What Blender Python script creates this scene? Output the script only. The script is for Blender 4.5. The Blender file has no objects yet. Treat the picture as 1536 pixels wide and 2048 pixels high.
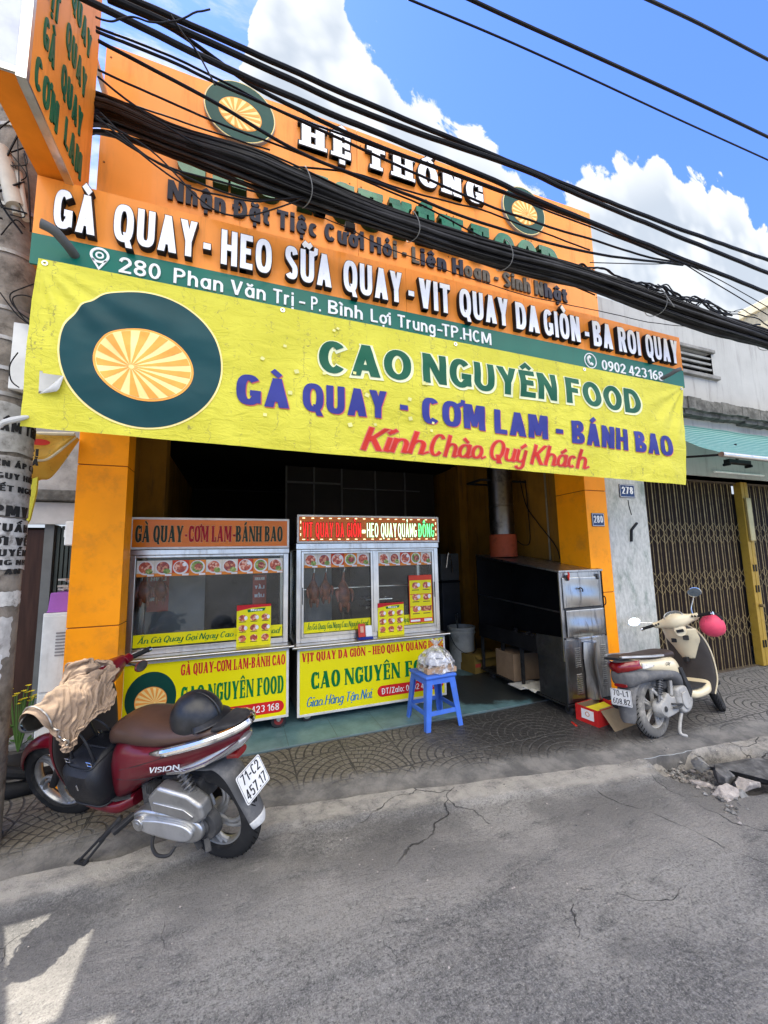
import bpy, bmesh, math, random, unicodedata
from mathutils import Vector, Matrix, noise as mnoise
R = math.radians
sc = bpy.context.scene
COL = sc.collection
random.seed(7)

# ------------------------------------------------------------------ camera
CAM_H = 1.5
F_PX = 785.0
def _n(v): return v.normalized()
_X = _n(Vector((2915 - 768, -(1070 - 1024), -F_PX)))
_Z0 = _n(Vector((620 - 768, -(-5676 - 1024), -F_PX)))
_Z = _n(_Z0 - _X * _Z0.dot(_X))
_Y = _Z.cross(_X)
ROT = Matrix((_X, _Y, _Z))
cd = bpy.data.cameras.new('Camera')
cam = bpy.data.objects.new('Camera', cd); COL.objects.link(cam)
cd.sensor_fit = 'VERTICAL'; cd.sensor_height = 24.0; cd.sensor_width = 18.0
cd.lens = F_PX / 2048 * 24.0
cd.clip_start = 0.05; cd.clip_end = 2000
cam.matrix_world = Matrix.Translation((0, 0, CAM_H)) @ ROT.to_4x4()
sc.camera = cam
# photo pixel -> point on a plane of the place (used for reading sizes off the photo)
def ray(px, py): return ROT @ Vector((px - 768, -(py - 1024), -F_PX))
def onY(px, py, y):
    d = ray(px, py); return Vector((0, 0, CAM_H)) + d * (y / d.y)
def onZ(px, py, z=0.0):
    d = ray(px, py); return Vector((0, 0, CAM_H)) + d * ((z - CAM_H) / d.z)
def onX(px, py, x):
    d = ray(px, py); return Vector((0, 0, CAM_H)) + d * (x / d.x)

# ------------------------------------------------------------------ light
SUN_EL, SUN_AZ = R(66), R(-25)          # azimuth from +Y, negative = to the left
SKY_STRENGTH = 0.105
CLOUD_STRENGTH, BACK_FILL = .40, 1.5
EXPOSURE = 1.6
sun_dir = Vector((math.sin(SUN_AZ) * math.cos(SUN_EL), math.cos(SUN_AZ) * math.cos(SUN_EL), math.sin(SUN_EL)))
ld = bpy.data.lights.new('Sun', 'SUN'); ld.energy = 4.0; ld.angle = R(0.5); ld.color = (1, .95, .86)
lo = bpy.data.objects.new('Sun', ld); COL.objects.link(lo)
lo.rotation_euler = sun_dir.to_track_quat('Z', 'Y').to_euler(); lo.location = sun_dir * 30
sc.view_settings.view_transform = 'Standard'; sc.view_settings.look = 'None'
sc.view_settings.exposure = EXPOSURE; sc.view_settings.gamma = 1
sc.cycles.max_bounces = 8; sc.cycles.diffuse_bounces = 4; sc.cycles.glossy_bounces = 4
sc.cycles.transparent_max_bounces = 16; sc.cycles.transmission_bounces = 6
sc.cycles.use_denoising = True
sc.cycles.sample_clamp_indirect = 6

class NT:
    """tiny node helper"""
    def __init__(s, nt): s.nt = nt
    def n(s, typ, **kw):
        nd = s.nt.nodes.new(typ)
        for k, v in kw.items():
            if k.startswith('i_'):
                key = k[2:]
                key = int(key) if key.isdigit() else key
                s.put(nd, key, v)
            else: setattr(nd, k, v)
        return nd
    def put(s, nd, key, v):
        if isinstance(v, bpy.types.NodeSocket): s.nt.links.new(v, nd.inputs[key])
        else:
            if isinstance(v, tuple) and len(v) == 3 and nd.inputs[key].type == 'RGBA': v = v + (1,)
            nd.inputs[key].default_value = v
    def m(s, op, a, b=0.0, c=None, clamp=False):
        nd = s.n('ShaderNodeMath', operation=op, use_clamp=clamp); s.put(nd, 0, a); s.put(nd, 1, b)
        if c is not None: s.put(nd, 2, c)
        return nd.outputs[0]
    def ss(s, x, lo, hi):
        nd = s.n('ShaderNodeMapRange', interpolation_type='SMOOTHSTEP'); s.put(nd, 0, x); s.put(nd, 1, lo); s.put(nd, 2, hi)
        return nd.outputs[0]
    def mix(s, f, a, b, mode='MIX'):
        nd = s.n('ShaderNodeMix', data_type='RGBA', blend_type=mode); s.put(nd, 0, f); s.put(nd, 6, a); s.put(nd, 7, b)
        return nd.outputs[2]
    def noise(s, vec, scale, detail=4, rough=.55, dist=0.0):
        nd = s.n('ShaderNodeTexNoise'); nd.inputs['Scale'].default_value = scale; nd.inputs['Detail'].default_value = detail
        nd.inputs['Roughness'].default_value = rough; nd.inputs['Distortion'].default_value = dist
        if vec is not None: s.nt.links.new(vec, nd.inputs['Vector'])
        return nd.outputs[0]
    def scale(s, vec, v):
        nd = s.n('ShaderNodeVectorMath', operation='MULTIPLY'); s.put(nd, 0, vec); s.put(nd, 1, v); return nd.outputs[0]

# sky: Nishita air with cumulus banks placed by direction
w = bpy.data.worlds.new('World'); sc.world = w; w.use_nodes = True
N = NT(w.node_tree); w.node_tree.nodes.clear()
sky = N.n('ShaderNodeTexSky', sky_type='NISHITA', sun_disc=False, sun_elevation=SUN_EL, sun_rotation=SUN_AZ)
sky.air_density = 1.0; sky.dust_density = .15; sky.ozone_density = 2.0
tc = N.n('ShaderNodeTexCoord'); sep = N.n('ShaderNodeSeparateXYZ'); N.put(sep, 0, tc.outputs['Generated'])
dx, dy, dz = sep.outputs
yy = N.m('MAXIMUM', dy, 0.04)
u = N.m('DIVIDE', dx, yy); v = N.m('DIVIDE', dz, yy)
comb = N.n('ShaderNodeCombineXYZ'); N.put(comb, 0, u); N.put(comb, 1, v); uv = comb.outputs[0]
def sky_uv(px, py):
    d = ray(px, py); return d.x / d.y, d.z / d.y
top = [(440, 330), (478, 175), (492, 100), (505, 20), (560, -120), (680, -80), (702, 20), (740, 78), (775, 108), (790, 150), (850, 190),
       (900, 245), (975, 272), (1015, 305), (1060, 352), (1105, 385), (1140, 372), (1205, 332), (1262, 312), (1322, 296), (1352, 345),
       (1420, 366), (1475, 388), (1508, 428), (1545, 452), (1700, 500)]
pts = [sky_uv(*p) for p in top]
pts = sorted(pts)
U0, U1, V1 = pts[0][0] - .3, pts[-1][0] + .3, 3.0
fc = N.n('ShaderNodeFloatCurve')
N.put(fc, 1, N.m('DIVIDE', N.m('SUBTRACT', u, U0), U1 - U0, clamp=True))
cm = fc.mapping.curves[0]
cps = [(0.0, pts[0][1] / V1 - .12)] + [((a - U0) / (U1 - U0), b / V1) for a, b in pts] + [(1.0, pts[-1][1] / V1 - .05)]
cm.points[0].location = cps[0]; cm.points[1].location = cps[-1]
for a in cps[1:-1]: cm.points.new(a[0], a[1])
for p_ in cm.points: p_.handle_type = 'VECTOR'
fc.mapping.update()
h_ = N.m('SUBTRACT', N.m('MULTIPLY', fc.outputs[0], V1), v)
bill = N.noise(uv, 5.0, 9, .68, .5); bill2 = N.noise(uv, 2.2, 3, .5)
edge = N.m('ADD', h_, N.m('MULTIPLY', N.m('SUBTRACT', bill, .5), .34))
def vor(scale):
    nd = N.n('ShaderNodeTexVoronoi', feature='SMOOTH_F1'); nd.inputs['Scale'].default_value = scale; nd.inputs['Smoothness'].default_value = .25
    wv = N.n('ShaderNodeVectorMath', operation='ADD'); N.put(wv, 0, uv); nt_ = N.n('ShaderNodeTexNoise'); nt_.inputs['Scale'].default_value = scale * 1.7; nt_.inputs['Detail'].default_value = 4; w.node_tree.links.new(uv, nt_.inputs['Vector'])
    N.put(wv, 1, N.scale(nt_.outputs[1], (.5 / scale, .5 / scale, 0))); w.node_tree.links.new(wv.outputs[0], nd.inputs['Vector']); return nd.outputs[0]
puff = N.m('ADD', N.m('MULTIPLY', N.m('SUBTRACT', .45, vor(6.5)), .15), N.m('MULTIPLY', N.m('SUBTRACT', .45, vor(17)), .07))
edge = N.m('ADD', edge, puff)
cov = N.ss(edge, -.004, .028)
wisp_n = N.noise(N.scale(uv, (1.0, 2.2, 1.0)), 2.6, 8, .68, .4)
wl = N.ss(u, .15, -.25)     # thin haze of cloud to the left, near the sun
wisp = N.m('MULTIPLY', N.ss(wisp_n, .38, .66), N.m('ADD', N.m('MULTIPLY', wl, 1.0), .0))
small = N.m('MULTIPLY', N.ss(N.noise(uv, 3.7, 7, .65), .60, .70), N.ss(u, .9, 1.3))
small = N.m('MULTIPLY', small, N.ss(v, 1.05, .8))
cov = N.m('MAXIMUM', cov, N.m('MAXIMUM', wisp, small), clamp=True)
cov = N.m('MULTIPLY', cov, N.ss(dy, .0, .15))
cov = N.m('MULTIPLY', cov, N.ss(v, 2.7, 2.3))
shade = N.m('MULTIPLY', N.ss(N.m('ADD', bill2, N.m('MULTIPLY', puff, -1.6)), .36, .62), N.ss(h_, .02, .28))
ccol = N.mix(shade, (.86, .90, .95), (.56, .63, .73))
tint = N.mix(.8, sky.outputs[0], N.mix(1.0, sky.outputs[0], (.40, .62, 1.22), 'MULTIPLY'))
back = N.m('MULTIPLY', N.m('MULTIPLY', N.ss(dy, .02, -.25), N.ss(N.noise(tc.outputs['Generated'], 2.3, 6, .6), .40, .56)), N.ss(dz, .22, .55))
cov = N.m('MAXIMUM', cov, back, clamp=True)
ccol = N.mix(N.ss(dy, .0, -.3), ccol, (1.0, .95, .86))      # unseen clouds behind the camera, added bright and warm as fill light
b1 = N.n('ShaderNodeBackground', i_Strength=SKY_STRENGTH); N.put(b1, 0, tint)
b2 = N.n('ShaderNodeBackground'); N.put(b2, 1, N.m('ADD', CLOUD_STRENGTH, N.m('MULTIPLY', N.ss(dy, .0, -.3), BACK_FILL))); N.put(b2, 0, ccol)
mx = N.n('ShaderNodeMixShader'); N.put(mx, 0, cov); N.put(mx, 1, b1.outputs[0]); N.put(mx, 2, b2.outputs[0])
wo = N.n('ShaderNodeOutputWorld'); N.put(wo, 0, mx.outputs[0])

# ------------------------------------------------------------------ materials
MATS = {}
def mat(name, col, rough=.6, metal=0.0, var=.12, vscale=6.0, bump=0.0, bscale=60.0, coat=0.0, dirt=None, dscale=3.0, damt=.5,
        spec=.16, emit=None, trans=0.0, streak=False, stretch=(1, 1, 1), alpha=1.0, coatr=.06):
    if name in MATS: return MATS[name]
    m = bpy.data.materials.new(name); m.use_nodes = True
    nt = m.node_tree; nd = NT(nt); b = nt.nodes['Principled BSDF']
    g = nd.n('ShaderNodeTexCoord').outputs['Object']
    if stretch != (1, 1, 1): g = nd.scale(g, stretch)
    c = col[:3]
    lo_ = tuple(max(0, x * (1 - var)) for x in c); hi_ = tuple(min(1, x * (1 + var)) for x in c)
    nz = nd.noise(g, vscale, 5, .6)
    out = nd.mix(nd.ss(nz, .3, .7), lo_, hi_)
    rr = None
    if dirt is not None:
        gg = nd.scale(g, (4, 4, .5)) if streak else g
        dz_ = nd.m('MULTIPLY', nd.ss(nd.noise(gg, dscale, 7, .7), .48, .72), damt)
        out = nd.mix(dz_, out, dirt[:3])
        rr = nd.m('ADD', nd.m('MULTIPLY', dz_, .35), rough, clamp=True)
    nd.put(b, 'Base Color', out)
    if rr is None: rr = nd.m('ADD', nd.m('MULTIPLY', nd.m('SUBTRACT', nd.noise(g, vscale * 3.1, 3), .5), .14), rough, clamp=True)
    nd.put(b, 'Roughness', rr); b.inputs['Metallic'].default_value = metal
    b.inputs['Specular IOR Level'].default_value = spec
    if coat: b.inputs['Coat Weight'].default_value = coat; b.inputs['Coat Roughness'].default_value = coatr
    if emit: nd.put(b, 'Emission Color', emit[0]); b.inputs['Emission Strength'].default_value = emit[1]
    if trans: b.inputs['Transmission Weight'].default_value = trans
    if bump:
        bp = nd.n('ShaderNodeBump', i_Strength=bump, i_Distance=.01); nd.put(bp, 'Height', nd.noise(g, bscale, 5, .6))
        nd.put(b, 'Normal', bp.outputs[0])
    MATS[name] = m; return m

def glass_mat(name, tint=(.95, .97, .96), refl=1.0, rough=.02, veil=0.0, vs=5):
    if name in MATS: return MATS[name]
    m = bpy.data.materials.new(name); m.use_nodes = True; nt = m.node_tree; nd = NT(nt); nt.nodes.clear()
    t = nd.n('ShaderNodeBsdfTransparent'); nd.put(t, 0, tint)
    gl = nd.n('ShaderNodeBsdfGlossy'); gl.inputs['Roughness'].default_value = rough
    fr = nd.n('ShaderNodeFresnel', i_IOR=1.5)
    g = nd.n('ShaderNodeTexCoord').outputs['Object']
    mx_ = nd.n('ShaderNodeMixShader'); nd.put(mx_, 0, nd.m('MULTIPLY', fr.outputs[0], refl, clamp=True)); nd.put(mx_, 1, t.outputs[0]); nd.put(mx_, 2, gl.outputs[0])
    fin = mx_.outputs[0]
    if veil:
        df = nd.n('ShaderNodeBsdfDiffuse'); nd.put(df, 0, (.7, .7, .7))
        m2 = nd.n('ShaderNodeMixShader'); nd.put(m2, 0, nd.m('MULTIPLY', nd.ss(nd.noise(g, vs, 6, .65), .4, .75), veil)); nd.put(m2, 1, fin); nd.put(m2, 2, df.outputs[0]); fin = m2.outputs[0]
    o = nd.n('ShaderNodeOutputMaterial'); nd.put(o, 0, fin)
    MATS[name] = m; return m

# ------------------------------------------------------------------ mesh builder
class MB:
    def __init__(s): s.v = []; s.f = []; s.m = []; s.M = None
    def add(s, vs, fs, m=0):
        o = len(s.v)
        if s.M is not None: vs = [s.M @ Vector(p) for p in vs]
        s.v += [tuple(p) for p in vs]; s.f += [tuple(i + o for i in f) for f in fs]; s.m += [m] * len(fs); return s
    def box(s, x0, y0, z0, x1, y1, z1, m=0):
        v_ = [(x, y, z) for z in (z0, z1) for y in (y0, y1) for x in (x0, x1)]
        return s.add(v_, [(0, 2, 3, 1), (4, 5, 7, 6), (0, 1, 5, 4), (2, 6, 7, 3), (0, 4, 6, 2), (1, 3, 7, 5)], m)
    def obox(s, c, d, rot=None, m=0):
        M_ = Matrix.Translation(c) @ (rot.to_4x4() if rot is not None else Matrix.Identity(4))
        h = [x / 2 for x in d]
        v_ = [M_ @ Vector((x, y, z)) for z in (-h[2], h[2]) for y in (-h[1], h[1]) for x in (-h[0], h[0])]
        return s.add(v_, [(0, 2, 3, 1), (4, 5, 7, 6), (0, 1, 5, 4), (2, 6, 7, 3), (0, 4, 6, 2), (1, 3, 7, 5)], m)
    def bar(s, a, b, wd, th, up=(0, 0, 1), m=0):
        a = Vector(a); b = Vector(b); d = b - a; L = d.length; d.normalize()
        u_ = Vector(up); sd = d.cross(u_)
        if sd.length < 1e-4: sd = d.cross(Vector((1, 0, 0)))
        sd.normalize(); u2 = sd.cross(d)
        rot = Matrix((d, sd, u2)).transposed()
        return s.obox((a + b) / 2, (L, wd, th), rot, m)
    def tube(s, pts, r, n=8, m=0, caps=True, closed=False):
        pts = [Vector(p) for p in pts]; k = len(pts)
        rs = r if isinstance(r, (list, tuple)) else [r] * k
        vs = []; up = None
        for i, p in enumerate(pts):
            if closed: t = (pts[(i + 1) % k] - pts[i - 1])
            else: t = (pts[min(i + 1, k - 1)] - pts[max(i - 1, 0)])
            if t.length < 1e-9: t = Vector((0, 0, 1))
            t.normalize()
            if up is None:
                up = Vector((0, 0, 1)) if abs(t.z) < .9 else Vector((1, 0, 0))
            a = (up - t * up.dot(t))
            if a.length < 1e-6: a = t.orthogonal()
            a.normalize(); up = a; b = t.cross(a)
            for j in range(n):
                an = 2 * math.pi * j / n
                vs.append(p + (a * math.cos(an) + b * math.sin(an)) * rs[i])
        fs = []
        for i in range(k if closed else k - 1):
            for j in range(n):
                a0 = i * n + j; a1 = i * n + (j + 1) % n; i2 = (i + 1) % k
                fs.append((a0, a1, i2 * n + (j + 1) % n, i2 * n + j))
        if caps and not closed: fs += [tuple(range(n - 1, -1, -1)), tuple((k - 1) * n + j for j in range(n))]
        return s.add(vs, fs, m)
    def cyl(s, a, b, r0, r1=None, n=24, m=0): return s.tube([a, b], [r0, r0 if r1 is None else r1], n, m)
    def lathe(s, prof, n=32, M=None, m=0, caps=True):
        M_ = M or Matrix.Identity(4); vs = []; fs = []
        for (r_, z) in prof:
            for j in range(n):
                a = 2 * math.pi * j / n; vs.append(M_ @ Vector((r_ * math.cos(a), r_ * math.sin(a), z)))
        for i in range(len(prof) - 1):
            for j in range(n):
                fs.append((i * n + j, i * n + (j + 1) % n, (i + 1) * n + (j + 1) % n, (i + 1) * n + j))
        if caps:
            fs.append(tuple(range(n - 1, -1, -1))); k = (len(prof) - 1) * n; fs.append(tuple(k + j for j in range(n)))
        return s.add(vs, fs, m)
    def loft(s, rings, m=0, caps=True):
        n = len(rings[0]); vs = [p for r_ in rings for p in r_]; fs = []
        for i in range(len(rings) - 1):
            for j in range(n): fs.append((i * n + j, i * n + (j + 1) % n, (i + 1) * n + (j + 1) % n, (i + 1) * n + j))
        if caps: fs += [tuple(range(n - 1, -1, -1)), tuple((len(rings) - 1) * n + j for j in range(n))]
        return s.add(vs, fs, m)
    def grid(s, fn, nu, nv, m=0, skip=None):
        vs = [fn(i / nu, j / nv) for j in range(nv + 1) for i in range(nu + 1)]; fs = []
        for j in range(nv):
            for i in range(nu):
                if skip and skip((i + .5) / nu, (j + .5) / nv): continue
                a = j * (nu + 1) + i; fs.append((a, a + 1, a + nu + 2, a + nu + 1))
        return s.add(vs, fs, m)
    def prism(s, pts, fn0, fn1, m=0):
        """2-D outline -> solid between two mappings"""
        n = len(pts); vs = [fn0(*p) for p in pts] + [fn1(*p) for p in pts]
        fs = [tuple(range(n)), tuple(range(2 * n - 1, n - 1, -1))]
        for i in range(n): fs.append((i, (i + 1) % n + 0, (i + 1) % n + n, i + n)[::-1])
        return s.add(vs, fs, m)
    def build(s, name, mats, parent=None, smooth=35, bevel=0, seg=2, sub=0, solid=0, loc=None, weld=0):
        me = bpy.data.meshes.new(name); me.from_pydata(s.v, [], s.f)
        if not isinstance(mats, (list, tuple)): mats = [mats]
        for x in mats: me.materials.append(x)
        if len(mats) > 1: me.polygons.foreach_set('material_index', s.m)
        bm = bmesh.new(); bm.from_mesh(me)
        if weld: bmesh.ops.remove_doubles(bm, verts=bm.verts, dist=weld)
        bmesh.ops.recalc_face_normals(bm, faces=bm.faces)
        bm.to_mesh(me); bm.free(); me.update()
        if smooth:
            me.polygons.foreach_set('use_smooth', [True] * len(me.polygons))
            if smooth < 180: me.set_sharp_from_angle(angle=R(smooth))
        o = bpy.data.objects.new(name, me); COL.objects.link(o)
        if parent is not None: o.parent = parent
        if loc is not None: o.location = loc
        if bevel:
            md = o.modifiers.new('Bevel', 'BEVEL'); md.width = bevel; md.segments = seg; md.limit_method = 'ANGLE'; md.angle_limit = R(40); md.harden_normals = True
        if solid:
            md = o.modifiers.new('Solid', 'SOLIDIFY'); md.thickness = solid; md.offset = 0
        if sub:
            md = o.modifiers.new('Sub', 'SUBSURF'); md.levels = sub; md.render_levels = sub
        return o

def tag(o, label=None, cat=None, group=None, kind=None):
    if label: o['label'] = label
    if cat: o['category'] = cat
    if group: o['group'] = group
    if kind: o['kind'] = kind
    return o
def thing(name, label, cat, loc=(0, 0, 0), rot=(0, 0, 0), group=None):
    o = bpy.data.objects.new(name, None); COL.objects.link(o); o.empty_display_size = .1
    o.location = loc; o.rotation_euler = rot
    return tag(o, label, cat, group)
def fbm(x, y, z=0.0, o=4):
    return mnoise.fractal(Vector((x, y, z)), 1.0, 2.0, o)
def spline(pts, n=8):
    """Catmull-Rom through points"""
    P = [Vector(p) for p in pts]; out = []
    for i in range(len(P) - 1):
        p0 = P[max(i - 1, 0)]; p1 = P[i]; p2 = P[i + 1]; p3 = P[min(i + 2, len(P) - 1)]
        for k in range(n):
            t = k / n
            out.append(.5 * ((2 * p1) + (p2 - p0) * t + (2 * p0 - 5 * p1 + 4 * p2 - p3) * t * t + (3 * p1 - p0 - 3 * p2 + p3) * t ** 3))
    out.append(P[-1]); return out
# ------------------------------------------------------------------ lettering: every glyph is a set of strokes with a nib
class Style:
    def __init__(s, S=.2, T=.16, serif=0.0, width=1.0, xh=.70, gap=.10, shear=0.0, sq=2.4, slab=0.0, script=False):
        s.S, s.T, s.serif, s.width, s.xh, s.gap, s.shear, s.sq, s.slab, s.script = S, T, serif, width, xh, gap, shear, sq, slab, script
def _arc(cx, cy, rx, ry, a0, a1, sq=2.2, n=None):
    n = n or max(4, int(abs(a1 - a0) / 12)); out = []
    for i in range(n + 1):
        a = R(a0 + (a1 - a0) * i / n); c, s_ = math.cos(a), math.sin(a)
        out.append((cx + rx * math.copysign(abs(c) ** (2 / sq), c), cy + ry * math.copysign(abs(s_) ** (2 / sq), s_)))
    return out
W_UP = dict(A=.72, B=.62, C=.64, D=.66, E=.54, F=.52, G=.68, H=.68, I=.0, K=.66, L=.52, M=.86, N=.70, O=.72, P=.60, Q=.72, R=.64, S=.58, T=.60, U=.66, V=.70, X=.7, Y=.68, Z=.58)
W_LO = dict(a=.56, b=.56, c=.50, d=.56, e=.56, f=.34, g=.56, h=.54, i=.0, k=.52, l=.0, m=.84, n=.54, o=.58, p=.56, r=.38, s=.46, t=.36, u=.54, v=.54, x=.5, y=.54, z=.46)
def glyph(ch, st):
    """-> (width, strokes). stroke = ('l', pts, weight|None, closed) or ('p', polygon)"""
    S, T, q = st.S, st.T, st.sq; h = S / 2; t = T / 2; out = []; X = st.xh
    L = lambda pts, wt=None, cl=False: out.append(('l', pts, wt, cl))
    P = lambda pts: out.append(('p', pts))
    def stem(x, y0=0, y1=1, sf=True):
        L([(x, y0), (x, y1)], S)
        if st.serif and sf:
            e = st.serif
            for yy_, on in ((y0 + T * .45, sf in (True, 'b')), (y1 - T * .45, sf in (True, 't'))):
                if on: L([(x - h - e, yy_), (x + h + e, yy_)], T * .9)
    thin = (T * 1.15 if st.serif and not st.slab else S * .95)
    def diag(x0, x1, y0, y1, wd):      # parallelogram leg with flat ends
        k = wd / 2 * math.sqrt(1 + ((x1 - x0) / (y1 - y0)) ** 2)
        P([(x0 - k, y0), (x0 + k, y0), (x1 + k, y1), (x1 - k, y1)])
        if st.serif:
            e = st.serif
    def foot(x, y, wd):
        if st.serif: L([(x - wd / 2 - st.serif, y), (x + wd / 2 + st.serif, y)], T * .9)
    sw = st.width
    if ch in W_UP:
        w_ = W_UP[ch] * sw + (S if ch == 'I' else 0)
        if ch == 'I': stem(h)
        elif ch in 'ET' or ch in 'FL':
            if ch == 'T': stem(w_ / 2, 0, 1, 'b'); L([(0, 1 - t), (w_, 1 - t)], T)
            else:
                stem(h)
                if ch in 'EF': L([(0, 1 - t), (w_, 1 - t)], T); L([(S * .5, .52), (w_ * .86, .52)], T)
                if ch in 'EL': L([(0, t), (w_, t)], T)
            if st.serif:
                v_ = T * 1.15
                if ch in 'EF': L([(w_ - v_ / 2, 1), (w_ - v_ / 2, .72)], v_)
                if ch in 'EL': L([(w_ - v_ / 2, 0), (w_ - v_ / 2, .30)], v_)
                if ch == 'E': L([(w_ * .8, .4), (w_ * .8, .64)], T)
                if ch == 'T': L([(v_ / 2, 1), (v_ / 2, .72)], v_); L([(w_ - v_ / 2, 1), (w_ - v_ / 2, .72)], v_)
        elif ch == 'H': stem(h); stem(w_ - h); L([(h, .5), (w_ - h, .5)], T)
        elif ch == 'N':
            stem(h, 0, 1) if not st.serif else L([(thin / 2, 0), (thin / 2, 1)], thin)
            if st.serif: foot(thin / 2, t, thin); foot(thin / 2, 1 - t, thin); L([(w_ - thin / 2, 0), (w_ - thin / 2, 1)], thin); foot(w_ - thin / 2, 1 - t, thin)
            else: stem(w_ - h)
            k = (thin if st.serif else S) * .5; kk = S * .62
            P([(k - kk + h * .3, 1), (k + kk, 1), (w_ - k + kk - h * .3, 0), (w_ - k - kk, 0)])
        elif ch == 'M':
            a = thin if st.serif else S
            L([(a / 2, 0), (a / 2, 1)], a); stem(w_ - h); foot(a / 2, t, a)
            if st.serif: L([(-st.serif, 1 - t), (a, 1 - t)], T * .9)
            c = w_ / 2
            P([(a * .2, 1), (a * .2 + S * 1.15, 1), (c + S * .42, .12), (c - S * .42, .12)])
            P([(w_ - S * .25, 1), (w_ - S * .25 - a * 1.1, 1), (c - a * .4, .12), (c + a * .4, .12)])
        elif ch in 'AV':
            y0, y1 = (0, 1) if ch == 'A' else (1, 0); c = w_ / 2
            la, ra = (thin, S * 1.08) if ch == 'A' else (S * 1.08, thin)
            P([(0, y0), (la * 1.1, y0), (c + la * .5, y1), (c - la * .5, y1)]); P([(w_, y0), (w_ - ra * 1.1, y0), (c - ra * .5, y1), (c + ra * .5, y1)])
            if ch == 'A': L([(w_ * .2, .28), (w_ * .8, .28)], T)
            foot(la * .55, abs(y0 - t), la * .7); foot(w_ - ra * .55, abs(y0 - t), ra * .7)
        elif ch == 'Y':
            c = w_ / 2; L([(c, 0), (c, .48)], S); foot(c, t, S)
            P([(0, 1), (S * 1.12, 1), (c + S * .5, .40), (c - S * .5, .40)]); P([(w_, 1), (w_ - thin * 1.12, 1), (c - thin * .35, .40), (c + S * .5, .40)])
            foot(S * .55, 1 - t, S * .7); foot(w_ - thin * .55, 1 - t, thin * .7)
        elif ch == 'X': diag(h * 1.2, w_ - h * 1.2, 1, 0, S); diag(h * 1.2, w_ - h * 1.2, 0, 1, thin)
        elif ch == 'K':
            stem(h); diag(S * .9, w_ - h * 1.1, .40, 1, thin); diag(S * 1.25, w_ - h * 1.1, .62, 0, S * 1.02); foot(w_ - h, t, S * .6); foot(w_ - h, 1 - t, S * .5)
        elif ch in 'OQ':
            L(_arc(w_ / 2, .5, w_ / 2 - h, .5 - t, 0, 360, q)[:-1], None, True)
            if ch == 'Q': P([(w_ * .48, .26), (w_ * .70, .26), (w_ * .98, -.13), (w_ * .66, -.13)])
        elif ch in 'CG':
            L(_arc(w_ / 2, .5, w_ / 2 - h, .5 - t, 42, 318 if ch == 'C' else 325, q))
            if ch == 'G': L([(w_ - h, .02 + .06), (w_ - h, .50)], S); L([(w_ * .55, .50 - t), (w_, .50 - t)], T)
            if st.serif: L([(w_ - T * .6, .60), (w_ - T * .6, .98)], T)
            if st.serif and ch == 'C': L([(w_ - T * .6, .02), (w_ - T * .6, .34)], T)
        elif ch == 'D': stem(h); L([(h, 1 - t)] + _arc(w_ * .42, .5, w_ * .58 - h, .5 - t, 90, -90, q) + [(h, t)])
        elif ch in 'PRB':
            m_ = .46 if ch != 'B' else .52
            stem(h); r1 = (1 - m_) / 2
            L([(h, 1 - t)] + _arc(w_ * .45, m_ + r1, w_ * (.55 if ch != 'B' else .50) - h, r1 - t * .8, 90, -90, q) + [(h, m_ + t * .2)])
            if ch == 'B': L([(h, m_)] + _arc(w_ * .45, m_ / 2, w_ * .55 - h, m_ / 2 - t, 90, -90, q) + [(h, t)])
            if ch == 'R': P([(w_ * .38, m_ + .04), (w_ * .38 + S * 1.1, m_ + .04), (w_ * 1.02, 0), (w_ * 1.02 - S * 1.15, 0)])
        elif ch == 'S':
            pts = [(w_ - h * .9, .76)] + _arc(w_ / 2, .75, w_ / 2 - h, .25 - t, 35, 230, q) + _arc(w_ / 2, .26, w_ / 2 - h, .26 - t, 50, -150, q)
            L(pts)
        elif ch == 'U':
            L([(h, 1), (h, .34)] + _arc(w_ / 2, .34, w_ / 2 - (h if not st.serif else h * .9), .34 - t, 180, 360, q) + [(w_ - h, 1)])
            foot(h, 1 - t, S); foot(w_ - h, 1 - t, S * .6)
        elif ch == 'Z': L([(0, 1 - t), (w_, 1 - t)], T); L([(0, t), (w_, t)], T); diag(S * .6, w_ - S * .6, .02, .98, S)
        return w_, out
    if ch in W_LO:
        w_ = W_LO[ch] * sw + (S if ch in 'il' else 0); c = X / 2
        if ch in 'aqd': L(_arc(w_ / 2, c, w_ / 2 - h, c - t, 0, 360, q)[:-1], None, True); L([(w_ - h, 0), (w_ - h, X if ch == 'a' else 1)], S)
        elif ch in 'bp': L(_arc(w_ / 2, c, w_ / 2 - h, c - t, 0, 360, q)[:-1], None, True); L([(h, 0 if ch == 'b' else -.30), (h, 1 if ch == 'b' else X)], S)
        elif ch == 'g': L(_arc(w_ / 2, c, w_ / 2 - h, c - t, 0, 360, q)[:-1], None, True); L([(w_ - h, X), (w_ - h, -.08)] + _arc(w_ / 2, -.08, w_ / 2 - h, .21 - t, 0, -150, q))
        elif ch == 'c': L(_arc(w_ / 2, c, w_ / 2 - h, c - t, 48, 312, q))
        elif ch == 'e': L(_arc(w_ / 2, c, w_ / 2 - h, c - t, 0, 312, q)); L([(h, c - t * .2), (w_ - h * .4, c - t * .2)], T * .9)
        elif ch == 'o': L(_arc(w_ / 2, c, w_ / 2 - h, c - t, 0, 360, q)[:-1], None, True)
        elif ch in 'nh':
            L([(h, 0), (h, X if ch == 'n' else 1)], S); L([(h, X * .55)] + _arc(w_ / 2, X * .55, w_ / 2 - h, X * .45 - t, 180, 0, q) + [(w_ - h, 0)])
        elif ch == 'm':
            L([(h, 0), (h, X)], S)
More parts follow.
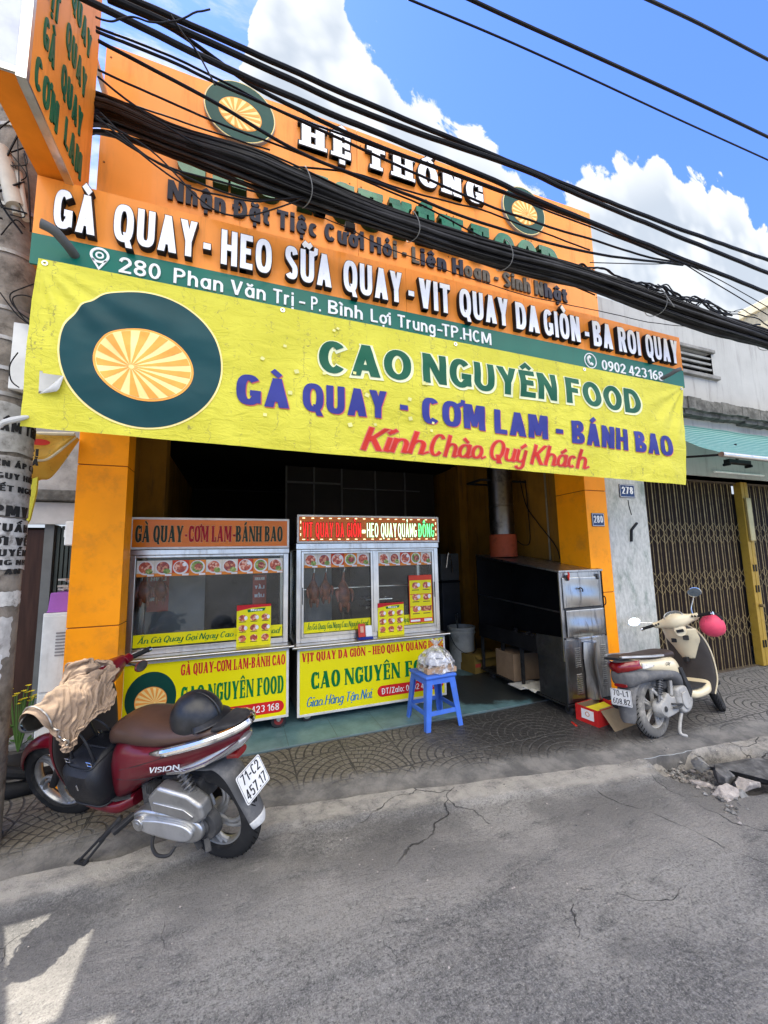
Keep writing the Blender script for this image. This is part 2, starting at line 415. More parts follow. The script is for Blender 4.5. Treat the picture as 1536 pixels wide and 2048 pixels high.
            for k in (0, 1):
                a, b = h + k * (w_ / 2 - h), w_ / 2 + k * (w_ / 2 - h); L([(a, X * .55)] + _arc((a + b) / 2, X * .55, (b - a) / 2, X * .45 - t, 180, 0, q) + [(b, 0)])
        elif ch == 'u': L([(h, X), (h, X * .45)] + _arc(w_ / 2, X * .45, w_ / 2 - h, X * .45 - t, 180, 360, q) + [(w_ - h, X)]); L([(w_ - h, 0), (w_ - h, X)], S)
        elif ch == 'i': L([(h, 0), (h, X)], S); L([(h, .84), (h, .84 + S * .9)], S)
        elif ch == 'l': L([(h, 0), (h, 1)], S)
        elif ch == 'r': L([(h, 0), (h, X)], S); L([(h, X * .5)] + _arc(w_ * .62, X * .5, w_ * .62 - h, X * .5 - t, 180, 60, q))
        elif ch == 't': L([(w_ * .45, .93), (w_ * .45, .2)] + _arc(w_ * .45 + .14, .2, .14, .2 - t, 180, 290, q)); L([(0, X - t), (w_, X - t)], T)
        elif ch == 'f': L([(w_ * .45, 0), (w_ * .45, .8)] + _arc(w_ * .45 + .15, .8, .15, .2 - t, 180, 70, q)); L([(0, X - t), (w_, X - t)], T)
        elif ch == 'k': L([(h, 0), (h, 1)], S); diag(S * .9, w_ - h, .24, X, S * .9); diag(S * 1.2, w_ - h, .42, 0, S)
        elif ch in 'vy' and not (ch == 'y' and st.script):
            P([(0, X), (S * 1.05, X), (w_ / 2 + h, 0), (w_ / 2 - h, 0)])
            e = 0 if ch == 'v' else -.30; xa = w_ / 2 if ch == 'v' else w_ * .28
            P([(w_, X), (w_ - S * 1.05, X), (xa - h, e), (xa + h, e)])
        elif ch == 'y': L([(h, X), (h, X * .45)] + _arc(w_ / 2, X * .45, w_ / 2 - h, X * .45 - t, 180, 360, q) + [(w_ - h, X), (w_ - h, -.1)] + _arc(w_ / 2, -.1, w_ / 2 - h, .22, 0, -150, q))
        elif ch == 's': L(_arc(w_ / 2, X * .74, w_ / 2 - h, X * .26 - t, 30, 240, q) + _arc(w_ / 2, X * .27, w_ / 2 - h, X * .27 - t, 60, -150, q))
        elif ch == 'x': diag(h, w_ - h, 0, X, S); diag(h, w_ - h, X, 0, S)
        elif ch == 'z': L([(0, X - t), (w_, X - t)], T); L([(0, t), (w_, t)], T); diag(h, w_ - h, .02, X - .02, S)
        if st.script and ch not in 'gyfc':
            L([(w_ - h, .13), (w_ + .02, .03), (w_ + .16, .12)], T * .9)
        return w_, out
    w_ = .60 * sw
    if ch == '0': L(_arc(w_ / 2, .5, w_ / 2 - h, .5 - t, 0, 360, q)[:-1], None, True)
    elif ch == '1': w_ = .40 * sw; L([(w_ - h, 0), (w_ - h, 1)], S); L([(0, .74), (w_ - h, .96)], T)
    elif ch == '2': L([(h * .8, .70)] + _arc(w_ / 2, .70, w_ / 2 - h, .30 - t, 165, -25, q) + [(h, t * 1.3)]); L([(0, t), (w_, t)], T)
    elif ch == '3': L(_arc(w_ / 2, .74, w_ / 2 - h, .26 - t, 150, -80, q)); L(_arc(w_ / 2, .28, w_ / 2 - h, .28 - t, 80, -150, q))
    elif ch == '4': L([(w_ * .70, 0), (w_ * .70, 1)], S); L([(0, .27), (w_, .27)], T); diag(S * .5, w_ * .64, .27, .99, T)
    elif ch == '5': L([(w_ * .9, 1 - t), (S * .5, 1 - t)], T); L([(S * .7, 1), (S * .6, .5)], S * .9); L(_arc(w_ / 2, .32, w_ / 2 - h, .32 - t, 125, -150, q))
    elif ch == '6': L(_arc(w_ / 2, .32, w_ / 2 - h, .32 - t, 0, 360, q)[:-1], None, True); L([(h, .34), (h * 1.3, .62), (w_ * .5, .90), (w_ * .86, .98)])
    elif ch == '7': L([(0, 1 - t), (w_, 1 - t)], T); diag(w_ * .32, w_ - S * .55, 0, .97, S)
    elif ch == '8': L(_arc(w_ / 2, .75, w_ / 2 - h * 1.15, .25 - t, 0, 360, q)[:-1], None, True); L(_arc(w_ / 2, .27, w_ / 2 - h, .27 - t, 0, 360, q)[:-1], None, True)
    elif ch == '9': L(_arc(w_ / 2, .68, w_ / 2 - h, .32 - t, 0, 360, q)[:-1], None, True); L([(w_ - h, .66), (w_ - h * 1.3, .38), (w_ * .5, .10), (w_ * .14, .02)])
    elif ch == '-': w_ = .30; L([(0, .40), (w_, .40)], max(T, .13))
    elif ch == '.': w_ = S; L([(h, 0), (h, S)], S)
    elif ch == ':': w_ = S; L([(h, 0), (h, S)], S); L([(h, X - S), (h, X)], S)
    elif ch == '/': w_ = .36; diag(S * .5, w_ - S * .5, -.05, 1.05, S * .8)
    elif ch == ' ': w_ = .22
    else: w_ = .2
    return w_, out
def marks(base, combs, wd, st):
    out = []; S, T = st.S, st.T; up = base.isupper(); top_ = 1.0 if up else st.xh; c = wd / 2; k = max(.10, min(.15, T * .9)); hgt = 1.07 if up else st.xh + .09
    if base == 'i': hgt = .80
    lift = 0
    L = lambda pts, wt: out.append(('l', pts, wt, False))
    names = [unicodedata.name(x) for x in combs]
    for nm in names:
        if 'CIRCUMFLEX' in nm: L([(c - .17, hgt), (c, hgt + .15), (c + .17, hgt)], k); lift = .19
        elif 'BREVE' in nm: L([(c - .16, hgt + .15), (c - .08, hgt + .03), (c + .08, hgt + .03), (c + .16, hgt + .15)], k); lift = .17
        elif 'HORN' in nm: L([(wd - S * .4, top_ - T * .7), (wd + .07, top_ - .03), (wd + .09, top_ + .12)], k)
    for nm in names:
        y = hgt + (lift if not up else lift * .95)
        cx = c + (.1 if lift else 0)
        if 'GRAVE' in nm: L([(cx - .12, y + .19), (cx + .09, y)], k * 1.15)
        elif 'ACUTE' in nm: L([(cx + .12, y + .19), (cx - .09, y)], k * 1.15)
        elif 'TILDE' in nm: L([(cx - .17, y + .02), (cx - .08, y + .12), (cx + .07, y + .04), (cx + .17, y + .14)], k)
        elif 'HOOK' in nm: L([(cx - .08, y + .14), (cx, y + .22), (cx + .08, y + .15), (cx, y + .07), (cx, y)], k * .8)
        elif 'DOT BELOW' in nm: L([(c, -.10 - k * 1.2), (c, -.10)], k * 1.2)
    return out
def stroke_poly(pts, wt, closed, st, g):
    """-> left and right offset rails"""
    pts = [p for i, p in enumerate(pts) if i == 0 or math.hypot(p[0] - pts[i - 1][0], p[1] - pts[i - 1][1]) > 1e-4]
    n = len(pts); lf = []; rt = []
    def nrm(a, b):
        dx_, dy_ = b[0] - a[0], b[1] - a[1]; l = math.hypot(dx_, dy_) or 1e-9; return dx_ / l, dy_ / l
    pts = list(pts)
    if not closed and g:
        d0 = nrm(pts[0], pts[1]); d1 = nrm(pts[-2], pts[-1])
        pts[0] = (pts[0][0] - d0[0] * g, pts[0][1] - d0[1] * g); pts[-1] = (pts[-1][0] + d1[0] * g, pts[-1][1] + d1[1] * g)
    for i in range(n):
        if closed: a = nrm(pts[i - 1], pts[i]); b = nrm(pts[i], pts[(i + 1) % n])
        else:
            a = nrm(pts[max(i - 1, 0)], pts[max(i, 1)]) if i else nrm(pts[0], pts[1])
            b = nrm(pts[i], pts[min(i + 1, n - 1)]) if i < n - 1 else a
        tx, ty = a[0] + b[0], a[1] + b[1]; l = math.hypot(tx, ty)
        if l < .3: tx, ty = b; l = 1
        tx /= l; ty /= l
        mit = 1 / max(.55, tx * b[0] + ty * b[1])
        hw = ((wt if wt is not None else st.T + (st.S - st.T) * abs(ty) ** 1.3) / 2 + g) * mit
        lf.append((pts[i][0] - ty * hw, pts[i][1] + tx * hw)); rt.append((pts[i][0] + ty * hw, pts[i][1] - tx * hw))
    return lf, rt
def poly_grow(p, g):
    if not g: return p
    ar = sum(p[i - 1][0] * p[i][1] - p[i][0] * p[i - 1][1] for i in range(len(p)))
    sgn = 1 if ar > 0 else -1; out = []; n = len(p)
    for i in range(n):
        a, b, c = p[i - 1], p[i], p[(i + 1) % n]
        d1 = (b[0] - a[0], b[1] - a[1]); d2 = (c[0] - b[0], c[1] - b[1])
        l1 = math.hypot(*d1) or 1e-9; l2 = math.hypot(*d2) or 1e-9
        n1 = (d1[1] / l1 * sgn, -d1[0] / l1 * sgn); n2 = (d2[1] / l2 * sgn, -d2[0] / l2 * sgn)
        k = 1 + n1[0] * n2[0] + n1[1] * n2[1]
        k = max(k, .5)
        out.append((b[0] + (n1[0] + n2[0]) / k * g, b[1] + (n1[1] + n2[1]) / k * g))
    return out
def layout(text, st):
    """-> total width, list of strokes in em units"""
    x = 0; res = []
    for ch in text:
        d = unicodedata.normalize('NFD', ch); base = d[0]; cb = d[1:]; bar_ = False
        if ch in 'Đđ': base = 'D' if ch == 'Đ' else 'd'; bar_ = True
        if st.serif and base in 'HIMNEFLDPRBKTUAVY' and x > 0: x += st.serif
        wd, ss_ = glyph(base, st); ss_ = list(ss_) + (marks(base, cb, wd, st) if cb else [])
        if bar_: ss_.append(('l', [(-.08, .52), (wd * .48, .52)], st.T * .85, False) if ch == 'Đ' else ('l', [(wd * .45, .84), (wd + .08, .84)], st.T * .8, False))
        for s_ in ss_:
            sh = lambda p: (p[0] + x + st.shear * p[1], p[1])
            res.append((s_[0], [sh(p) for p in s_[1]]) + tuple(s_[2:]))
        x += wd + st.gap * (1 if ch != ' ' else .6)
        if st.serif and base in 'HIMNEFLDPRBKTUAVY': x += st.serif
    return max(x - st.gap, .01), res
def letters(mb, text, st, xa, xb, z0, cap, put, d0, d1, grow=0.0, m=0, mface=None, lift=.00025, bev=0.0):
    """text between xa..xb on baseline z0 with cap height; put(x, z, depth)->point; depth d0 (back) to d1 (face)"""
    tot, ss_ = layout(text, st); k = (xb - xa) / tot
    g = grow / cap
    for i, s_ in enumerate(ss_):
        e = d1 + lift * (i % 9)
        def q(p, dep): return put(xa + p[0] * k, z0(xa + p[0] * k) + p[1] * cap if callable(z0) else z0 + p[1] * cap, dep)
        mf = m if mface is None else mface
        if s_[0] == 'l':
            lf, rt = stroke_poly(s_[1], s_[2], s_[3], st, g); n = len(lf)
            rings = [lf, rt]
            vs = [q(p, e) for p in lf] + [q(p, e) for p in rt]; fs = []
            rng = range(n if s_[3] else n - 1)
            for j in rng: j2 = (j + 1) % n; fs.append((j, j2, n + j2, n + j))
            mb.add(vs, fs, mf)
            if abs(d1 - d0) > 1e-6:
                vs2 = vs + [q(p, d0) for p in lf] + [q(p, d0) for p in rt]; fs2 = []
                for j in rng:
                    j2 = (j + 1) % n; fs2 += [(j, j2, 2 * n + j2, 2 * n + j), (n + j, n + j2, 3 * n + j2, 3 * n + j)]
                if not s_[3]: fs2 += [(0, n, 3 * n, 2 * n), (n - 1, 2 * n - 1, 4 * n - 1, 3 * n - 1)]
                mb.add(vs2, fs2, m)
        else:
            p_ = poly_grow(s_[1], g); n = len(p_)
            vs = [q(p, e) for p in p_]; mb.add(vs, [tuple(range(n))], mf)
            if abs(d1 - d0) > 1e-6:
                vs2 = vs + [q(p, d0) for p in p_]; mb.add(vs2, [(j, (j + 1) % n, n + (j + 1) % n, n + j) for j in range(n)], m)
def text_obj(name, text, st, xa, xb, z0, cap, put, d0, d1, mats, parent, **kw):
    mb = MB(); letters(mb, text, st, xa, xb, z0, cap, put, d0, d1, **kw)
    return mb.build(name, mats, parent, smooth=0)
HEAVY = Style(S=.205, T=.17, width=.84, gap=.115, sq=2.6)
SANS = Style(S=.15, T=.13, width=1.0, gap=.13, sq=2.05, xh=.72)
GEO = Style(S=.215, T=.19, width=1.02, gap=.10, sq=2.05)
BOLDC = Style(S=.235, T=.19, width=.92, gap=.09, sq=2.6)
BODONI = Style(S=.21, T=.085, serif=.045, width=.86, gap=.055, sq=2.1)
SLAB = Style(S=.25, T=.15, serif=.075, slab=1, width=.95, gap=.12, sq=2.2)
DISPLAY = Style(S=.24, T=.18, width=1.05, gap=.11, sq=2.1, xh=.74)
SCRIPT = Style(S=.135, T=.06, width=.92, gap=.055, shear=.26, sq=2.0, xh=.62, script=True)
PLATE = Style(S=.12, T=.115, width=.78, gap=.15, sq=2.9)
NARROW = Style(S=.15, T=.13, width=.72, gap=.16, sq=2.2)
NUMS = Style(S=.21, T=.09, width=.9, gap=.13, sq=2.1)
# ------------------------------------------------------------------ ground
def lerp_tab(tab, x):
    if x <= tab[0][0]: return tab[0][1]
    for (a, b), (c, d) in zip(tab, tab[1:]):
        if x <= c: return b + (d - b) * (x - a) / (c - a)
    return tab[-1][1]
E_TAB = [(-8, 2.9), (-1.06, 2.62), (-.5, 2.58), (.2, 2.70), (.69, 2.63), (1.7, 2.44), (2.38, 2.32), (3.07, 2.23), (4.12, 2.14), (12, 1.9)]
def pave_edge(x): return lerp_tab(E_TAB, x) + .022 * fbm(x * 4.1, 3.3) + .01 * fbm(x * 17, 1.3)
def strip_w(x): return .19 + .05 * fbm(x * 2.3, 9.1) + .03 * fbm(x * 9, 4.4)
def hole(x, y):
    """broken gutter at the right: 0..1"""
    cx, cy = 3.42, 1.86
    dx_, dy_ = (x - cx), (y - cy)
    a = dx_ * .86 - dy_ * .5; b = dx_ * .5 + dy_ * .86
    d = math.hypot(a / .62, b / .27) + .18 * fbm(x * 5, y * 5)
    t = max(0, min(1, (1.15 - d) / .35)); return t * t * (3 - 2 * t)
def road_h(x, y):
    dd = pave_edge(x) - y
    z = .012 * fbm(x * .7, y * .7) + .006 * fbm(x * 2.2, y * 2.6, 2) - .012
    z -= .018 * max(0, min(1, (dd - strip_w(x)) / .05))
    return z - .15 * hole(x, y)
def ground_mats():
    # road: worn cement and old asphalt
    m = bpy.data.materials.new('worn_road'); m.use_nodes = True; nt = m.node_tree; nd = NT(nt); b = nt.nodes['Principled BSDF']
    g = nd.n('ShaderNodeTexCoord').outputs['Object']
    at = nd.n('ShaderNodeAttribute', attribute_name='edge'); sepc = nd.n('ShaderNodeSeparateXYZ'); nd.put(sepc, 0, at.outputs['Vector'])
    ed, ho = sepc.outputs[0], sepc.outputs[1]
    gl = nd.scale(g, (.75, 1.6, 1)); sepx = nd.n('ShaderNodeSeparateXYZ'); nd.put(sepx, 0, g)
    big = nd.noise(gl, .95, 5, .6, .8); mid = nd.noise(gl, 3.6, 7, .68, .5); fine = nd.noise(g, 62, 6, .8); spk = nd.noise(g, 170, 2, .6)
    c = nd.mix(nd.ss(big, .40, .60), (.150, .144, .135), (.275, .260, .232))
    c = nd.mix(nd.m('MULTIPLY', nd.ss(mid, .50, .68), .75), c, (.31, .293, .262))
    c = nd.mix(nd.m('MULTIPLY', nd.ss(mid, .46, .30), .75), c, (.062, .060, .057))
    c = nd.mix(nd.m('MULTIPLY', nd.ss(fine, .50, .64), .62), c, (.36, .345, .315))
    c = nd.mix(nd.m('MULTIPLY', nd.ss(fine, .49, .36), .75), c, (.045, .044, .043))
    c = nd.mix(nd.m('MULTIPLY', nd.ss(spk, .60, .68), .6), c, (.40, .38, .34))
    edn = nd.m('ADD', ed, nd.m('MULTIPLY', nd.m('SUBTRACT', nd.noise(nd.scale(g, (.8, 1, 1)), 2.1, 6, .62), .5), .42))
    zl_ = nd.m('MULTIPLY', nd.ss(edn, .36, .46), nd.ss(edn, .92, .80))
    c = nd.mix(nd.m('MULTIPLY', nd.m('MULTIPLY', zl_, nd.ss(mid, .30, .55)), .55), c, (.315, .292, .258))
    f2 = nd.noise(g, 150, 4, .75)
    c = nd.mix(nd.m('MULTIPLY', nd.ss(f2, .52, .66), .55), c, (.40, .385, .35)); c = nd.mix(nd.m('MULTIPLY', nd.ss(f2, .47, .34), .65), c, (.045, .044, .042))
    zr = nd.ss(nd.m('ADD', nd.m('SUBTRACT', sepx.outputs[0], nd.m('MULTIPLY', sepx.outputs[1], 1.5)), nd.m('MULTIPLY', big, .5)), .72, .95)
    pits = nd.n('ShaderNodeTexVoronoi'); pits.inputs['Scale'].default_value = 42; nt.links.new(g, pits.inputs['Vector'])
    c = nd.mix(nd.m('MULTIPLY', zr, nd.m('MULTIPLY', nd.ss(pits.outputs['Distance'], .42, .16), .75)), c, (.05, .05, .049))
    strk = nd.noise(nd.scale(g, (3, 26, 1)), 5, 6, .72, .6)
    c = nd.mix(nd.m('MULTIPLY', nd.ss(strk, .54, .70), .40), c, (.34, .325, .295)); c = nd.mix(nd.m('MULTIPLY', nd.ss(strk, .44, .32), .45), c, (.055, .054, .052))
    # dark worn band along the gutter
    tr = nd.m('MULTIPLY', nd.m('MULTIPLY', nd.ss(ed, .12, .26), nd.ss(ed, .95, .40)), nd.ss(nd.noise(g, 1.6, 5, .6), .30, .56))
    c = nd.mix(nd.m('MULTIPLY', tr, .6), c, (.078, .075, .071))
    # pale cement haunch right at the edge
    st_ = nd.m('MULTIPLY', nd.ss(nd.m('ADD', ed, nd.m('MULTIPLY', nd.noise(g, 11, 6, .7), .13)), .27, .21), nd.ss(ed, -.05, .02))
    c = nd.mix(nd.m('MULTIPLY', st_, nd.ss(nd.noise(g, 7, 7, .72), .32, .62)), c, (.38, .355, .31))
    # light paint-like scuffs and stains
    sc_ = nd.noise(nd.scale(g, (1.2, 5.5, 1)), 3.5, 7, .72, 1.2)
    c = nd.mix(nd.m('MULTIPLY', nd.ss(sc_, .60, .68), .35), c, (.32, .31, .29))
    sp2 = nd.noise(g, 5.0, 2, .5, .1)
    c = nd.mix(nd.m('MULTIPLY', nd.ss(sp2, .62, .74), .35), c, (.07, .068, .066))
    # cracks: wandering lines
    vd = nd.n('ShaderNodeVectorMath', operation='ADD'); nn = nd.n('ShaderNodeTexNoise'); nn.inputs['Scale'].default_value = 3.2; nn.inputs['Detail'].default_value = 5
    nt.links.new(g, nn.inputs['Vector']); off = nd.scale(nn.outputs[1], (.38, .38, 0)); nd.put(vd, 0, g); nd.put(vd, 1, off)
    vo = nd.n('ShaderNodeTexVoronoi', feature='DISTANCE_TO_EDGE'); vo.inputs['Scale'].default_value = 1.05; nt.links.new(vd.outputs[0], vo.inputs['Vector'])
    crk = nd.m('MULTIPLY', nd.ss(vo.outputs['Distance'], .0042, .0006), nd.ss(nd.noise(g, 1.3, 4, .6), .48, .56))
    c = nd.mix(nd.m('MULTIPLY', crk, .8), c, (.02, .02, .02))
    c = nd.mix(nd.m('MULTIPLY', ho, .85), c, nd.mix(nd.ss(nd.noise(g, 14, 6, .7), .4, .6), (.06, .052, .042), (.19, .17, .145)))
    nd.put(b, 'Base Color', c); nd.put(b, 'Roughness', nd.m('ADD', nd.m('MULTIPLY', mid, .25), .62)); b.inputs['Specular IOR Level'].default_value = .35
    hgt = nd.m('ADD', nd.m('MULTIPLY', fine, .5), nd.m('ADD', nd.m('MULTIPLY', mid, .9), nd.m('MULTIPLY', crk, -.7)))
    hgt = nd.m('ADD', hgt, nd.m('MULTIPLY', spk, .22))
    bp = nd.n('ShaderNodeBump', i_Strength=1.0, i_Distance=.02); nd.put(bp, 'Height', hgt); nd.put(b, 'Normal', bp.outputs[0])
    road = m
    # pavement: fan pattern cement tiles, darkened by grease and painted shade in front of the oven
    m = bpy.data.materials.new('fan_paving'); m.use_nodes = True; nt = m.node_tree; nd = NT(nt); b = nt.nodes['Principled BSDF']
    g = nd.n('ShaderNodeTexCoord').outputs['Object']; s = nd.n('ShaderNodeSeparateXYZ'); nd.put(s, 0, g); X, Y = s.outputs[0], s.outputs[1]
    at = nd.n('ShaderNodeAttribute', attribute_name='edge'); sepc = nd.n('ShaderNodeSeparateXYZ'); nd.put(sepc, 0, at.outputs['Vector'])
    dirt_edge = sepc.outputs[0]
    wob = nd.m('MULTIPLY', nd.m('SUBTRACT', nd.noise(g, 2.5, 4), .5), .03)
    TS = .40
    def cell(v_): q = nd.m('DIVIDE', nd.m('ADD', v_, wob), TS); return nd.m('SUBTRACT', q, nd.m('FLOOR', q)), nd.m('FLOOR', q)
    fx, ix = cell(X); fy, iy = cell(Y)
    par = nd.m('ABSOLUTE', nd.m('SUBTRACT', nd.m('MULTIPLY', nd.m('FRACT', nd.m('MULTIPLY', ix, .5)), 2), 0))
    fx2 = nd.m('ABSOLUTE', nd.m('SUBTRACT', fx, par))      # alternate tiles mirrored -> fans meet
    rad = nd.m('POWER', nd.m('ADD', nd.m('POWER', fx2, 2.0), nd.m('POWER', fy, 2.0)), .5)
    ringf = nd.m('MULTIPLY', rad, 6.5); ring = nd.m('FRACT', ringf); ringi = nd.m('FLOOR', ringf)
    rl = nd.m('MINIMUM', ring, nd.m('SUBTRACT', 1.0, ring))
    ang = nd.m('ARCTAN2', fy, nd.m('ADD', fx2, .0001))
    af = nd.m('FRACT', nd.m('ADD', nd.m('MULTIPLY', ang, nd.m('ADD', nd.m('MULTIPLY', ringi, .95), 1.6)), nd.m('MULTIPLY', ringi, .37)))
    al = nd.m('MULTIPLY', nd.m('MINIMUM', af, nd.m('SUBTRACT', 1.0, af)), 1.0)
    ex = nd.m('MINIMUM', fx, nd.m('SUBTRACT', 1.0, fx)); ey = nd.m('MINIMUM', fy, nd.m('SUBTRACT', 1.0, fy)); eg = nd.m('MINIMUM', ex, ey)
    fineb = nd.noise(g, 38, 5, .7)
    nzw = nd.m('MULTIPLY', nd.m('SUBTRACT', fineb, .5), .12)
    groove = nd.m('MAXIMUM', nd.ss(nd.m('ADD', rl, nzw), .13, .05), nd.m('MAXIMUM', nd.ss(nd.m('ADD', al, nzw), .085, .03), nd.ss(eg, .02, .006)))
    big = nd.noise(g, 1.1, 5, .6)
    nx = nd.noise(g, 5.5, 7, .7)
    brown = nd.ss(X, 2.0, .4)
    c = nd.mix(nd.ss(big, .3, .7), (.050, .047, .043), (.112, .105, .095))
    c = nd.mix(nd.m('MULTIPLY', brown, .8), c, nd.mix(fineb, (.060, .052, .038), (.215, .185, .135)))
    c = nd.mix(nd.m('MULTIPLY', nd.ss(fineb, .52, .66), .5), c, (.21, .198, .18))
    far_r = nd.ss(X, 3.6, 4.6); c = nd.mix(nd.m('MULTIPLY', far_r, .7), c, (.215, .205, .195))
    # grease in front of the oven, spread wider as painted shop-front shade
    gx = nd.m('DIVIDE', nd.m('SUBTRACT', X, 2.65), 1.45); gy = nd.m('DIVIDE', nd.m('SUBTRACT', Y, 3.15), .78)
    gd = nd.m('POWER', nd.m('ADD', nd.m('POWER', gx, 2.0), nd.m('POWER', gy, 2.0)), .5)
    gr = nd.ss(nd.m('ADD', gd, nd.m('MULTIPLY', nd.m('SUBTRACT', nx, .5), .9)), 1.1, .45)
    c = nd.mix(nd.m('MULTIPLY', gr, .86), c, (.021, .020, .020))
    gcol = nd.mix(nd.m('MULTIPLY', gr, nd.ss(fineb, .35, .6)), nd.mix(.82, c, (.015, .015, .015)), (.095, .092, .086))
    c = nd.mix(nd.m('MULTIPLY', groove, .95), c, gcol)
    # cement skim that hides the tiles along the road edge
    skim = nd.ss(nd.m('ADD', dirt_edge, nd.m('MULTIPLY', nd.noise(g, 4, 6, .7), -.34)), .10, -.04)
    c = nd.mix(nd.m('MULTIPLY', skim, .85), c, nd.mix(nd.ss(nx, .35, .65), (.085, .083, .08), (.19, .18, .165)))
    nd.put(b, 'Base Color', c)
    nd.put(b, 'Roughness', nd.m('SUBTRACT', .78, nd.m('MULTIPLY', gr, .30)))
    hgt = nd.m('ADD', nd.m('MULTIPLY', nd.m('MULTIPLY', groove, nd.m('SUBTRACT', 1.0, skim)), -1.0), nd.m('MULTIPLY', fineb, .55))
    bp = nd.n('ShaderNodeBump', i_Strength=.7, i_Distance=.012); nd.put(bp, 'Height', hgt); nd.put(b, 'Normal', bp.outputs[0])
    return road, m
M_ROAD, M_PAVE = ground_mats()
def set_edge(o, fn):
    at = o.data.attributes.new('edge', 'FLOAT_VECTOR', 'POINT')
    vals = []
    for v_ in o.data.vertices: vals += fn(v_.co)
    at.data.foreach_set('vector', vals)
GX0, GX1 = -7.0, 11.0
mb = MB(); NU = 360
def gx(u_): return GX0 + (GX1 - GX0) * u_
mb.grid(lambda u_, v_: (lambda x, y: (x, y, road_h(x, y)))(gx(u_), -1.0 + (pave_edge(gx(u_)) + 1.0) * (1 - (1 - v_) ** 1.5)), NU, 150)
far = [(-120, -120, GX0, 120), (GX1, -120, 120, 120), (GX0, -120, GX1, -1.0), (GX0, 14.0, GX1, 120)]
for x0, y0, x1, y1 in far:
    mb.add([(x0, y0, -.03), (x1, y0, -.03), (x1, y1, -.03), (x0, y1, -.03)], [(0, 1, 2, 3)])
road = mb.build('road', M_ROAD, smooth=180); set_edge(road, lambda c: (pave_edge(c.x) - c.y if -1.2 < c.y < 4 else 5.0, hole(c.x, c.y) if abs(c.y) < 5 else 0, 0))
tag(road, kind='structure')
mb = MB()
FLOOR_Y = 3.40
def pv(u_, v_):
    x = gx(u_); e = pave_edge(x); y = e + (FLOOR_Y - e) * v_
    t_ = min(1, (y - e) / .26); z = .004 * fbm(x * 1.3, y * 1.3) + .030 * t_ * t_ * (3 - 2 * t_) - .020 + .004 * fbm(x * 7, y * 7) * (1 - t_)
    return (x, y, z)
mb.grid(pv, NU, 34)
mb.grid(lambda u_, v_: (lambda p: (p[0], p[1] - .004 - .01 * (1 - v_), p[2] - .25 * (1 - v_)))(pv(u_, 0)), NU, 1)
mb.grid(lambda u_, v_: (gx(u_), FLOOR_Y + .0 + (14 - FLOOR_Y) * v_, .008 - .02 * (1 if -1.0 < gx(u_) < 3.6 else 0)), 120, 4)
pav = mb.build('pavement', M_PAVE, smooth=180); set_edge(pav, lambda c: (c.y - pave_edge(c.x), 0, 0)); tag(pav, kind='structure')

# shop floor: sea-green painted tiles
def floor_mat():
    m = bpy.data.materials.new('green_tiles'); m.use_nodes = True; nt = m.node_tree; nd = NT(nt); b = nt.nodes['Principled BSDF']
    g = nd.n('ShaderNodeTexCoord').outputs['Object']; s = nd.n('ShaderNodeSeparateXYZ'); nd.put(s, 0, g); X, Y = s.outputs[0], s.outputs[1]
    def ln(v_): q = nd.m('FRACT', nd.m('DIVIDE', v_, .40)); return nd.m('MINIMUM', q, nd.m('SUBTRACT', 1.0, q))
    eg = nd.m('MINIMUM', ln(X), ln(nd.m('SUBTRACT', Y, 3.4))); nz = nd.noise(g, 4.5, 7, .7); n2 = nd.noise(g, 30, 4, .7)
    c = nd.mix(nd.ss(nz, .3, .7), (.060, .135, .155), (.13, .235, .255)); c = nd.mix(nd.m('MULTIPLY', nd.ss(n2, .56, .68), .35), c, (.06, .09, .09))
    c = nd.mix(nd.m('MULTIPLY', nd.ss(eg, .012, .004), .7), c, (.05, .08, .08))
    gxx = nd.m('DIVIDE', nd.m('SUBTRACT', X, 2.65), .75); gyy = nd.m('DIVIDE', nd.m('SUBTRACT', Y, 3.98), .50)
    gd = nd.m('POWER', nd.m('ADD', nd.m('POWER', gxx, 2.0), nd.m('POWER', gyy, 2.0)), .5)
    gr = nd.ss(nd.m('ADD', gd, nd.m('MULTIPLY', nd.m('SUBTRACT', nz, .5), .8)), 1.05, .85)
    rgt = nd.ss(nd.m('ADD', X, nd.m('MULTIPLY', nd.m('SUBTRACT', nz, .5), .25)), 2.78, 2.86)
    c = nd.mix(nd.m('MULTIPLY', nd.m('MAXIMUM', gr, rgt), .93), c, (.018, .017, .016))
    c = nd.mix(nd.m('MULTIPLY', nd.ss(nd.m('ADD', Y, nd.m('MULTIPLY', nz, .12)), 3.475, 3.455), .5), c, (.10, .12, .12))
    nd.put(b, 'Base Color', c); b.inputs['Roughness'].default_value = .42
    bp = nd.n('ShaderNodeBump', i_Strength=.3, i_Distance=.004); nd.put(bp, 'Height', nd.m('ADD', nd.ss(eg, .0, .015), nd.m('MULTIPLY', nz, .5))); nd.put(b, 'Normal', bp.outputs[0])
    return m
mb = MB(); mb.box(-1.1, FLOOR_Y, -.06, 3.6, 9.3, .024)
tag(mb.build('shop_floor', floor_mat(), bevel=.006, smooth=0), kind='structure')

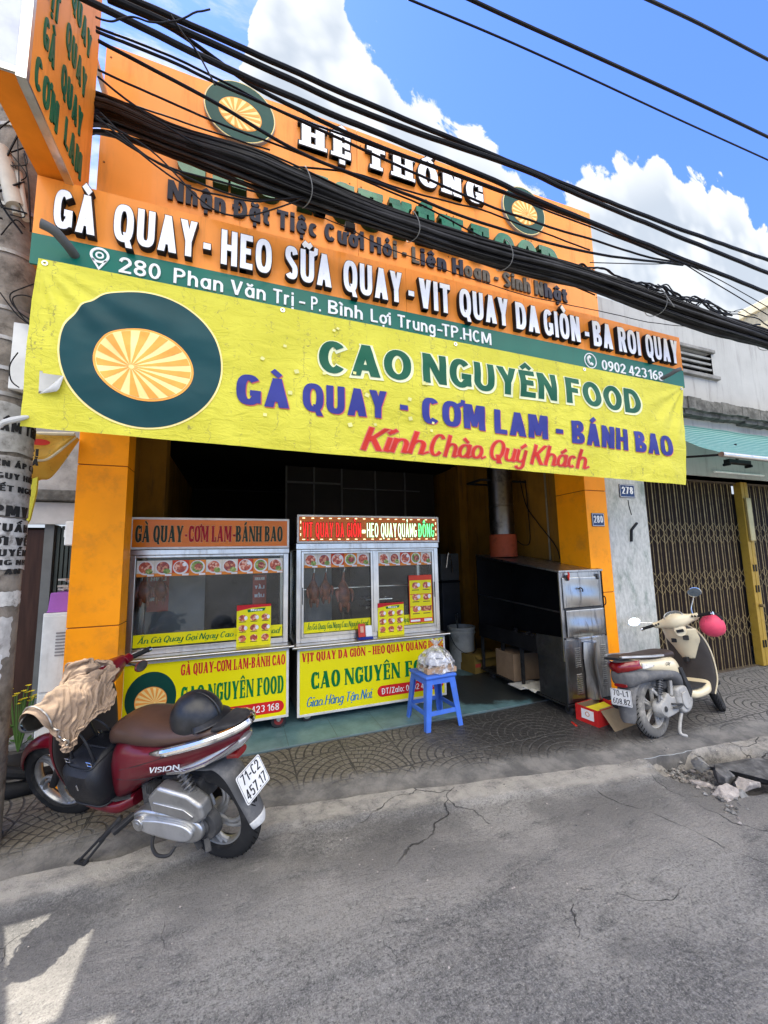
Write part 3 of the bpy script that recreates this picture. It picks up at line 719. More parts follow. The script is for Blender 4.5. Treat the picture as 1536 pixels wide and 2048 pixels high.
# ------------------------------------------------------------------ the shophouse
FY = 3.05
ORANGE = mat('orange_panel', (.80, .262, .036), rough=.42, var=.07, vscale=1.3, dirt=(.42, .15, .035), dscale=2.6, damt=.5, streak=True, coat=.08)
ORANGE_PIL = mat('orange_pillar', (.94, .315, .005), rough=.45, var=.08, vscale=2.0, dirt=(.35, .14, .03), dscale=5, damt=.35, bump=.06)
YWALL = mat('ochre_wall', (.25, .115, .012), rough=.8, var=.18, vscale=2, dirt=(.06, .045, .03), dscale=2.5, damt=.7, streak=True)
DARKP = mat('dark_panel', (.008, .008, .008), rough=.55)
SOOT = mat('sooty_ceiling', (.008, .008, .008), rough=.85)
ALU = mat('aluminium_trim', (.62, .61, .58), rough=.33, metal=1, dirt=(.2, .19, .17), dscale=8, damt=.5)
house = thing('shophouse', 'orange fronted shophouse with an open dark ground floor between two square pillars', 'shophouse', (1.3, FY, 0))
HB = Vector((1.3, FY, 0))
def mbh(): m_ = MB(); m_.M = Matrix.Translation(-HB); return m_
for x0, x1, fy_, pd in ((-1.132, -.812, 3.42, .20), (3.345, 3.635, FY, .40)):
    mb = mbh(); z = -.03
    for zt in ((1.105, 2.155, 3.05) if x0 > 0 else (1.056, 2.235, 3.05)):      # panelled in three lengths with a shadow joint
        mb.box(x0, fy_, z, x1, fy_ + pd, zt - .004); z = zt + .004
    mb.box(x0 + .006, fy_ + .006, 0, x1 - .006, fy_ + pd - .01, 3.04, 1)
    mb.build('pillar', [ORANGE_PIL, mat('joint_dark', (.25, .08, .01))], house, bevel=.003)
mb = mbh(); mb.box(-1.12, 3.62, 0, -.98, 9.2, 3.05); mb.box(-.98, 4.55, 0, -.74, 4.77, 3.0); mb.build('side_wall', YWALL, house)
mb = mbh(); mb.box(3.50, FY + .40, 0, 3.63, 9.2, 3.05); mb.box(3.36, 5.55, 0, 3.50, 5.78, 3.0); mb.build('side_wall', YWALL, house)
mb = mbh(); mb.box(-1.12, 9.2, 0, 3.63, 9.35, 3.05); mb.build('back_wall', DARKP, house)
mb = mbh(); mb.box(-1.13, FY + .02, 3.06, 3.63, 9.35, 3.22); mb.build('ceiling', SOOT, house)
mb = mbh(); mb.box(-.99, FY + .03, 3.22, 3.70, FY + .18, 5.28); mb.build('parapet_wall', mat('cement_wall', (.35, .34, .32), rough=.9), house)
mb = mbh(); mb.box(-1.13, FY + .18, 3.22, 3.63, 9.35, 3.30); mb.build('roof_slab', mat('cement_wall', (.35, .34, .32)), house)
# partition of dark panels in thin bright frames, set back in the room
MULL = mat('dull_mullion', (.10, .10, .10), rough=.5)
part_ = thing('partition', 'dark panelled partition with thin aluminium bars at the back of the open room', 'partition', (2.0, 6.3, 0))
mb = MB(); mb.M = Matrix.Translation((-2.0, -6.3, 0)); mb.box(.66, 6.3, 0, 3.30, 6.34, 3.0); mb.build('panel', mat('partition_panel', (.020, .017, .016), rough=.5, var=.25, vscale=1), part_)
for x in (.66, 1.10, 1.56, 2.15, 2.70):
    mb = MB(); mb.M = Matrix.Translation((-2.0, -6.3, 0)); mb.box(x, 6.27, 0, x + .026, 6.298, 3.0); mb.build('mullion', MULL, part_)
mb = MB(); mb.M = Matrix.Translation((-2.0, -6.3, 0)); mb.box(.69, 6.262, 2.72, 1.56, 6.296, 2.75); mb.box(1.56, 6.262, 2.66, 3.0, 6.296, 2.675); mb.build('rail', MULL, part_)

# ------------------------------------------------------------------ upper sign board on the parapet
WHITE_ACR = mat('white_letter_face', (.86, .86, .86), rough=.4, var=.03, vscale=30, dirt=(.60, .60, .60), dscale=14, damt=.25, streak=True)
BLACK = mat('black_return', (.012, .012, .013), rough=.5)
GREEN_M = mat('green_metal_letter', (.008, .12, .05), rough=.28, metal=.0, coat=.6, var=.3, vscale=9)
GREEN_D = mat('dark_green_return', (.006, .045, .026), rough=.4)
NAVY = mat('black_blue_letter', (.018, .02, .032), rough=.5)
WORN = mat('worn_letter', (.085, .075, .058), rough=.6, var=.35, vscale=25)
GREEN_STRIP = mat('green_strip', (.004, .125, .085), rough=.4, var=.08, vscale=1.5, dirt=(.03, .12, .08), dscale=3, damt=.4, streak=True, coat=.15)
DGREEN = mat('roundel_green', (.005, .05, .038), rough=.45, var=.1)
CREAM = mat('sunburst_cream', (.84, .66, .26), rough=.5); RAYO = mat('sunburst_orange', (.80, .33, .06), rough=.5)
SIGN_RIM = mat('roundel_rim', (.30, .30, .28), rough=.5)
def roundel(mb, put, cx, cz, rx, rz, d, e=.0015, orient=1, seg=56, outline=True):
    """disc(0) cream edge(1) ray(2) - flat emblem: green disc, sun-ray oval. mapped by put(x,z,depth)"""
    def disc(x, z, a, b, dep, m_, tilt=0):
        vs = [put(x, z, dep)]
        NR = 16 if seg > 60 else 2
        for rr in [(k + 1) / NR for k in range(NR)]:
            for i in range(seg):
                t_ = 2 * math.pi * i / seg; p, q = a * rr * math.cos(t_), b * rr * math.sin(t_)
                vs.append(put(x + p * math.cos(tilt) - q * math.sin(tilt), z + p * math.sin(tilt) + q * math.cos(tilt), dep))
        fs = [(0, 1 + i, 1 + (i + 1) % seg) for i in range(seg)] + [(1 + k * seg + i, 1 + (k + 1) * seg + i, 1 + (k + 1) * seg + (i + 1) % seg, 1 + k * seg + (i + 1) % seg) for k in range(NR - 1) for i in range(seg)]
        mb.add(vs, fs, m_)
    if outline: disc(cx, cz, rx * 1.025, rz * 1.025, d, 1)
    disc(cx, cz, rx, rz, d + e, 0)
    ox, oz = cx + .0 * rx * orient, cz - .10 * rz; a, b, tl = .60 * rx, .50 * rz, R(-12) * orient
    disc(ox, oz, a * 1.05, b * 1.06, d + 2 * e, 2, tl); disc(ox, oz, a, b, d + 3 * e, 1, tl)
    fx_, fz_ = -.25 * a * orient, -.2 * b
    nr = 15
    for k in range(nr):
        a0 = 2 * math.pi * k / nr; a1 = a0 + math.pi / nr
        pts = []
        for t_ in [a0 + (a1 - a0) * k_ / 4 for k_ in range(5)]:
            pts.append((a * .985 * math.cos(t_), b * .985 * math.sin(t_)))
        poly = [(fx_, fz_)] + pts
        def sub_(t, p): return (fx_ + (p[0] - fx_) * t, fz_ + (p[1] - fz_) * t)
        prev = None
        for t in [.06 + .94 * k_ / 14 for k_ in range(15)]:
            cur = [sub_(t, p) for p in pts]
            if prev:
                vs = [put(ox + p * math.cos(tl) - q * math.sin(tl), oz + p * math.sin(tl) + q * math.cos(tl), d + 4 * e) for p, q in prev + cur]
                mb.add(vs, [(k_, k_ + 1, k_ + 6, k_ + 5) for k_ in range(4)], 2)
            prev = cur
def flat_put(y): return lambda x, z, dep: (x, y - dep, z)
up_sign = thing('parapet_sign', 'tall orange sign board on the parapet with raised white and green letters behind the cables', 'sign', (1.36, FY, 3.3))
UB = Vector((1.36, FY, 3.3))
def mbu(): m_ = MB(); m_.M = Matrix.Translation(-UB); return m_
mb = mbu()
xs_ = [-1.0, -.05, .92, 1.86, 2.80, 3.715]
def topz(x): return 5.33 + .055 * (x + 1) / 4.7 + .012 * math.sin(x * 2.3) - .018 * max(0, 1 - abs(x + .35) / .5)
for a, b in zip(xs_, xs_[1:]):
    n_ = 8
    pts = [(a + .0015, 3.32), (b - .0015, 3.32)] + [(b - .0015 - (b - a - .003) * i / n_, topz(b - (b - a) * i / n_)) for i in range(n_ + 1)]
    mb.prism(pts, lambda x, z: (x, FY - .045, z), lambda x, z: (x, FY + .028, z))
mb.build('board', ORANGE, up_sign, smooth=0)
UY = FY - .046
for x in xs_[:-1]:
    for z in (3.9, 4.35, 4.8, 5.22):
        for dx_ in (.035, .90):
            if x + dx_ < 3.7: mb = mbu(); mb.cyl((x + dx_, UY + .002, z), (x + dx_, UY - .003, z), .008, .006, 8); mb.build('screw', mat('screw_head', (.25, .10, .03), rough=.5, metal=.5), up_sign)
def ubase(px, py, y=UY): return onY(px, py, y)
def place(px0, px1, pyb0, pyb1, y):
    a, b = onY(px0, pyb0, y), onY(px1, pyb1, y); return a.x, b.x, (a.z + b.z) / 2
def tput(y):
    return lambda x, z, dep: (x, y - dep, z)
def utext(name, text, st, xa, xb, z, cap, d, mats, parent, y, base, grow=0, m=0, mface=None, d0=-.001, lift=.00025):
    mb = MB(); mb.M = Matrix.Translation(-base)
    letters(mb, text, st, xa, xb, z, cap, tput(y), d0, d, grow=grow, m=m, mface=mface, lift=lift)
    return mb.build(name, mats, parent, smooth=0)
# HỆ THỐNG: white slab letters with black returns
za = onY(620, 308, UY).z; zb = onY(955, 411, UY).z; zt = onY(618, 262, UY - .05).z
z_he = (za + zb) / 2; cap_he = .245
for txt, p0, p1 in (('HỆ', 604, 708), ('THỐNG', 735, 968)):
    xa = onY(p0, 300, UY - .05).x; xb = onY(p1, 400, UY - .05).x
    mb = mbu(); letters(mb, txt, SLAB, xa, xb, z_he, cap_he, tput(UY), -.001, .036, grow=.008, m=0)
    letters(mb, txt, SLAB, xa, xb, z_he, cap_he, tput(UY), .038, .039, m=1)
    mb.build('raised_word', [BLACK, WHITE_ACR], up_sign, smooth=0)
# CAO NGUYÊN FOOD: big green metal letters, partly behind the cables
z0_ = 4.385; cap_ = .335
for txt, p0, q0, p1, q1 in (('CAO', 352, 330, 566, 400), ('NGUYÊN', 602, 400, 928, 470), ('FOOD', 950, 480, 1124, 545)):
    xa = onY(p0, q0, UY - .07).x; xb = onY(p1, q1, UY - .07).x
    mb = mbu(); letters(mb, txt, SLAB, xa, xb, z0_, cap_, tput(UY), -.001, .06, grow=.004, m=0, mface=1)
    mb.build('raised_word', [GREEN_D, GREEN_M], up_sign, smooth=0)
# Nhận Đặt Tiệc ...
zn0 = onY(342, 402, UY).z; zn1 = onY(1128, 606, UY).z
for txt, p0, q0, p1, q1, mt in (('Nhận Đặt Tiệc Cưới Hỏ', 335, 402, 783, 515, NAVY), ('i - L', 786, 516, 838, 528, WORN), ('iên H', 841, 530, 925, 552, NAVY), ('oan - Sinh N', 928, 553, 1085, 596, WORN), ('hật', 1088, 596, 1133, 606, NAVY)):
    xa = onY(p0, q0, UY).x; xb = onY(p1, q1, UY).x
    utext('raised_word', txt, DISPLAY, xa, xb, (zn0 + zn1) / 2, .158, .018, mt, up_sign, UY, UB)
for px, py, r_ in ((481, 231, .262), (1045, 426, .262)):
    c = onY(px, py, UY)
    mb = mbu(); mb.cyl((c.x, UY + .004, c.z), (c.x, UY - .028, c.z), r_ * 1.04, n=56, m=3)
    roundel(mb, tput(UY), c.x, c.z, r_, r_, .0295, orient=1 if px < 700 else -1)
    mb.build('roundel', [DGREEN, CREAM, RAYO, SIGN_RIM], up_sign, smooth=30)

# ------------------------------------------------------------------ lower fascia sign (box over the opening)
KL = .88
LY = 2.75 * KL
LX0, LX1 = -1.22 * KL, 4.60 * KL; LZ0, LZg, LZ1 = 1.5 + 1.805 * KL, 1.5 + 2.005 * KL, 1.5 + 2.395 * KL
low = thing('fascia_sign', 'long orange and green fascia sign box with white block letters and the street address', 'sign', (1.7, LY, LZ0))
LB = Vector((1.7, LY, LZ0))
def mbl(): m_ = MB(); m_.M = Matrix.Translation(-LB); return m_
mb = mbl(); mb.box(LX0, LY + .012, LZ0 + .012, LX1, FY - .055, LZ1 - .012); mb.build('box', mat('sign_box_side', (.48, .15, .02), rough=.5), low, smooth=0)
mb = mbl()
for a, b in zip((LX0, .02, 1.10, 2.16, 3.24), (.02, 1.10, 2.16, 3.24, LX1)): mb.box(a + .001, LY, LZg, b - .001, LY + .011, LZ1)
mb.build('orange_panel', ORANGE, low, smooth=0)
mb = mbl(); mb.box(LX0, LY - .001, LZ0, LX1, LY + .011, LZg - .001); mb.build('green_panel', GREEN_STRIP, low, smooth=0)
zl = (onY(118, 455, LY - .05).z + onY(1352, 724, LY - .05).z) / 2; capl = .262 * KL
for txt, p0, q0, p1, q1 in (('GÀ', 103, 455, 192, 466), ('QUAY', 224, 480, 396, 508), ('-', 405, 500, 424, 505), ('HEO', 440, 527, 546, 545), ('SỮA', 569, 555, 666, 575), ('QUAY', 686, 585, 808, 605),
                            ('-', 816, 600, 832, 603), ('VIT', 838, 615, 905, 630), ('QUAY', 919, 635, 1021, 650), ('DA', 1032, 655, 1083, 665), ('GIÒN', 1088, 668, 1165, 688),
                            ('-', 1169, 670, 1182, 672), ('BA', 1187, 690, 1230, 700), ('ROI', 1238, 705, 1286, 712), ('QUAY', 1293, 718, 1361, 728)):
    xa = onY(p0 + 1.5, q0, LY - .04).x; xb = onY(p1 - 3, q1, LY - .04).x
    mb = mbl(); letters(mb, txt, HEAVY, xa, xb, zl, capl, tput(LY), -.001, .036, grow=.006, m=0)
    letters(mb, txt, HEAVY, xa, xb, zl, capl, tput(LY), .0385, .0395, m=1)
    mb.build('raised_word', [BLACK, WHITE_ACR], low, smooth=0)
WHITE_FLAT = mat('white_vinyl', (.78, .78, .76), rough=.5, var=.05, dirt=(.5, .5, .46), dscale=20, damt=.3)
za_ = (onY(242, 546, LY).z + onY(980, 691, LY).z) / 2
for txt, p0, q0, p1, q1 in (('280', 238, 545, 321, 560), ('Phan', 347, 570, 446, 590), ('Văn', 461, 590, 531, 600), ('Trị', 546, 610, 587, 615), ('-', 598, 605, 610, 607), ('P.', 622, 622, 641, 628),
                            ('Bình', 656, 628, 725, 640), ('Lợi', 741, 640, 781, 655), ('Trung', 795, 655, 870, 668), ('-', 874, 662, 884, 664), ('TP.HCM', 884, 672, 982, 692)):
    xa = onY(p0, q0, LY).x; xb = onY(p1, q1, LY).x
    utext('address_word', txt, SANS, xa, xb, za_, .108 * KL, .007, WHITE_FLAT, low, LY - .001, LB)
zp = onY(1262, 751, LY).z
for txt, p0, p1 in (('0902', 1204, 1251), ('423', 1257, 1292), ('168', 1295, 1325)):
    utext('phone_number', txt, SANS, onY(p0, 745, LY).x, onY(p1, 755, LY).x, zp, .105 * KL, .007, WHITE_FLAT, low, LY - .001, LB)
def ring_mb(mb, cx, cz, r0, r1, y0, y1, m=0, n=32):
    vs = []; fs = []
    for k, (r_, y_) in enumerate(((r0, y1), (r1, y1), (r1, y0), (r0, y0))):
        vs += [(cx + r_ * math.cos(2 * math.pi * i / n), y_, cz + r_ * math.sin(2 * math.pi * i / n)) for i in range(n)]
    for k in range(4):
        for i in range(n): fs.append((k * n + i, k * n + (i + 1) % n, ((k + 1) % 4) * n + (i + 1) % n, ((k + 1) % 4) * n + i))
    mb.add(vs, fs, m)
c = onY(1180, 722, LY); mb = mbl(); ring_mb(mb, c.x, c.z, .062, .070, LY, LY - .007)
hs = [(c.x - .016 + .012 * math.cos(t_) - .02 * abs(math.sin(t_)) ** 2 * 0, c.z) for t_ in (0,)]
mb.tube([(c.x - .022, LY - .006, c.z + .034), (c.x - .034, LY - .006, c.z + .012), (c.x - .026, LY - .006, c.z - .016), (c.x - .004, LY - .006, c.z - .038)], .009, 6)
mb.obox((c.x - .013, LY - .006, c.z + .030), (.026, .014, .02), Matrix.Rotation(R(35), 3, 'Y')); mb.obox((c.x + .008, LY - .006, c.z - .031), (.026, .014, .02), Matrix.Rotation(R(35), 3, 'Y'))
mb.build('phone_icon', WHITE_FLAT, low)
c = onY(200, 512, LY); mb = mbl(); ring_mb(mb, c.x, c.z, .012, .020, LY, LY - .007); ring_mb(mb, c.x, c.z, .034, .046, LY, LY - .007)
mb.prism([(c.x - .040, c.z - .024), (c.x - .026, c.z - .026), (c.x, c.z - .072), (c.x + .026, c.z - .026), (c.x + .040, c.z - .024), (c.x, c.z - .09)], lambda x, z: (x, LY - .007, z), lambda x, z: (x, LY - .002, z))
vs = []
mb.tube([(c.x + .04 * math.cos(t_), LY - .005, c.z - .092 + .014 * math.sin(t_)) for t_ in [math.pi * (1.05 + .9 * i / 10 + 0.0) for i in range(11)]], .005, 6)
mb.build('pin_icon', WHITE_FLAT, low)
for px, py, dx_ in ((150, 506, -.10), (1322, 755, .06)):
    c = onY(px, py, LY); mb = mbl()
    mb.tube(spline([(c.x, LY + .01, c.z - .012), (c.x + dx_ * .15, LY - .06, c.z - .006), (c.x + dx_ * .5, LY - .12, c.z + .015), (c.x + dx_, LY - .14, c.z + .026)], 5), .024 if dx_ < 0 else .018, 14)
    mb.build('pipe_stub', mat('grey_pipe', (.10, .105, .105), rough=.55), low)
# ------------------------------------------------------------------ cloth banner hung below
BY = 2.66 * KL
bTL, bTR, bBL, bBR = onY(80, 521, BY), onY(1363, 775, BY), onY(46, 856, BY), onY(1365, 971, BY)
def wrinkle(x, z):
    w_ = .020 * fbm(x * .9, z * 1.7, 3.1) + .006 * fbm(x * 3.5, z * 5.5, 1.7)
    for c_, s_ in ((bTL, 1), (bTR, -1)):
        dx_ = (x - c_.x) * s_; dz_ = c_.z - z; d = math.hypot(dx_, dz_) + .02
        a = math.atan2(dz_, dx_ + .001)
        w_ += .018 * math.exp(-d / .55) * math.sin(a * 16 + 1.0) * min(1, d / .15)
    w_ += .008 * math.sin(z * 26 + x * 2.0 + 2 * fbm(x, z)) * max(0, fbm(x * .8, z * .8, 7))
    return w_
def bput(x, z, dep): return (x, BY - .015 - (wrinkle(x, z) + .015) * min(1, max(.12, (bedge(x)[1] - z) / .22)) - dep, z)
def bedge(x):   # x -> (bottom z, top z)
    t_ = (x - bTL.x) / (bTR.x - bTL.x); return bBL.z + (bBR.z - bBL.z) * t_, bTL.z + (bTR.z - bTL.z) * t_
def fabric_mat(name, col, col2):
    m = bpy.data.materials.new(name); m.use_nodes = True; nt = m.node_tree; nd = NT(nt); b = nt.nodes['Principled BSDF']
    g = nd.n('ShaderNodeTexCoord').outputs['Object']; s = nd.n('ShaderNodeSeparateXYZ'); nd.put(s, 0, g)
    nz = nd.noise(g, 2.2, 6, .6); c = nd.mix(nd.ss(nz, .3, .7), col, col2)
    vert = nd.noise(nd.scale(g, (9, 1, .5)), 2.4, 5, .62)                    # weathered print cracks, mostly vertical
    wv = nd.n('ShaderNodeTexNoise'); wv.inputs['Scale'].default_value = 14; wv.inputs['Detail'].default_value = 6; nt.links.new(g, wv.inputs['Vector'])
    def cr(scale, st_, thr):
        vd = nd.n('ShaderNodeVectorMath', operation='ADD'); nd.put(vd, 0, nd.scale(g, st_)); nd.put(vd, 1, nd.scale(wv.outputs[1], (.22, .22, .22)))
        vo = nd.n('ShaderNodeTexVoronoi', feature='DISTANCE_TO_EDGE'); vo.inputs['Scale'].default_value = scale; nt.links.new(vd.outputs[0], vo.inputs['Vector'])
        return nd.ss(vo.outputs['Distance'], thr, thr * .15)
    ck = nd.m('MULTIPLY', nd.m('MAXIMUM', cr(2.2, (2.6, 1, .9), .010), cr(6.0, (1, 1, 1.6), .016)), nd.ss(vert, .48, .60))
    c = nd.mix(nd.m('MULTIPLY', ck, .8), c, (.22, .19, .06))
    c = nd.mix(nd.m('MULTIPLY', nd.ss(nd.noise(nd.scale(g, (5, 1, .6)), 3, 6, .66), .62, .75), .25), c, (.42, .37, .10))
    nd.put(b, 'Base Color', c); b.inputs['Roughness'].default_value = .55; b.inputs['Specular IOR Level'].default_value = .3
    bp = nd.n('ShaderNodeBump', i_Strength=.75, i_Distance=.014)
    cre = nd.noise(nd.scale(g, (1, 1, 2.4)), 7.5, 6, .62, .9)
    nd.put(bp, 'Height', nd.m('ADD', cre, nd.m('MULTIPLY', nd.noise(g, 300, 2), .08))); nd.put(b, 'Normal', bp.outputs[0])
    # thin vinyl: a little daylight comes through
    tr = nd.n('ShaderNodeBsdfTranslucent'); nd.put(tr, 0, c); mx_ = nd.n('ShaderNodeMixShader'); nd.put(mx_, 0, .15)
    nt.links.new(b.outputs[0], mx_.inputs[1]); nt.links.new(tr.outputs[0], mx_.inputs[2]); nt.links.new(mx_.outputs[0], nt.nodes['Material Output'].inputs[0])
    return m
BAN = fabric_mat('yellow_banner_vinyl', (.55, .51, .035), (.64, .60, .055))
ban = thing('banner', 'wrinkled yellow cloth banner with dark roundel and green and blue words under the fascia sign', 'banner', (1.6, BY, 2.2))
BB = Vector((1.6, BY, 2.2))
def mbb(): m_ = MB(); m_.M = Matrix.Translation(-BB); return m_
hA, hB, hC = onY(86, 749, BY), onY(131, 757, BY), onY(84, 792, BY)
def in_tear(x, z):
    def sg(a, b): return (x - b.x) * (a.z - b.z) - (a.x - b.x) * (z - b.z)
    d = (sg(hA, hB), sg(hB, hC), sg(hC, hA)); return all(k >= 0 for k in d) or all(k <= 0 for k in d)
def bgrid(u_, v_):
    xl = bBL.x + (bTL.x - bBL.x) * v_; xr = bBR.x + (bTR.x - bBR.x) * v_; x = xl + (xr - xl) * u_
    zb_, zt_ = bBL.z + (bBR.z - bBL.z) * u_, bTL.z + (bTR.z - bTL.z) * u_; z = zb_ + (zt_ - zb_) * v_
    return bput(x, z, 0)
mb = mbb(); mb.grid(bgrid, 420, 96, skip=lambda u_, v_: (lambda p: in_tear(p[0], p[2]))(bgrid(u_, v_))); mb.build('cloth', BAN, ban, smooth=180)
mb = mbb(); vs = []; tip = onY(127, 786, BY)
for i in range(9):
    for j in range(6):
        a, t_ = i / 8, j / 5; e0 = hC.lerp(hB, a); k_ = 1 - abs(2 * a - 1.1) / 1.1
        q = e0 + (tip - hC.lerp(hB, .62)) * (t_ * max(0, k_) * 1.1); vs.append((q.x, BY - .03 - wrinkle(q.x, q.z) - .006 - .035 * math.sin(t_ * 2.4) * max(0, k_), q.z))
mb.add(vs, [(i * 6 + j, i * 6 + j + 1, (i + 1) * 6 + j + 1, (i + 1) * 6 + j) for i in range(8) for j in range(5)]); mb.build('torn_flap', mat('banner_back', (.48, .48, .45), rough=.6), ban, smooth=180)
BG = mat('banner_green', (.006, .080, .042), rough=.5, var=.12, vscale=4); BBLUE = mat('banner_blue', (.028, .034, .19), rough=.5, var=.1, vscale=4); BRED = mat('banner_red', (.44, .025, .014), rough=.5); BHALO = mat('banner_halo', (.62, .64, .40), rough=.5); BPINK = mat('banner_pink', (.55, .12, .10), rough=.5)
BTEAL = mat('banner_roundel', (.006, .045, .050), rough=.5, var=.1, vscale=3)
bc = onY(291, 717, BY - .03); brx = (onY(451, 735, BY - .03).x - onY(131, 700, BY - .03).x) / 2; brz = (onY(285, 582, BY - .03).z - onY(297, 853, BY - .03).z) / 2
mb = mbb(); roundel(mb, bput, bc.x, bc.z, brx, brz, .003, e=.0016, seg=140); mb.build('roundel', [BTEAL, CREAM, RAYO], ban, smooth=180)
SUBDIV = [0]
_old_letters = letters
def bletters(mb, text, st, p0, q0, p1, q1, cap, d, m, grow=0, dx=0, dz=0):
    a, b = onY(p0, q0, BY - .03), onY(p1, q1, BY - .03)
    sl = (b.z - a.z) / (b.x - a.x)
    tmp = MB(); letters(tmp, text, st, a.x + dx, b.x + dx, lambda x: a.z + dz + sl * (x - a.x), cap, lambda x, z, dep: (x, -dep, z), d, d, grow=grow, lift=.00018)
    # fine enough to follow the folds
    bm = bmesh.new(); vv = [bm.verts.new(p) for p in tmp.v]
    for f in tmp.f:
        try: bm.faces.new([vv[i] for i in f])
        except ValueError: pass
    for _ in range(4):
        es = [e for e in bm.edges if e.calc_length() > .034]
        if not es: break
        bmesh.ops.subdivide_edges(bm, edges=es, cuts=1, use_grid_fill=True)
    bmesh.ops.triangulate(bm, faces=[f for f in bm.faces if len(f.verts) > 4])
    bm.verts.index_update()
    mb.add([bput(v_.co.x, v_.co.z, -v_.co.y) for v_ in bm.verts], [tuple(v_.index for v_ in f.verts) for f in bm.faces], m); bm.free()
for txt, p0, q0, p1, q1 in (('CAO', 638, 745, 823, 764), ('NGUYÊN', 846, 765, 1113, 803), ('FOOD', 1133, 805, 1283, 829)):
    mb = mbb(); bletters(mb, txt, GEO, p0, q0, p1, q1, .245 * KL, .0032, 0, grow=.012, dx=.006, dz=-.006); bletters(mb, txt, GEO, p0, q0, p1, q1, .245 * KL, .0056, 1)
    mb.build('lettering', [BHALO, BG], ban, smooth=180)
for txt, p0, q0, p1, q1 in (('GÀ', 472, 807, 578, 818), ('QUAY', 605, 822, 773, 838), ('-', 799, 836, 815, 838), ('CƠM', 843, 846, 971, 862), ('LAM', 990, 866, 1096, 879), ('-', 1112, 880, 1126, 882), ('BÁNH', 1143, 886, 1257, 901), ('BAO', 1271, 903, 1345, 913)):
    mb = mbb(); bletters(mb, txt, BOLDC, p0, q0, p1, q1, .205 * KL, .0032, 0, dx=.006, dz=-.005); bletters(mb, txt, BOLDC, p0, q0, p1, q1, .205 * KL, .0056, 1)
    mb.build('lettering', [BPINK, BBLUE], ban, smooth=180)
for txt, p0, q0, p1, q1 in (('Kính', 722, 899, 846, 908), ('Chào', 856, 910, 962, 918), ('Quý', 976, 919, 1050, 925), ('Khách', 1062, 927, 1172, 937)):
    mb = mbb(); bletters(mb, txt, SCRIPT, p0, q0, p1, q1, .17 * KL, .0032, 0, grow=.005); bletters(mb, txt, SCRIPT, p0, q0, p1, q1, .17 * KL, .0056, 1)
    mb.build('lettering', [BPINK, BRED], ban, smooth=180)
mb = mbb(); rnd = random.Random(4)
for px, py in ((668, 661), (570, 692), (525, 718), (593, 744), (648, 748), (708, 748), (676, 657), (733, 792), (820, 838), (852, 770), (818, 800), (846, 768), (750, 850), (580, 786), (862, 862), (865, 847), (700, 850), (530, 830)):
    c = onY(px, py, BY - .03); a = rnd.uniform(.2, 1.2); s_ = rnd.uniform(.012, .021)
    mb = mbb(); mb.add([bput(c.x + s_ * math.cos(a + k * math.pi / 2), c.z + .9 * s_ * math.sin(a + k * math.pi / 2), .0085) for k in range(4)], [(0, 1, 2, 3)])
    mb.build('tape_patch', mat('clear_tape', (.60, .58, .22), rough=.35), ban, smooth=0)
for u_ in (.006, .25, .5, .75, .994):
    p = bgrid(u_, .975); mb = mbb(); ring_mb(mb, p[0], p[2], .007, .014, p[1], p[1] - .005); mb.build('eyelet', ALU, ban)
mb = mbb(); c = bBL; mb.tube(spline([(c.x + .03, BY - .03, c.z + .05), (c.x - .01, BY - .06, c.z + .02), (c.x - .05, BY - .06, c.z), (c.x - .06, BY - .05, c.z - .02)], 4), [.006, .010, .012, .013, .014, .014, .013, .013, .012, .011, .009, .007, .004], 8)
mb.build('knotted_corner', mat('banner_back', (.48, .48, .45)), ban)
# ------------------------------------------------------------------ projecting sign at the left
KS = .87
PX = -1.05 * KS
PZ0 = max(1.5 + 2.4 * KS, LZ1 + .004)
pl = min(onZ(0, 200, PZ0).x, onZ(70, 345, PZ0).x)
PB = Vector((PX - .2, 2.3, PZ0))
proj_ = thing('projecting_sign', 'tall orange box sign with green lettering projecting over the street beside the pole', 'sign', PB)
def mbp(): m_ = MB(); m_.M = Matrix.Translation(-PB); return m_
PY0, PY1, PZ1 = 2.185 * KS, 3.02 * KS, 5.6
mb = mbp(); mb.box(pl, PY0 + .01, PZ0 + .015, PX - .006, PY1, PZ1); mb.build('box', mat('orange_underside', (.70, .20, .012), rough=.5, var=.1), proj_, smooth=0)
mb = mbp(); mb.box(PX - .005, PY0 + .022, PZ0, PX, PY1, PZ1); mb.build('lettered_face', ORANGE, proj_, smooth=0)
mb = mbp(); mb.box(pl, PY0, PZ0 + .03, PX - .035, PY0 + .009, PZ1); mb.build('front_face', mat('pale_metal_face', (.46, .48, .52), rough=.45), proj_, smooth=0)
mb = mbp(); mb.box(PX - .034, PY0 - .004, PZ0 - .015, PX + .004, PY0 + .020, PZ1); mb.box(PX - .036, PY0 + .021, PZ0 - .014, PX + .003, PY1, PZ0 - .001); mb.box(pl, PY0 - .004, PZ0, PX - .036, PY0 + .008, PZ0 + .028); mb.build('corner_trim', ALU, proj_, smooth=0)
for z in (PZ0 + .25, PZ0 + 1.2):
    mb = mbp(); mb.box(pl + .1, PY1, z, pl + .13, 3.2, z + .03); mb.build('bracket', ALU, proj_)
GREEN_L = mat('green_vinyl_letter', (.012, .10, .045), rough=.5)
def ptext(txt, pa, pb, cap):
    a, b = onX(*pa, PX + .01), onX(*pb, PX + .01)
    mb = mbp(); letters(mb, txt, NARROW, a.y, b.y, (a.z + b.z) / 2, cap * KS, lambda s_, z, d: (PX + d, s_, z), 0, .006, m=0); mb.build('lettering', GREEN_L, proj_, smooth=0)
ptext('CƠM', (72, 176), (117, 262), .19); ptext('LAM', (131, 292), (163, 360), .19)
ptext('GÀ', (89, 92), (111, 136), .19); ptext('QUAY', (124, 190), (165, 268), .19)
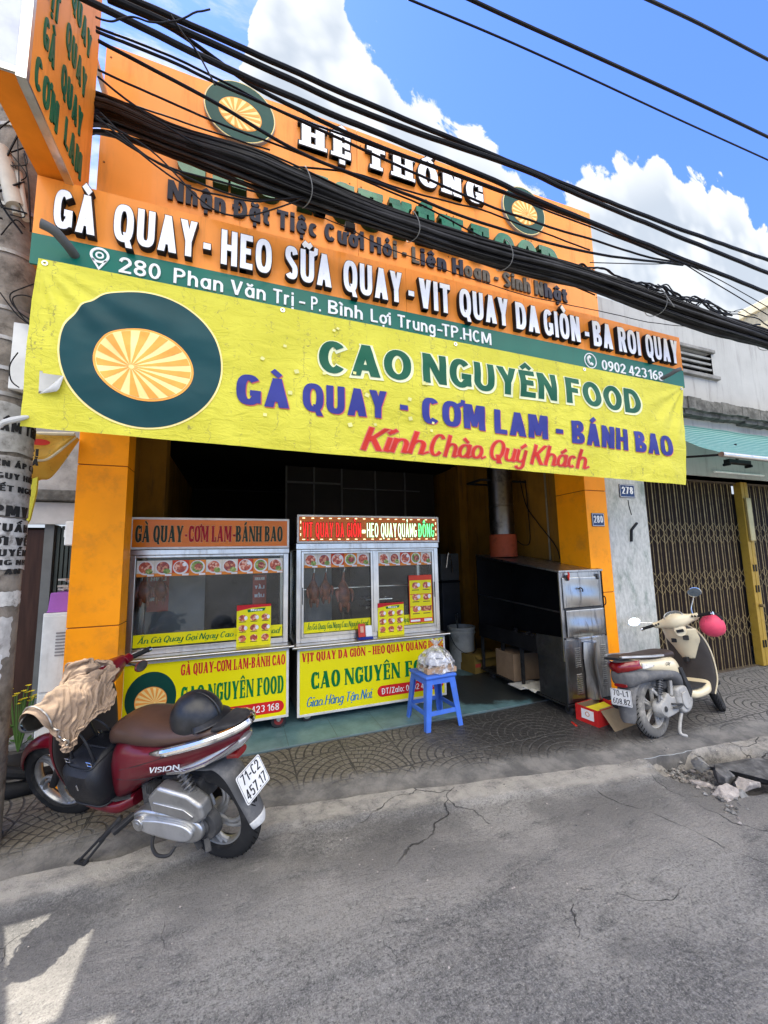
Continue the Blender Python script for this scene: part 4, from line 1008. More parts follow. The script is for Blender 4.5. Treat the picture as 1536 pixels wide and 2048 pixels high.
ptext('VỊT', (94, -8), (120, 48), .19); ptext('QUAY', (134, 100), (173, 194), .19)
ptext('VỊT', (104, -100), (128, -40), .19); ptext('QUAY', (146, 8), (182, 122), .19)

# ------------------------------------------------------------------ utility pole with straps, boxes and stuck-on notices
PC, PR = Vector((-1.335, 2.86, 0)), .152
CONC = mat('pole_concrete', (.20, .175, .145), rough=.9, var=.35, vscale=9, bump=.5, bscale=45, dirt=(.05, .042, .034), dscale=8, damt=.9)
pole = thing('utility_pole', 'stained round concrete utility pole plastered with torn paper notices at the left edge', 'utility pole', PC)
mb = MB(); mb.lathe([(PR * 1.04, -.05), (PR, 1), (PR * .97, 3), (PR * .9, 7.5)], 48); mb.build('shaft', CONC, pole, smooth=60)
STEEL = mat('steel_strap', (.30, .29, .27), rough=.5, metal=.8, dirt=(.2, .15, .1), dscale=9, damt=.5)
for z in (4.15, 3.62, 3.33, 2.98, 2.80, 2.62, 2.47):
    mb = MB(); mb.lathe([(PR + .001, z - .012), (PR + .005, z - .011), (PR + .005, z + .011), (PR + .001, z + .012)], 40, caps=False); mb.build('strap', STEEL, pole)
def ppt(s_, z, d):
    a = R(-66) + s_ / PR; return (PC.x - PC.x + (PR + d) * math.cos(a), (PR + d) * math.sin(a), z)
def paper(z0, z1, s0, s1, seed, col, nm='paper_notice'):
    mb = MB(); rnd = random.Random(seed)
    def fn(u_, v_):
        e0 = .012 * fbm(v_ * 5, seed); e1 = .02 * fbm(v_ * 7, seed + 3); z = z0 + (z1 - z0) * v_ + .012 * fbm(u_ * 6, seed + v_)
        return ppt(s0 + e0 + (s1 - s0 + e1 - e0) * u_, z, .0022 + .0012 * (seed % 4))
    mb.grid(fn, 26, 12); mb.build(nm, mat('notice_' + str(seed), col, rough=.75, var=.2, vscale=18, dirt=(.10, .085, .07), dscale=13, damt=.9), pole, smooth=180)
paper(2.14, 2.42, -.12, .40, 1, (.36, .355, .33)); paper(1.78, 2.12, -.12, .38, 2, (.33, .315, .29)); paper(1.48, 1.765, -.12, .26, 3, (.44, .43, .41)); paper(1.56, 1.70, -.1, .30, 7, (.46, .455, .44))
paper(1.00, 1.22, -.1, .14, 4, (.42, .41, .39)); paper(.86, 1.02, -.02, .10, 5, (.55, .55, .54)); paper(1.28, 1.36, .02, .2, 6, (.50, .49, .46)); paper(.58, .70, -.08, .06, 8, (.42, .41, .39))
INK = mat('stencil_ink', (.02, .02, .02), rough=.7)
for txt, z, s0, s1, cap in (('CẤM TRÈO', 2.255, -.035, .262, .062), ('ĐIỆN ÁP CAO', 2.055, -.06, .27, .034), ('NGUY HIỂM', 1.985, -.035, .25, .034), ('CHẾT NGƯỜI', 1.915, -.055, .27, .034), ('S PMV', 1.775, -.075, .185, .062),
                            ('TUẤN', 1.690, .0, .205, .046), ('LỜI VỀ', 1.615, -.055, .215, .046), ('NGUYỄN', 1.555, -.055, .205, .038), ('ỐNG NH', 1.505, -.02, .205, .030), ('DĨ AN', 1.455, -.01, .16, .030)):
    mb = MB(); letters(mb, txt, BOLDC, s0, s1, z, cap, lambda a, b, d: ppt(a, b, d), .007, .0072, m=0); mb.build('stencil_text', INK, pole, smooth=0)
mb = MB(); mb.M = Matrix.Translation(-PC)
a, b = onY(38, 655, 2.78), onY(78, 790, 2.78)
mb.box(a.x, 2.72, b.z, a.x + .30, 2.84, a.z); mb.box(a.x + .10, 2.708, b.z + .13, a.x + .28, 2.719, b.z + .145)
mb.build('junction_box', mat('grey_box_paint', (.58, .58, .55), rough=.5), pole, bevel=.006)
for (px0, py0, px1, py1, r_) in ((0, 300, 32, 415, .05), (36, 345, 52, 440, .018), (14, 360, 34, 430, .02)):
    a, b = onY(px0, py0, 2.66), onY(px1, py1, 2.66); mb = MB(); mb.M = Matrix.Translation(-PC); mb.cyl(a, b, r_, r_ * .92, 16); mb.build('cable_sleeve', mat('pale_sleeve', (.46, .44, .38), rough=.6), pole)
WIRE = mat('black_cable', (.006, .006, .007), rough=.5, var=.3, spec=.12)
WIRE_G = mat('faded_cable', (.030, .030, .032), rough=.6, var=.4, spec=.12)
rnd = random.Random(21)
for k in range(14):
    p0 = onY(rnd.uniform(-10, 50), rnd.uniform(230, 420), 2.64); p3 = onY(rnd.uniform(0, 62), rnd.uniform(300, 470), 2.67); 
    m1 = (p0 + p3) / 2 + Vector((rnd.uniform(-.09, .09), -.03, rnd.uniform(-.12, .05)))
    mb = MB(); mb.M = Matrix.Translation(-PC); mb.tube(spline([p0, m1, p3], 8), rnd.choice((.003, .004, .0055)), 6); mb.build('drop_wire', WIRE, pole)
for pts in (((78, 565), (48, 575), (20, 590), (34, 620), (76, 650)), ((78, 600), (45, 590), (25, 600), (50, 640), (76, 655)), ((0, 585), (35, 630), (74, 660)), ((36, 705), (20, 730), (22, 760), (38, 775)), ((2, 470), (30, 440), (50, 455))):
    mb = MB(); mb.M = Matrix.Translation(-PC); mb.tube(spline([onY(px, py, 2.685) for px, py in pts], 6), .0035, 6); mb.build('drop_wire', WIRE, pole)

# ------------------------------------------------------------------ overhead cables
CAB_GROUP = 'single overhead cables above the street'
def cable(pts, y, r_, label, name='overhead_cable', wob=0):
    P = [onY(px, py, y if not callable(y) else y(px)) for px, py in pts]
    P = spline(P, 10)
    if wob: P = [p + Vector((0, wob * fbm(p.x * 3, y * 7), wob * fbm(p.x * 3, y * 3 + 5))) for p in P]
    c = sum(P, Vector()) / len(P); mb = MB(); mb.M = Matrix.Translation(-c); mb.tube(P, r_, 8)
    o = mb.build(name, WIRE, loc=c); return tag(o, label, 'cable', CAB_GROUP)
cable([(225, -20), (272, 2), (520, 112), (768, 221), (955, 298), (1143, 374), (1330, 447), (1493, 505), (1640, 555)], 2.0, .0145, 'uppermost of the three thick black cables that cross the clouds above the sign', wob=.004)
cable([(190, -20), (237, 2), (500, 122), (768, 241), (1038, 336), (1140, 382), (1330, 462), (1536, 546), (1640, 590)], 2.0, .0155, 'middle one of the three thick black cables that cross the clouds above the sign', wob=.004)
cable([(130, -20), (180, 3), (475, 147), (768, 271), (988, 361), (1073, 400), (1320, 500), (1536, 586), (1640, 632)], 2.0, .0155, 'lowest of the three thick black cables that cross the clouds above the sign', wob=.004)
cable([(215, 0), (350, 62), (500, 168), (640, 240), (768, 296), (1018, 387), (1200, 455), (1318, 507), (1366, 526), (1450, 552), (1536, 588)], 2.05, .0105, 'black cable skimming the top edge of the orange parapet sign', wob=.004)
cable([(192, 63), (330, 118), (435, 168), (545, 216), (768, 318), (1000, 420), (1180, 478), (1300, 515), (1366, 526)], 2.1, .0075, 'thin cable crossing the left roundel and the white H of the parapet sign', wob=.004)
cable([(192, 55), (330, 108), (470, 176), (560, 222), (700, 275), (1020, 392), (1366, 526)], 2.12, .006, 'thinner cable of the pair leaving the projecting sign at its upper corner', wob=.004)
cable([(197, 82), (420, 200), (600, 305), (768, 371), (970, 448), (1180, 505), (1366, 530)], 2.15, .009, 'cable slanting across the middle of the white raised words of the parapet sign', wob=.003)
cable([(196, 140), (330, 200), (450, 252), (560, 292), (768, 378), (900, 440), (1080, 540), (1190, 590)], 2.18, .0055, 'thin grey cable passing just under the left roundel', wob=.004)
cable([(196, 155), (300, 232), (420, 300), (540, 330), (700, 345), (830, 388), (960, 420), (1180, 500)], 2.2, .0055, 'thin cable running between the thick bundle and the white raised words', wob=.006)
cable([(816, -2), (1000, 75), (1160, 147), (1360, 240), (1536, 320), (1600, 350)], 1.5, .0052, 'thinnest cable alone in the blue sky on the right')
cable([(930, -6), (1040, 45), (1200, 117), (1370, 195), (1536, 274), (1600, 305)], 1.5, .0095, 'second thick cable alone in the blue sky on the right')
cable([(1285, -6), (1400, 48), (1536, 119), (1600, 150)], 1.5, .0105, 'cable cutting the top right corner of the sky')
cable([(1366, 526), (1420, 560), (1480, 596), (1560, 645)], 2.05, .0045, 'thin cable dropping right from the tied junction beside the bundle')
cable([(1366, 526), (1430, 555), (1490, 588), (1560, 628)], 2.05, .0035, 'hair-thin wire dropping right from the tied junction beside the bundle')
cable([(1180, 525), (1250, 527), (1310, 528), (1366, 526)], 2.05, .0035, 'pale thin wire running level to the tied junction beside the parapet')
cable([(192, 232), (260, 290), (360, 366), (440, 392), (520, 404), (606, 394)], 2.10, .0045, 'loose wire sagging lowest under the left half of the bundle', name='slack_wire', wob=.008)
cable([(192, 238), (300, 300), (400, 400), (460, 432), (530, 425), (612, 396)], 2.10, .0042, 'loose wire looping over the word Dat on the parapet sign', name='slack_wire', wob=.008)
cable([(210, 262), (330, 332), (430, 362), (570, 399)], 2.14, .0055, 'slack wire close below the left half of the bundle', name='slack_wire', wob=.008)
cable([(200, 225), (290, 310), (410, 372), (500, 398), (600, 400)], 2.14, .005, 'slack wire between the sagging loops under the bundle', name='slack_wire', wob=.01)
cable([(560, 388), (640, 432), (700, 458), (760, 490), (900, 543), (1050, 590), (1228, 628), (1320, 648), (1500, 662)], 2.2, .003, 'thin wire crossing the black words of the parapet sign below the bundle', name='slack_wire', wob=.004)
cable([(250, 205), (330, 232), (420, 262), (540, 300)], 2.2, .0045, 'short pale wire above the left end of the bundle', name='slack_wire', wob=.006)
cable([(192, 38), (225, 45), (262, 36), (300, 46), (345, 40), (420, 20)], 1.95, .004, 'spiky bound wire near the projecting sign in the sky', name='slack_wire', wob=.02)
cable([(342, 30), (368, 70), (395, 105), (430, 170)], 1.98, .0045, 'short tie wire dropping between the thick cables over the left of the parapet', name='slack_wire')
rnd = random.Random(5)
tl = ['tangled wire end curling above the bundle at the right']
for k in range(16):
    x0 = rnd.uniform(1130, 1330); x1 = x0 + rnd.uniform(90, 240); pts = []
    for i in range(6):
        x = x0 + (x1 - x0) * i / 5; base = 548 + (x - 1180) * .31
        pts.append((x, base - 6 + rnd.uniform(-16, 18)))
    o = cable(pts, 2.12 + rnd.uniform(-.06, .05), rnd.choice((.0035, .005, .007)), 'tangled loose wire riding on top of the bundle towards the right', name='tangled_wire', wob=.03)
    o['group'] = 'tangled wires on the right of the bundle'
# the thick bundle
bun = thing('cable_bundle', 'thick sagging bundle of black telephone cables lashed together across both signs', 'cable bundle', (1.8, 2.3, 3.8))
BT = [(190, 180, 265), (350, 246, 314), (500, 290, 372), (600, 335, 408), (768, 408, 462), (968, 473, 530), (1168, 530, 580), (1368, 600, 652), (1536, 660, 700), (1700, 722, 757)]
def by_(px): return 2.12 + .60 * max(0, 1 - (px - 190) / 330) ** 1.5
cen, rad = [], []
for px, t0, t1 in BT:
    a, b = onY(px, t0, by_(px)), onY(px, t1, by_(px)); cen.append((a + b) / 2); rad.append((a - b).length / 2 * .80)
cen = [Vector((-1.9, 3.05, 4.50)), Vector((-1.35, 2.98, 4.48))] + cen + [Vector((8.5, 2.12, 3.85))]; rad = [.13, .14] + rad + [.12]
cen = spline(cen, 10); rad = [v_.x for v_ in spline([(r_, 0, 0) for r_ in rad], 10)]; rnd = random.Random(11)
for k in range(62):
    rr = math.sqrt(rnd.random()); a = rnd.uniform(0, 6.283); ph = rnd.uniform(0, 50); tw = rnd.uniform(-.35, .35)
    r_ = rnd.choice((.005, .007, .008, .010, .013)); lo_ = 1.28 if k % 9 == 0 else 1.0; P = []
    for c, rb in zip(cen, rad):
        aa = a + tw * c.x * .5; q = rr * lo_ * (1 + .25 * fbm(c.x * .9, ph)) * (rb - r_)
        P.append(c + Vector((0, q * .8 * math.cos(aa), q * math.sin(aa) + .005 * fbm(c.x * 2.2, ph + 9))) - Vector((1.8, 2.3, 3.8)))
    mb = MB(); mb.tube(P, r_, 7); mb.build('strand', WIRE if k % 5 else WIRE_G, bun)
TIE = mat('pale_tie', (.16, .16, .155), rough=.5)
for x in (.35, 1.02, 1.75, 3.35, 4.9):
    k_ = min(range(len(cen)), key=lambda q: abs(cen[q].x - x)); c = cen[k_]; P = [Vector((c.x + .02 * math.sin(t_ * 2), c.y + (rad[k_] * .8 + .012) * math.cos(t_), c.z + (rad[k_] + .012) * math.sin(t_))) - Vector((1.8, 2.3, 3.8)) for t_ in [6.283 * i / 28 for i in range(28)]]
    mb = MB(); mb.tube(P, .003, 6, closed=True)
    if x > 3: mb.tube([P[14], P[14] + Vector((.01, -.02, -.06)), P[14] + Vector((.05, -.02, -.10))], .004, 6)
    mb.build('cable_tie', TIE, bun)
o = MB(); c = onY(700, 455, 2.3); o.M = Matrix.Translation(-c); o.box(c.x - .035, c.y - .02, c.z - .02, c.x + .03, c.y + .02, c.z + .02); o.tube([(c.x, c.y, c.z + .02), (c.x - .005, c.y, c.z + .09)], .004, 6)
tag(o.build('cable_clip', WIRE, bevel=.004, loc=c), 'small black clip dangling under the bundle over the black words', 'clip')

# ------------------------------------------------------------------ right neighbour, number 278
WALL_G = mat('old_limewash', (.40, .40, .375), rough=.9, var=.08, vscale=1.5, bump=.25, bscale=40, dirt=(.20, .195, .18), dscale=2.4, damt=.6, streak=True)
PEEL = mat('peeling_column', (.46, .465, .43), rough=.9, var=.16, vscale=22, bump=.6, bscale=60, dirt=(.17, .215, .18), dscale=4.2, damt=.85, stretch=(1.6, 1.6, .8))
nb = thing('neighbour_house', 'weathered grey rendered house with louvred vent beside the orange shophouse', 'house', (5.8, 3.1, 0)); NBv = Vector((5.8, 3.1, 0))
def mbn(): m_ = MB(); m_.M = Matrix.Translation(-NBv); return m_
NY = 3.10
def ntop(x): return 4.46 - .012 * (x - 3.7) + .03 * fbm(x * 1.2, 2)
mb = mbn()
vx0, vx1, vz0, vz1 = 5.02, 5.78, 3.76, 4.08
def wallstrip(x0, x1, zlo, zhi, n=12):
    for i in range(n):
        a, b = x0 + (x1 - x0) * i / n, x0 + (x1 - x0) * (i + 1) / n
        za_ = zhi(a) if callable(zhi) else zhi; zb_ = zhi(b) if callable(zhi) else zhi
        mb.add([(a, NY, zlo), (b, NY, zlo), (b, NY, zb_), (a, NY, za_), (a, NY + .25, zlo), (b, NY + .25, zlo), (b, NY + .25, zb_), (a, NY + .25, za_)], [(0, 1, 2, 3), (7, 6, 5, 4), (3, 2, 6, 7), (0, 4, 5, 1)])
wallstrip(3.66, vx0, 2.42, ntop); wallstrip(vx1, 12, 2.42, ntop, 30); wallstrip(vx0, vx1, vz1, ntop, 4); wallstrip(vx0, vx1, 2.42, vz0, 4)
mb.build('wall', WALL_G, nb, smooth=0)
mb = mbn(); mb.box(vx0, NY + .16, vz0, vx1, NY + .18, vz1); mb.build('vent_recess', DARKP, nb)
mb = mbn(); mb.box(vx0 - .07, NY - .03, vz1, vx1 + .05, NY + .02, vz1 + .045); mb.box(vx0 - .07, NY - .045, vz0 - .05, vx1 + .07, NY + .02, vz0); mb.build('vent_surround', mat('aged_concrete', (.24, .235, .22), rough=.95, bump=.5, var=.3), nb, bevel=.008)
for k in range(4):
    z = vz0 + .045 + k * .078
    mb = mbn(); mb.obox(((vx0 + vx1) / 2, NY + .06, z), (vx1 - vx0 - .004, .12, .022), Matrix.Rotation(R(28), 3, 'X')); mb.build('louvre', WALL_G, nb)
mb = mbn(); mb.box(3.655, NY - .02, 0, 4.27, NY + .40, 2.42); mb.build('column', PEEL, nb, bevel=.012)
mb = mbn()
for i in range(60):     # crumbling ledge
    a = 4.3 + i * .13; b = a + .131
    d0 = .15 + .035 * fbm(i * .5, 1); zz = 3.19 + .025 * fbm(i * .37, 5)
    mb.box(a, NY - d0, zz, b, NY - .002, 3.33 + .015 * fbm(i * .45, 8))
    mb.box(a, NY - d0 * .7, zz - .05 - .02 * fbm(i * .8, 3), b, NY - .002, zz + .002)
mb.build('ledge', mat('mouldy_concrete', (.13, .128, .118), rough=.95, var=.45, vscale=9, bump=.8, bscale=22, dirt=(.035, .035, .032), dscale=6, damt=.8), nb, smooth=0)
mb = mbn(); mb.box(4.27, NY + .02, 2.42, 12, NY + .40, 2.56); mb.build('lintel', mat('lintel_paint', (.36, .36, .33), rough=.8, dirt=(.18, .17, .15), dscale=4), nb)
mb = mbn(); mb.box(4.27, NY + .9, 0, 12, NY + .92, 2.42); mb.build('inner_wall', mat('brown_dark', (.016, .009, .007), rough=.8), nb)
mb = mbn(); mb.box(3.70, 8, 0, 12, 8.1, 4.4); mb.box(3.66, 3.35, 4.2, 12, 8.1, 4.3); mb.build('roof', mat('roof_sheet', (.2, .2, .2)), nb)
mb = mbn(); a, b, c_ = onY(1273, 1046, NY - .025), onY(1262, 1060, NY - .025), onY(1262, 1083, NY - .025); mb.bar(a, b, .02, .03, up=(0, 1, 0)); mb.bar(b, c_, .02, .03, up=(0, 1, 0)); mb.build('iron_bracket', BLACK, nb)
mb = mbn(); mb.tube(spline([onY(1256, 1000, NY - .022), onY(1258, 1012, NY - .022), onY(1263, 1030, NY - .022)], 4), .005, 5); mb.build('hanging_wire', BLACK, nb)
def number_plate(txt, px0, py0, px1, py1, y, label):
    a, b = onY(px0, py0, y), onY(px1, py1, y); cx, cz = (a.x + b.x) / 2, (a.z + b.z) / 2; w_, h_ = abs(b.x - a.x), abs(a.z - b.z)
    t = thing('number_plate', label, 'number plate', (cx, y, cz))
    mb = MB(); mb.box(-w_ / 2, -.006, -h_ / 2, w_ / 2, 0, h_ / 2); mb.build('plate', mat('enamel_navy', (.012, .022, .075), rough=.3, coat=.4, dirt=(.10, .10, .11), dscale=18, damt=.4), t, bevel=.002)
    mb = MB()
    for (x0, z0, x1, z1) in ((-w_ / 2 + .006, h_ / 2 - .010, w_ / 2 - .006, h_ / 2 - .006), (-w_ / 2 + .006, -h_ / 2 + .006, w_ / 2 - .006, -h_ / 2 + .010), (-w_ / 2 + .006, -h_ / 2 + .010, -w_ / 2 + .010, h_ / 2 - .010), (w_ / 2 - .010, -h_ / 2 + .010, w_ / 2 - .006, h_ / 2 - .010)): mb.box(x0, -.0075, z0, x1, -.006, z1)
    mb.build('border', WHITE_FLAT, t, smooth=0)
    mb = MB(); letters(mb, txt, NUMS, -w_ * .36, w_ * .36, -h_ * .22, h_ * .52, lambda x, z, d: (x, -.006 - d, z), 0, .0018); mb.build('digits', WHITE_FLAT, t, smooth=0); return t
number_plate('280', 1182, 1026, 1209, 1053, FY - .002, 'blue enamel plate reading 280 on the orange pillar')
number_plate('278', 1237, 968, 1270, 996, NY - .024, 'blue enamel plate reading 278 on the peeling grey column')
# striped awning
aw = thing('awning', 'teal striped cloth awning over the folding gate', 'awning', (7.2, 3.0, 2.9))
def m_awn():
    m = bpy.data.materials.new('striped_canvas'); m.use_nodes = True; nt = m.node_tree; nd = NT(nt); b = nt.nodes['Principled BSDF']
    g = nd.n('ShaderNodeTexCoord').outputs['Object']; s = nd.n('ShaderNodeSeparateXYZ'); nd.put(s, 0, g)
    st_ = nd.m('FRACT', nd.m('MULTIPLY', s.outputs[1], 24)); c = nd.mix(nd.ss(st_, .45, .55), (.05, .34, .29), (.42, .66, .60)); c = nd.mix(nd.m('MULTIPLY', nd.noise(g, 3, 5), .3), c, (.16, .26, .23))
    nd.put(b, 'Base Color', c); b.inputs['Roughness'].default_value = .7
    tr = nd.n('ShaderNodeBsdfTranslucent'); nd.put(tr, 0, c); mx_ = nd.n('ShaderNodeMixShader'); nd.put(mx_, 0, .4)
    nt.links.new(b.outputs[0], mx_.inputs[1]); nt.links.new(tr.outputs[0], mx_.inputs[2]); nt.links.new(mx_.outputs[0], nt.nodes['Material Output'].inputs[0]); return m
ax0, ax1, ay0, ay1, az0, az1 = 4.40, 10.0, 3.085, 2.36, 3.04, 2.44
AWv = Vector((7.2, 3.0, 2.9))
mb = MB(); mb.M = Matrix.Translation(-AWv); mb.grid(lambda u_, v_: (ax0 + (ax1 - ax0) * u_, ay0 + (ay1 - ay0) * v_, az0 + (az1 - az0) * v_ - .05 * math.sin(v_ * math.pi) + .008 * fbm(u_ * 14, v_ * 3)), 90, 20); mb.build('canvas', m_awn(), aw, smooth=180)
mb = MB(); mb.M = Matrix.Translation(-AWv); mb.tube([(ax0 - .03, ay1, az1 - .01), (ax1, ay1, az1 - .01)], .026, 12); mb.build('roller_bar', ALU, aw)
mb = MB(); mb.M = Matrix.Translation(-AWv); mb.bar((ax0 + .02, ay0, az1 + .02 + .1), (ax0 + .02, ay1 + .02, az1 - .005), .03, .02); mb.build('arm', BLACK, aw)
lamp = thing('lamp_fitting', 'old black fluorescent lamp batten under the awning', 'lamp', (onY(1475, 925, 2.75).x, 2.75, onY(1475, 925, 2.75).z))
mb = MB(); mb.box(-.20, -.03, -.02, .20, .03, .025); mb.box(-.215, -.035, -.05, -.185, .035, -.02); mb.box(.185, -.035, -.05, .215, .035, -.02); mb.build('batten', BLACK, lamp, bevel=.004)
mb = MB(); mb.box(-.012, -.01, .025, .012, .01, .22); mb.build('hanger', BLACK, lamp)
a = onY(1440, 941, 3.0); mb = MB(); mb.tube([(0, 0, 0), (1.0, 0, 0)], .014, 12); mb.box(-.01, -.02, -.016, 1.01, .02, -.04) if False else None
o = mb.build('lamp_tube', mat('tube_glass', (.75, .75, .72), rough=.25), loc=(a.x, 3.06, a.z)); tag(o, 'long white fluorescent tube fixed along the lintel over the gate', 'lamp')
# folding scissor gate
GOLD = mat('dull_gold_steel', (.30, .225, .11), rough=.5, metal=.55, var=.25, vscale=20, dirt=(.10, .07, .035), dscale=7, damt=.6)
GATEY = 3.33
def gate(x0, x1, label, n):
    t = thing('folding_gate', label, 'gate', ((x0 + x1) / 2, GATEY, 0)); Bv = Vector(((x0 + x1) / 2, GATEY, 0)); H = 2.40
    st2 = (x1 - x0) / n
    for i in range(n + 1):
        x = x0 + (x1 - x0) * i / n; mb = MB(); mb.M = Matrix.Translation(-Bv)
        mb.box(x - .007, GATEY - .005, .025, x + .007, GATEY + .001, H)
        if i < n: mb.box(x + st2 * .5 - .003, GATEY + .004, .025, x + st2 * .5 + .003, GATEY + .008, H); mb.build('bar', GOLD, t, smooth=0)
    st_ = (x1 - x0) / n
    for zc in (.46, .60, 1.06, 1.20, 1.66, 1.80):
        mb = MB(); mb.M = Matrix.Translation(-Bv)
        for i in range(n):
            a = x0 + i * st_
            mb.bar((a, GATEY - .008, zc - .065), (a + st_, GATEY - .008, zc + .065), .0055, .003, up=(0, 1, 0)); mb.bar((a, GATEY - .012, zc + .065), (a + st_, GATEY - .012, zc - .065), .0055, .003, up=(0, 1, 0))
        mb.build('lattice', GOLD, t, smooth=0)
    mb = MB(); mb.M = Matrix.Translation(-Bv); mb.box(x0 - .02, GATEY - .03, .0, x1 + .02, GATEY + .03, .024); mb.build('track', mat('rust_track', (.09, .07, .05), rough=.8), t); mb = MB(); mb.M = Matrix.Translation(-Bv); mb.box(x0 - .02, GATEY - .025, H, x1 + .02, GATEY + .025, H + .03); mb.build('track', mat('rust_track', (.09, .07, .05)), t)
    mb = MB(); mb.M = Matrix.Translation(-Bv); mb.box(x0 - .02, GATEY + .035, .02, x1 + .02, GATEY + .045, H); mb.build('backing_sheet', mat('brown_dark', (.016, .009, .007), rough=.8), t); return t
gate(4.33, 6.33, 'dull gold folding scissor gate panel next to the peeling column', 15)
gate(6.50, 9.2, 'folding scissor gate panel cut by the right edge of the picture', 20)
po = thing('gate_post', 'yellow painted steel post with bolts between the two folding gates', 'post', (6.415, 3.29, 0))
YP = mat('mustard_paint', (.36, .23, .035), rough=.5, dirt=(.15, .09, .03), dscale=6, damt=.7, var=.15)
mb = MB(); mb.box(-.07, -.04, .02, -.004, .05, 2.42); mb.box(.004, -.04, .02, .07, .05, 2.42); mb.build('channel', YP, po, bevel=.004)
mb = MB(); mb.box(-.05, -.075, 1.62, .05, -.041, 2.2); mb.build('sleeve', mat('pale_gold', (.46, .36, .16), rough=.4, metal=.5), po, bevel=.01)
for z in (.25, .95, 1.22): 
    mb = MB(); mb.box(-.035, -.05, z, -.015, -.041, z + .09); mb.box(.015, -.05, z, .035, -.041, z + .09); mb.build('lock_slot', BLACK, po)
mb = MB(); mb.cyl((0, -.09, .78), (0, -.041, .78), .02, n=12); mb.bar((-.03, -.07, .78), (.03, -.07, .79), .015, .015); mb.build('bolt', GOLD, po)
# house far behind
fh = thing('far_house', 'cream flat roofed house corner rising behind the grey wall at the right', 'house', (12.3, 9.0, 0))
a = onY(1536, 596, 8.0); zt_ = a.z; fx0 = a.x - 12.3; r1 = ray(1484, 622); yf = a.x * r1.y / r1.x - 9.0
mb = MB(); mb.box(fx0, -3.5, 0, 10, yf, zt_ - .35); mb.build('wall', mat('cream_render', (.45, .40, .28), rough=.85), fh)
mb = MB(); mb.box(fx0 - .1, -3.8, zt_ - .35, 10.3, yf + .1, zt_); mb.build('roof', mat('cream_trim', (.62, .55, .38)), fh, bevel=.03)

# ------------------------------------------------------------------ left neighbour
ln = thing('old_house', 'old single storey house with stained concrete ledge and dark door left of the pillar', 'house', (-3.2, 4.05, 0)); LNv = Vector((-3.2, 4.05, 0))
def mbq(): m_ = MB(); m_.M = Matrix.Translation(-LNv); return m_
SY = 4.05
STAIN = mat('stained_render', (.34, .33, .31), rough=.9, bump=.3, dirt=(.05, .047, .042), dscale=4.2, damt=.9, var=.2)
mb = mbq(); mb.box(-6, SY, 1.86, -1.14, SY + .2, 3.75); mb.build('wall', STAIN, ln)
mb = mbq(); mb.box(-6, SY - .12, 2.03, -1.14, SY - .002, 2.12); mb.build('ledge', mat('mouldy_concrete', (.13, .128, .118)), ln, bevel=.01)
mb = mbq(); mb.box(-6, SY - .05, 1.84, -1.14, SY - .002, 2.02); mb.build('beam', mat('grey_paint', (.42, .41, .39), rough=.7, var=.1), ln)
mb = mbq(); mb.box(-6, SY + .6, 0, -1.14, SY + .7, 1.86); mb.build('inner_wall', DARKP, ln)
mb = mbq(); mb.box(-6, SY, 3.75, -1.14, SY + 4, 3.85); mb.build('roof', mat('roof_sheet', (.2, .2, .2)), ln)
mb = mbq(); mb.box(-2.3, SY + .03, .02, -1.54, SY + .08, 1.80); mb.build('door', mat('dark_wood', (.035, .016, .010), rough=.5, var=.3, stretch=(6, 1, .5)), ln, bevel=.006)
mb = mbq(); mb.box(-1.535, SY + .0, .02, -1.47, SY + .10, 1.84); mb.build('door_post', mat('post_grey', (.12, .125, .12), rough=.6), ln)
sh = thing('shutter', 'dark green ribbed folding shutter behind the pillar', 'shutter', (-1.27, SY + .05, 0))
for i in range(12):
    mb = MB(); x = -.19 + i * .032; mb.box(x, -.02, .02, x + .024, .0, 1.83); mb.build('slat', mat('shutter_green', (.05, .06, .052), rough=.5), sh, bevel=.003)
a = onY(135, 1045, 3.95); b = onY(150, 1090, 3.95); sb = thing('meter_box', 'small white electric meter box half hidden by the left pillar', 'meter box', (a.x + .1, 3.95, (a.z + b.z) / 2))
mb = MB(); mb.box(-.1, -.05, -.10, .1, .05, .10); mb.build('case', mat('white_plastic', (.70, .71, .68), rough=.4), sb, bevel=.012)
mb = MB(); mb.box(-.108, -.03, -.03, -.1, .03, .03); mb.build('clip', mat('white_plastic', (.70, .71, .68)), sb)
cb = thing('steel_cabinet', 'white ventilated metal cabinet standing behind the left pillar', 'cabinet', (-1.245, 3.72, 0))
mb = MB(); mb.box(-.06, -.2, .03, .105, .2, 1.16); mb.build('body', mat('cabinet_white', (.58, .59, .56), rough=.45, dirt=(.35, .34, .3), dscale=5, damt=.4, streak=True), cb, bevel=.008)
mb = MB(); mb.box(-.05, -.212, .62, .10, -.201, 1.14); mb.box(-.05, -.212, .05, .10, -.201, .605); mb.build('door', mat('cabinet_white', (.58, .59, .56)), cb, bevel=.004)
for i in range(8):
    mb = MB(); mb.box(.03, -.2165, .86 + i * .022, .095, -.2125, .87 + i * .022); mb.build('louvre', mat('louvre_grey', (.22, .22, .22)), cb)
bx = thing('storage_box', 'purple plastic box on top of the white cabinet', 'box', (-1.215, 3.66, 1.16))
mb = MB(); mb.loft([[(s_[0] * k, s_[1] * k, z) for s_ in ((-.075, -.12), (.075, -.12), (.075, .12), (-.075, .12))] for k, z in ((1.0, 0), (.9, .14))]); mb.box(-.078, -.125, .0, .078, .125, .012); mb.build('tub', mat('purple_plastic', (.30, .10, .36), rough=.4), bx, bevel=.006)
o = MB()
rnd = random.Random(3)
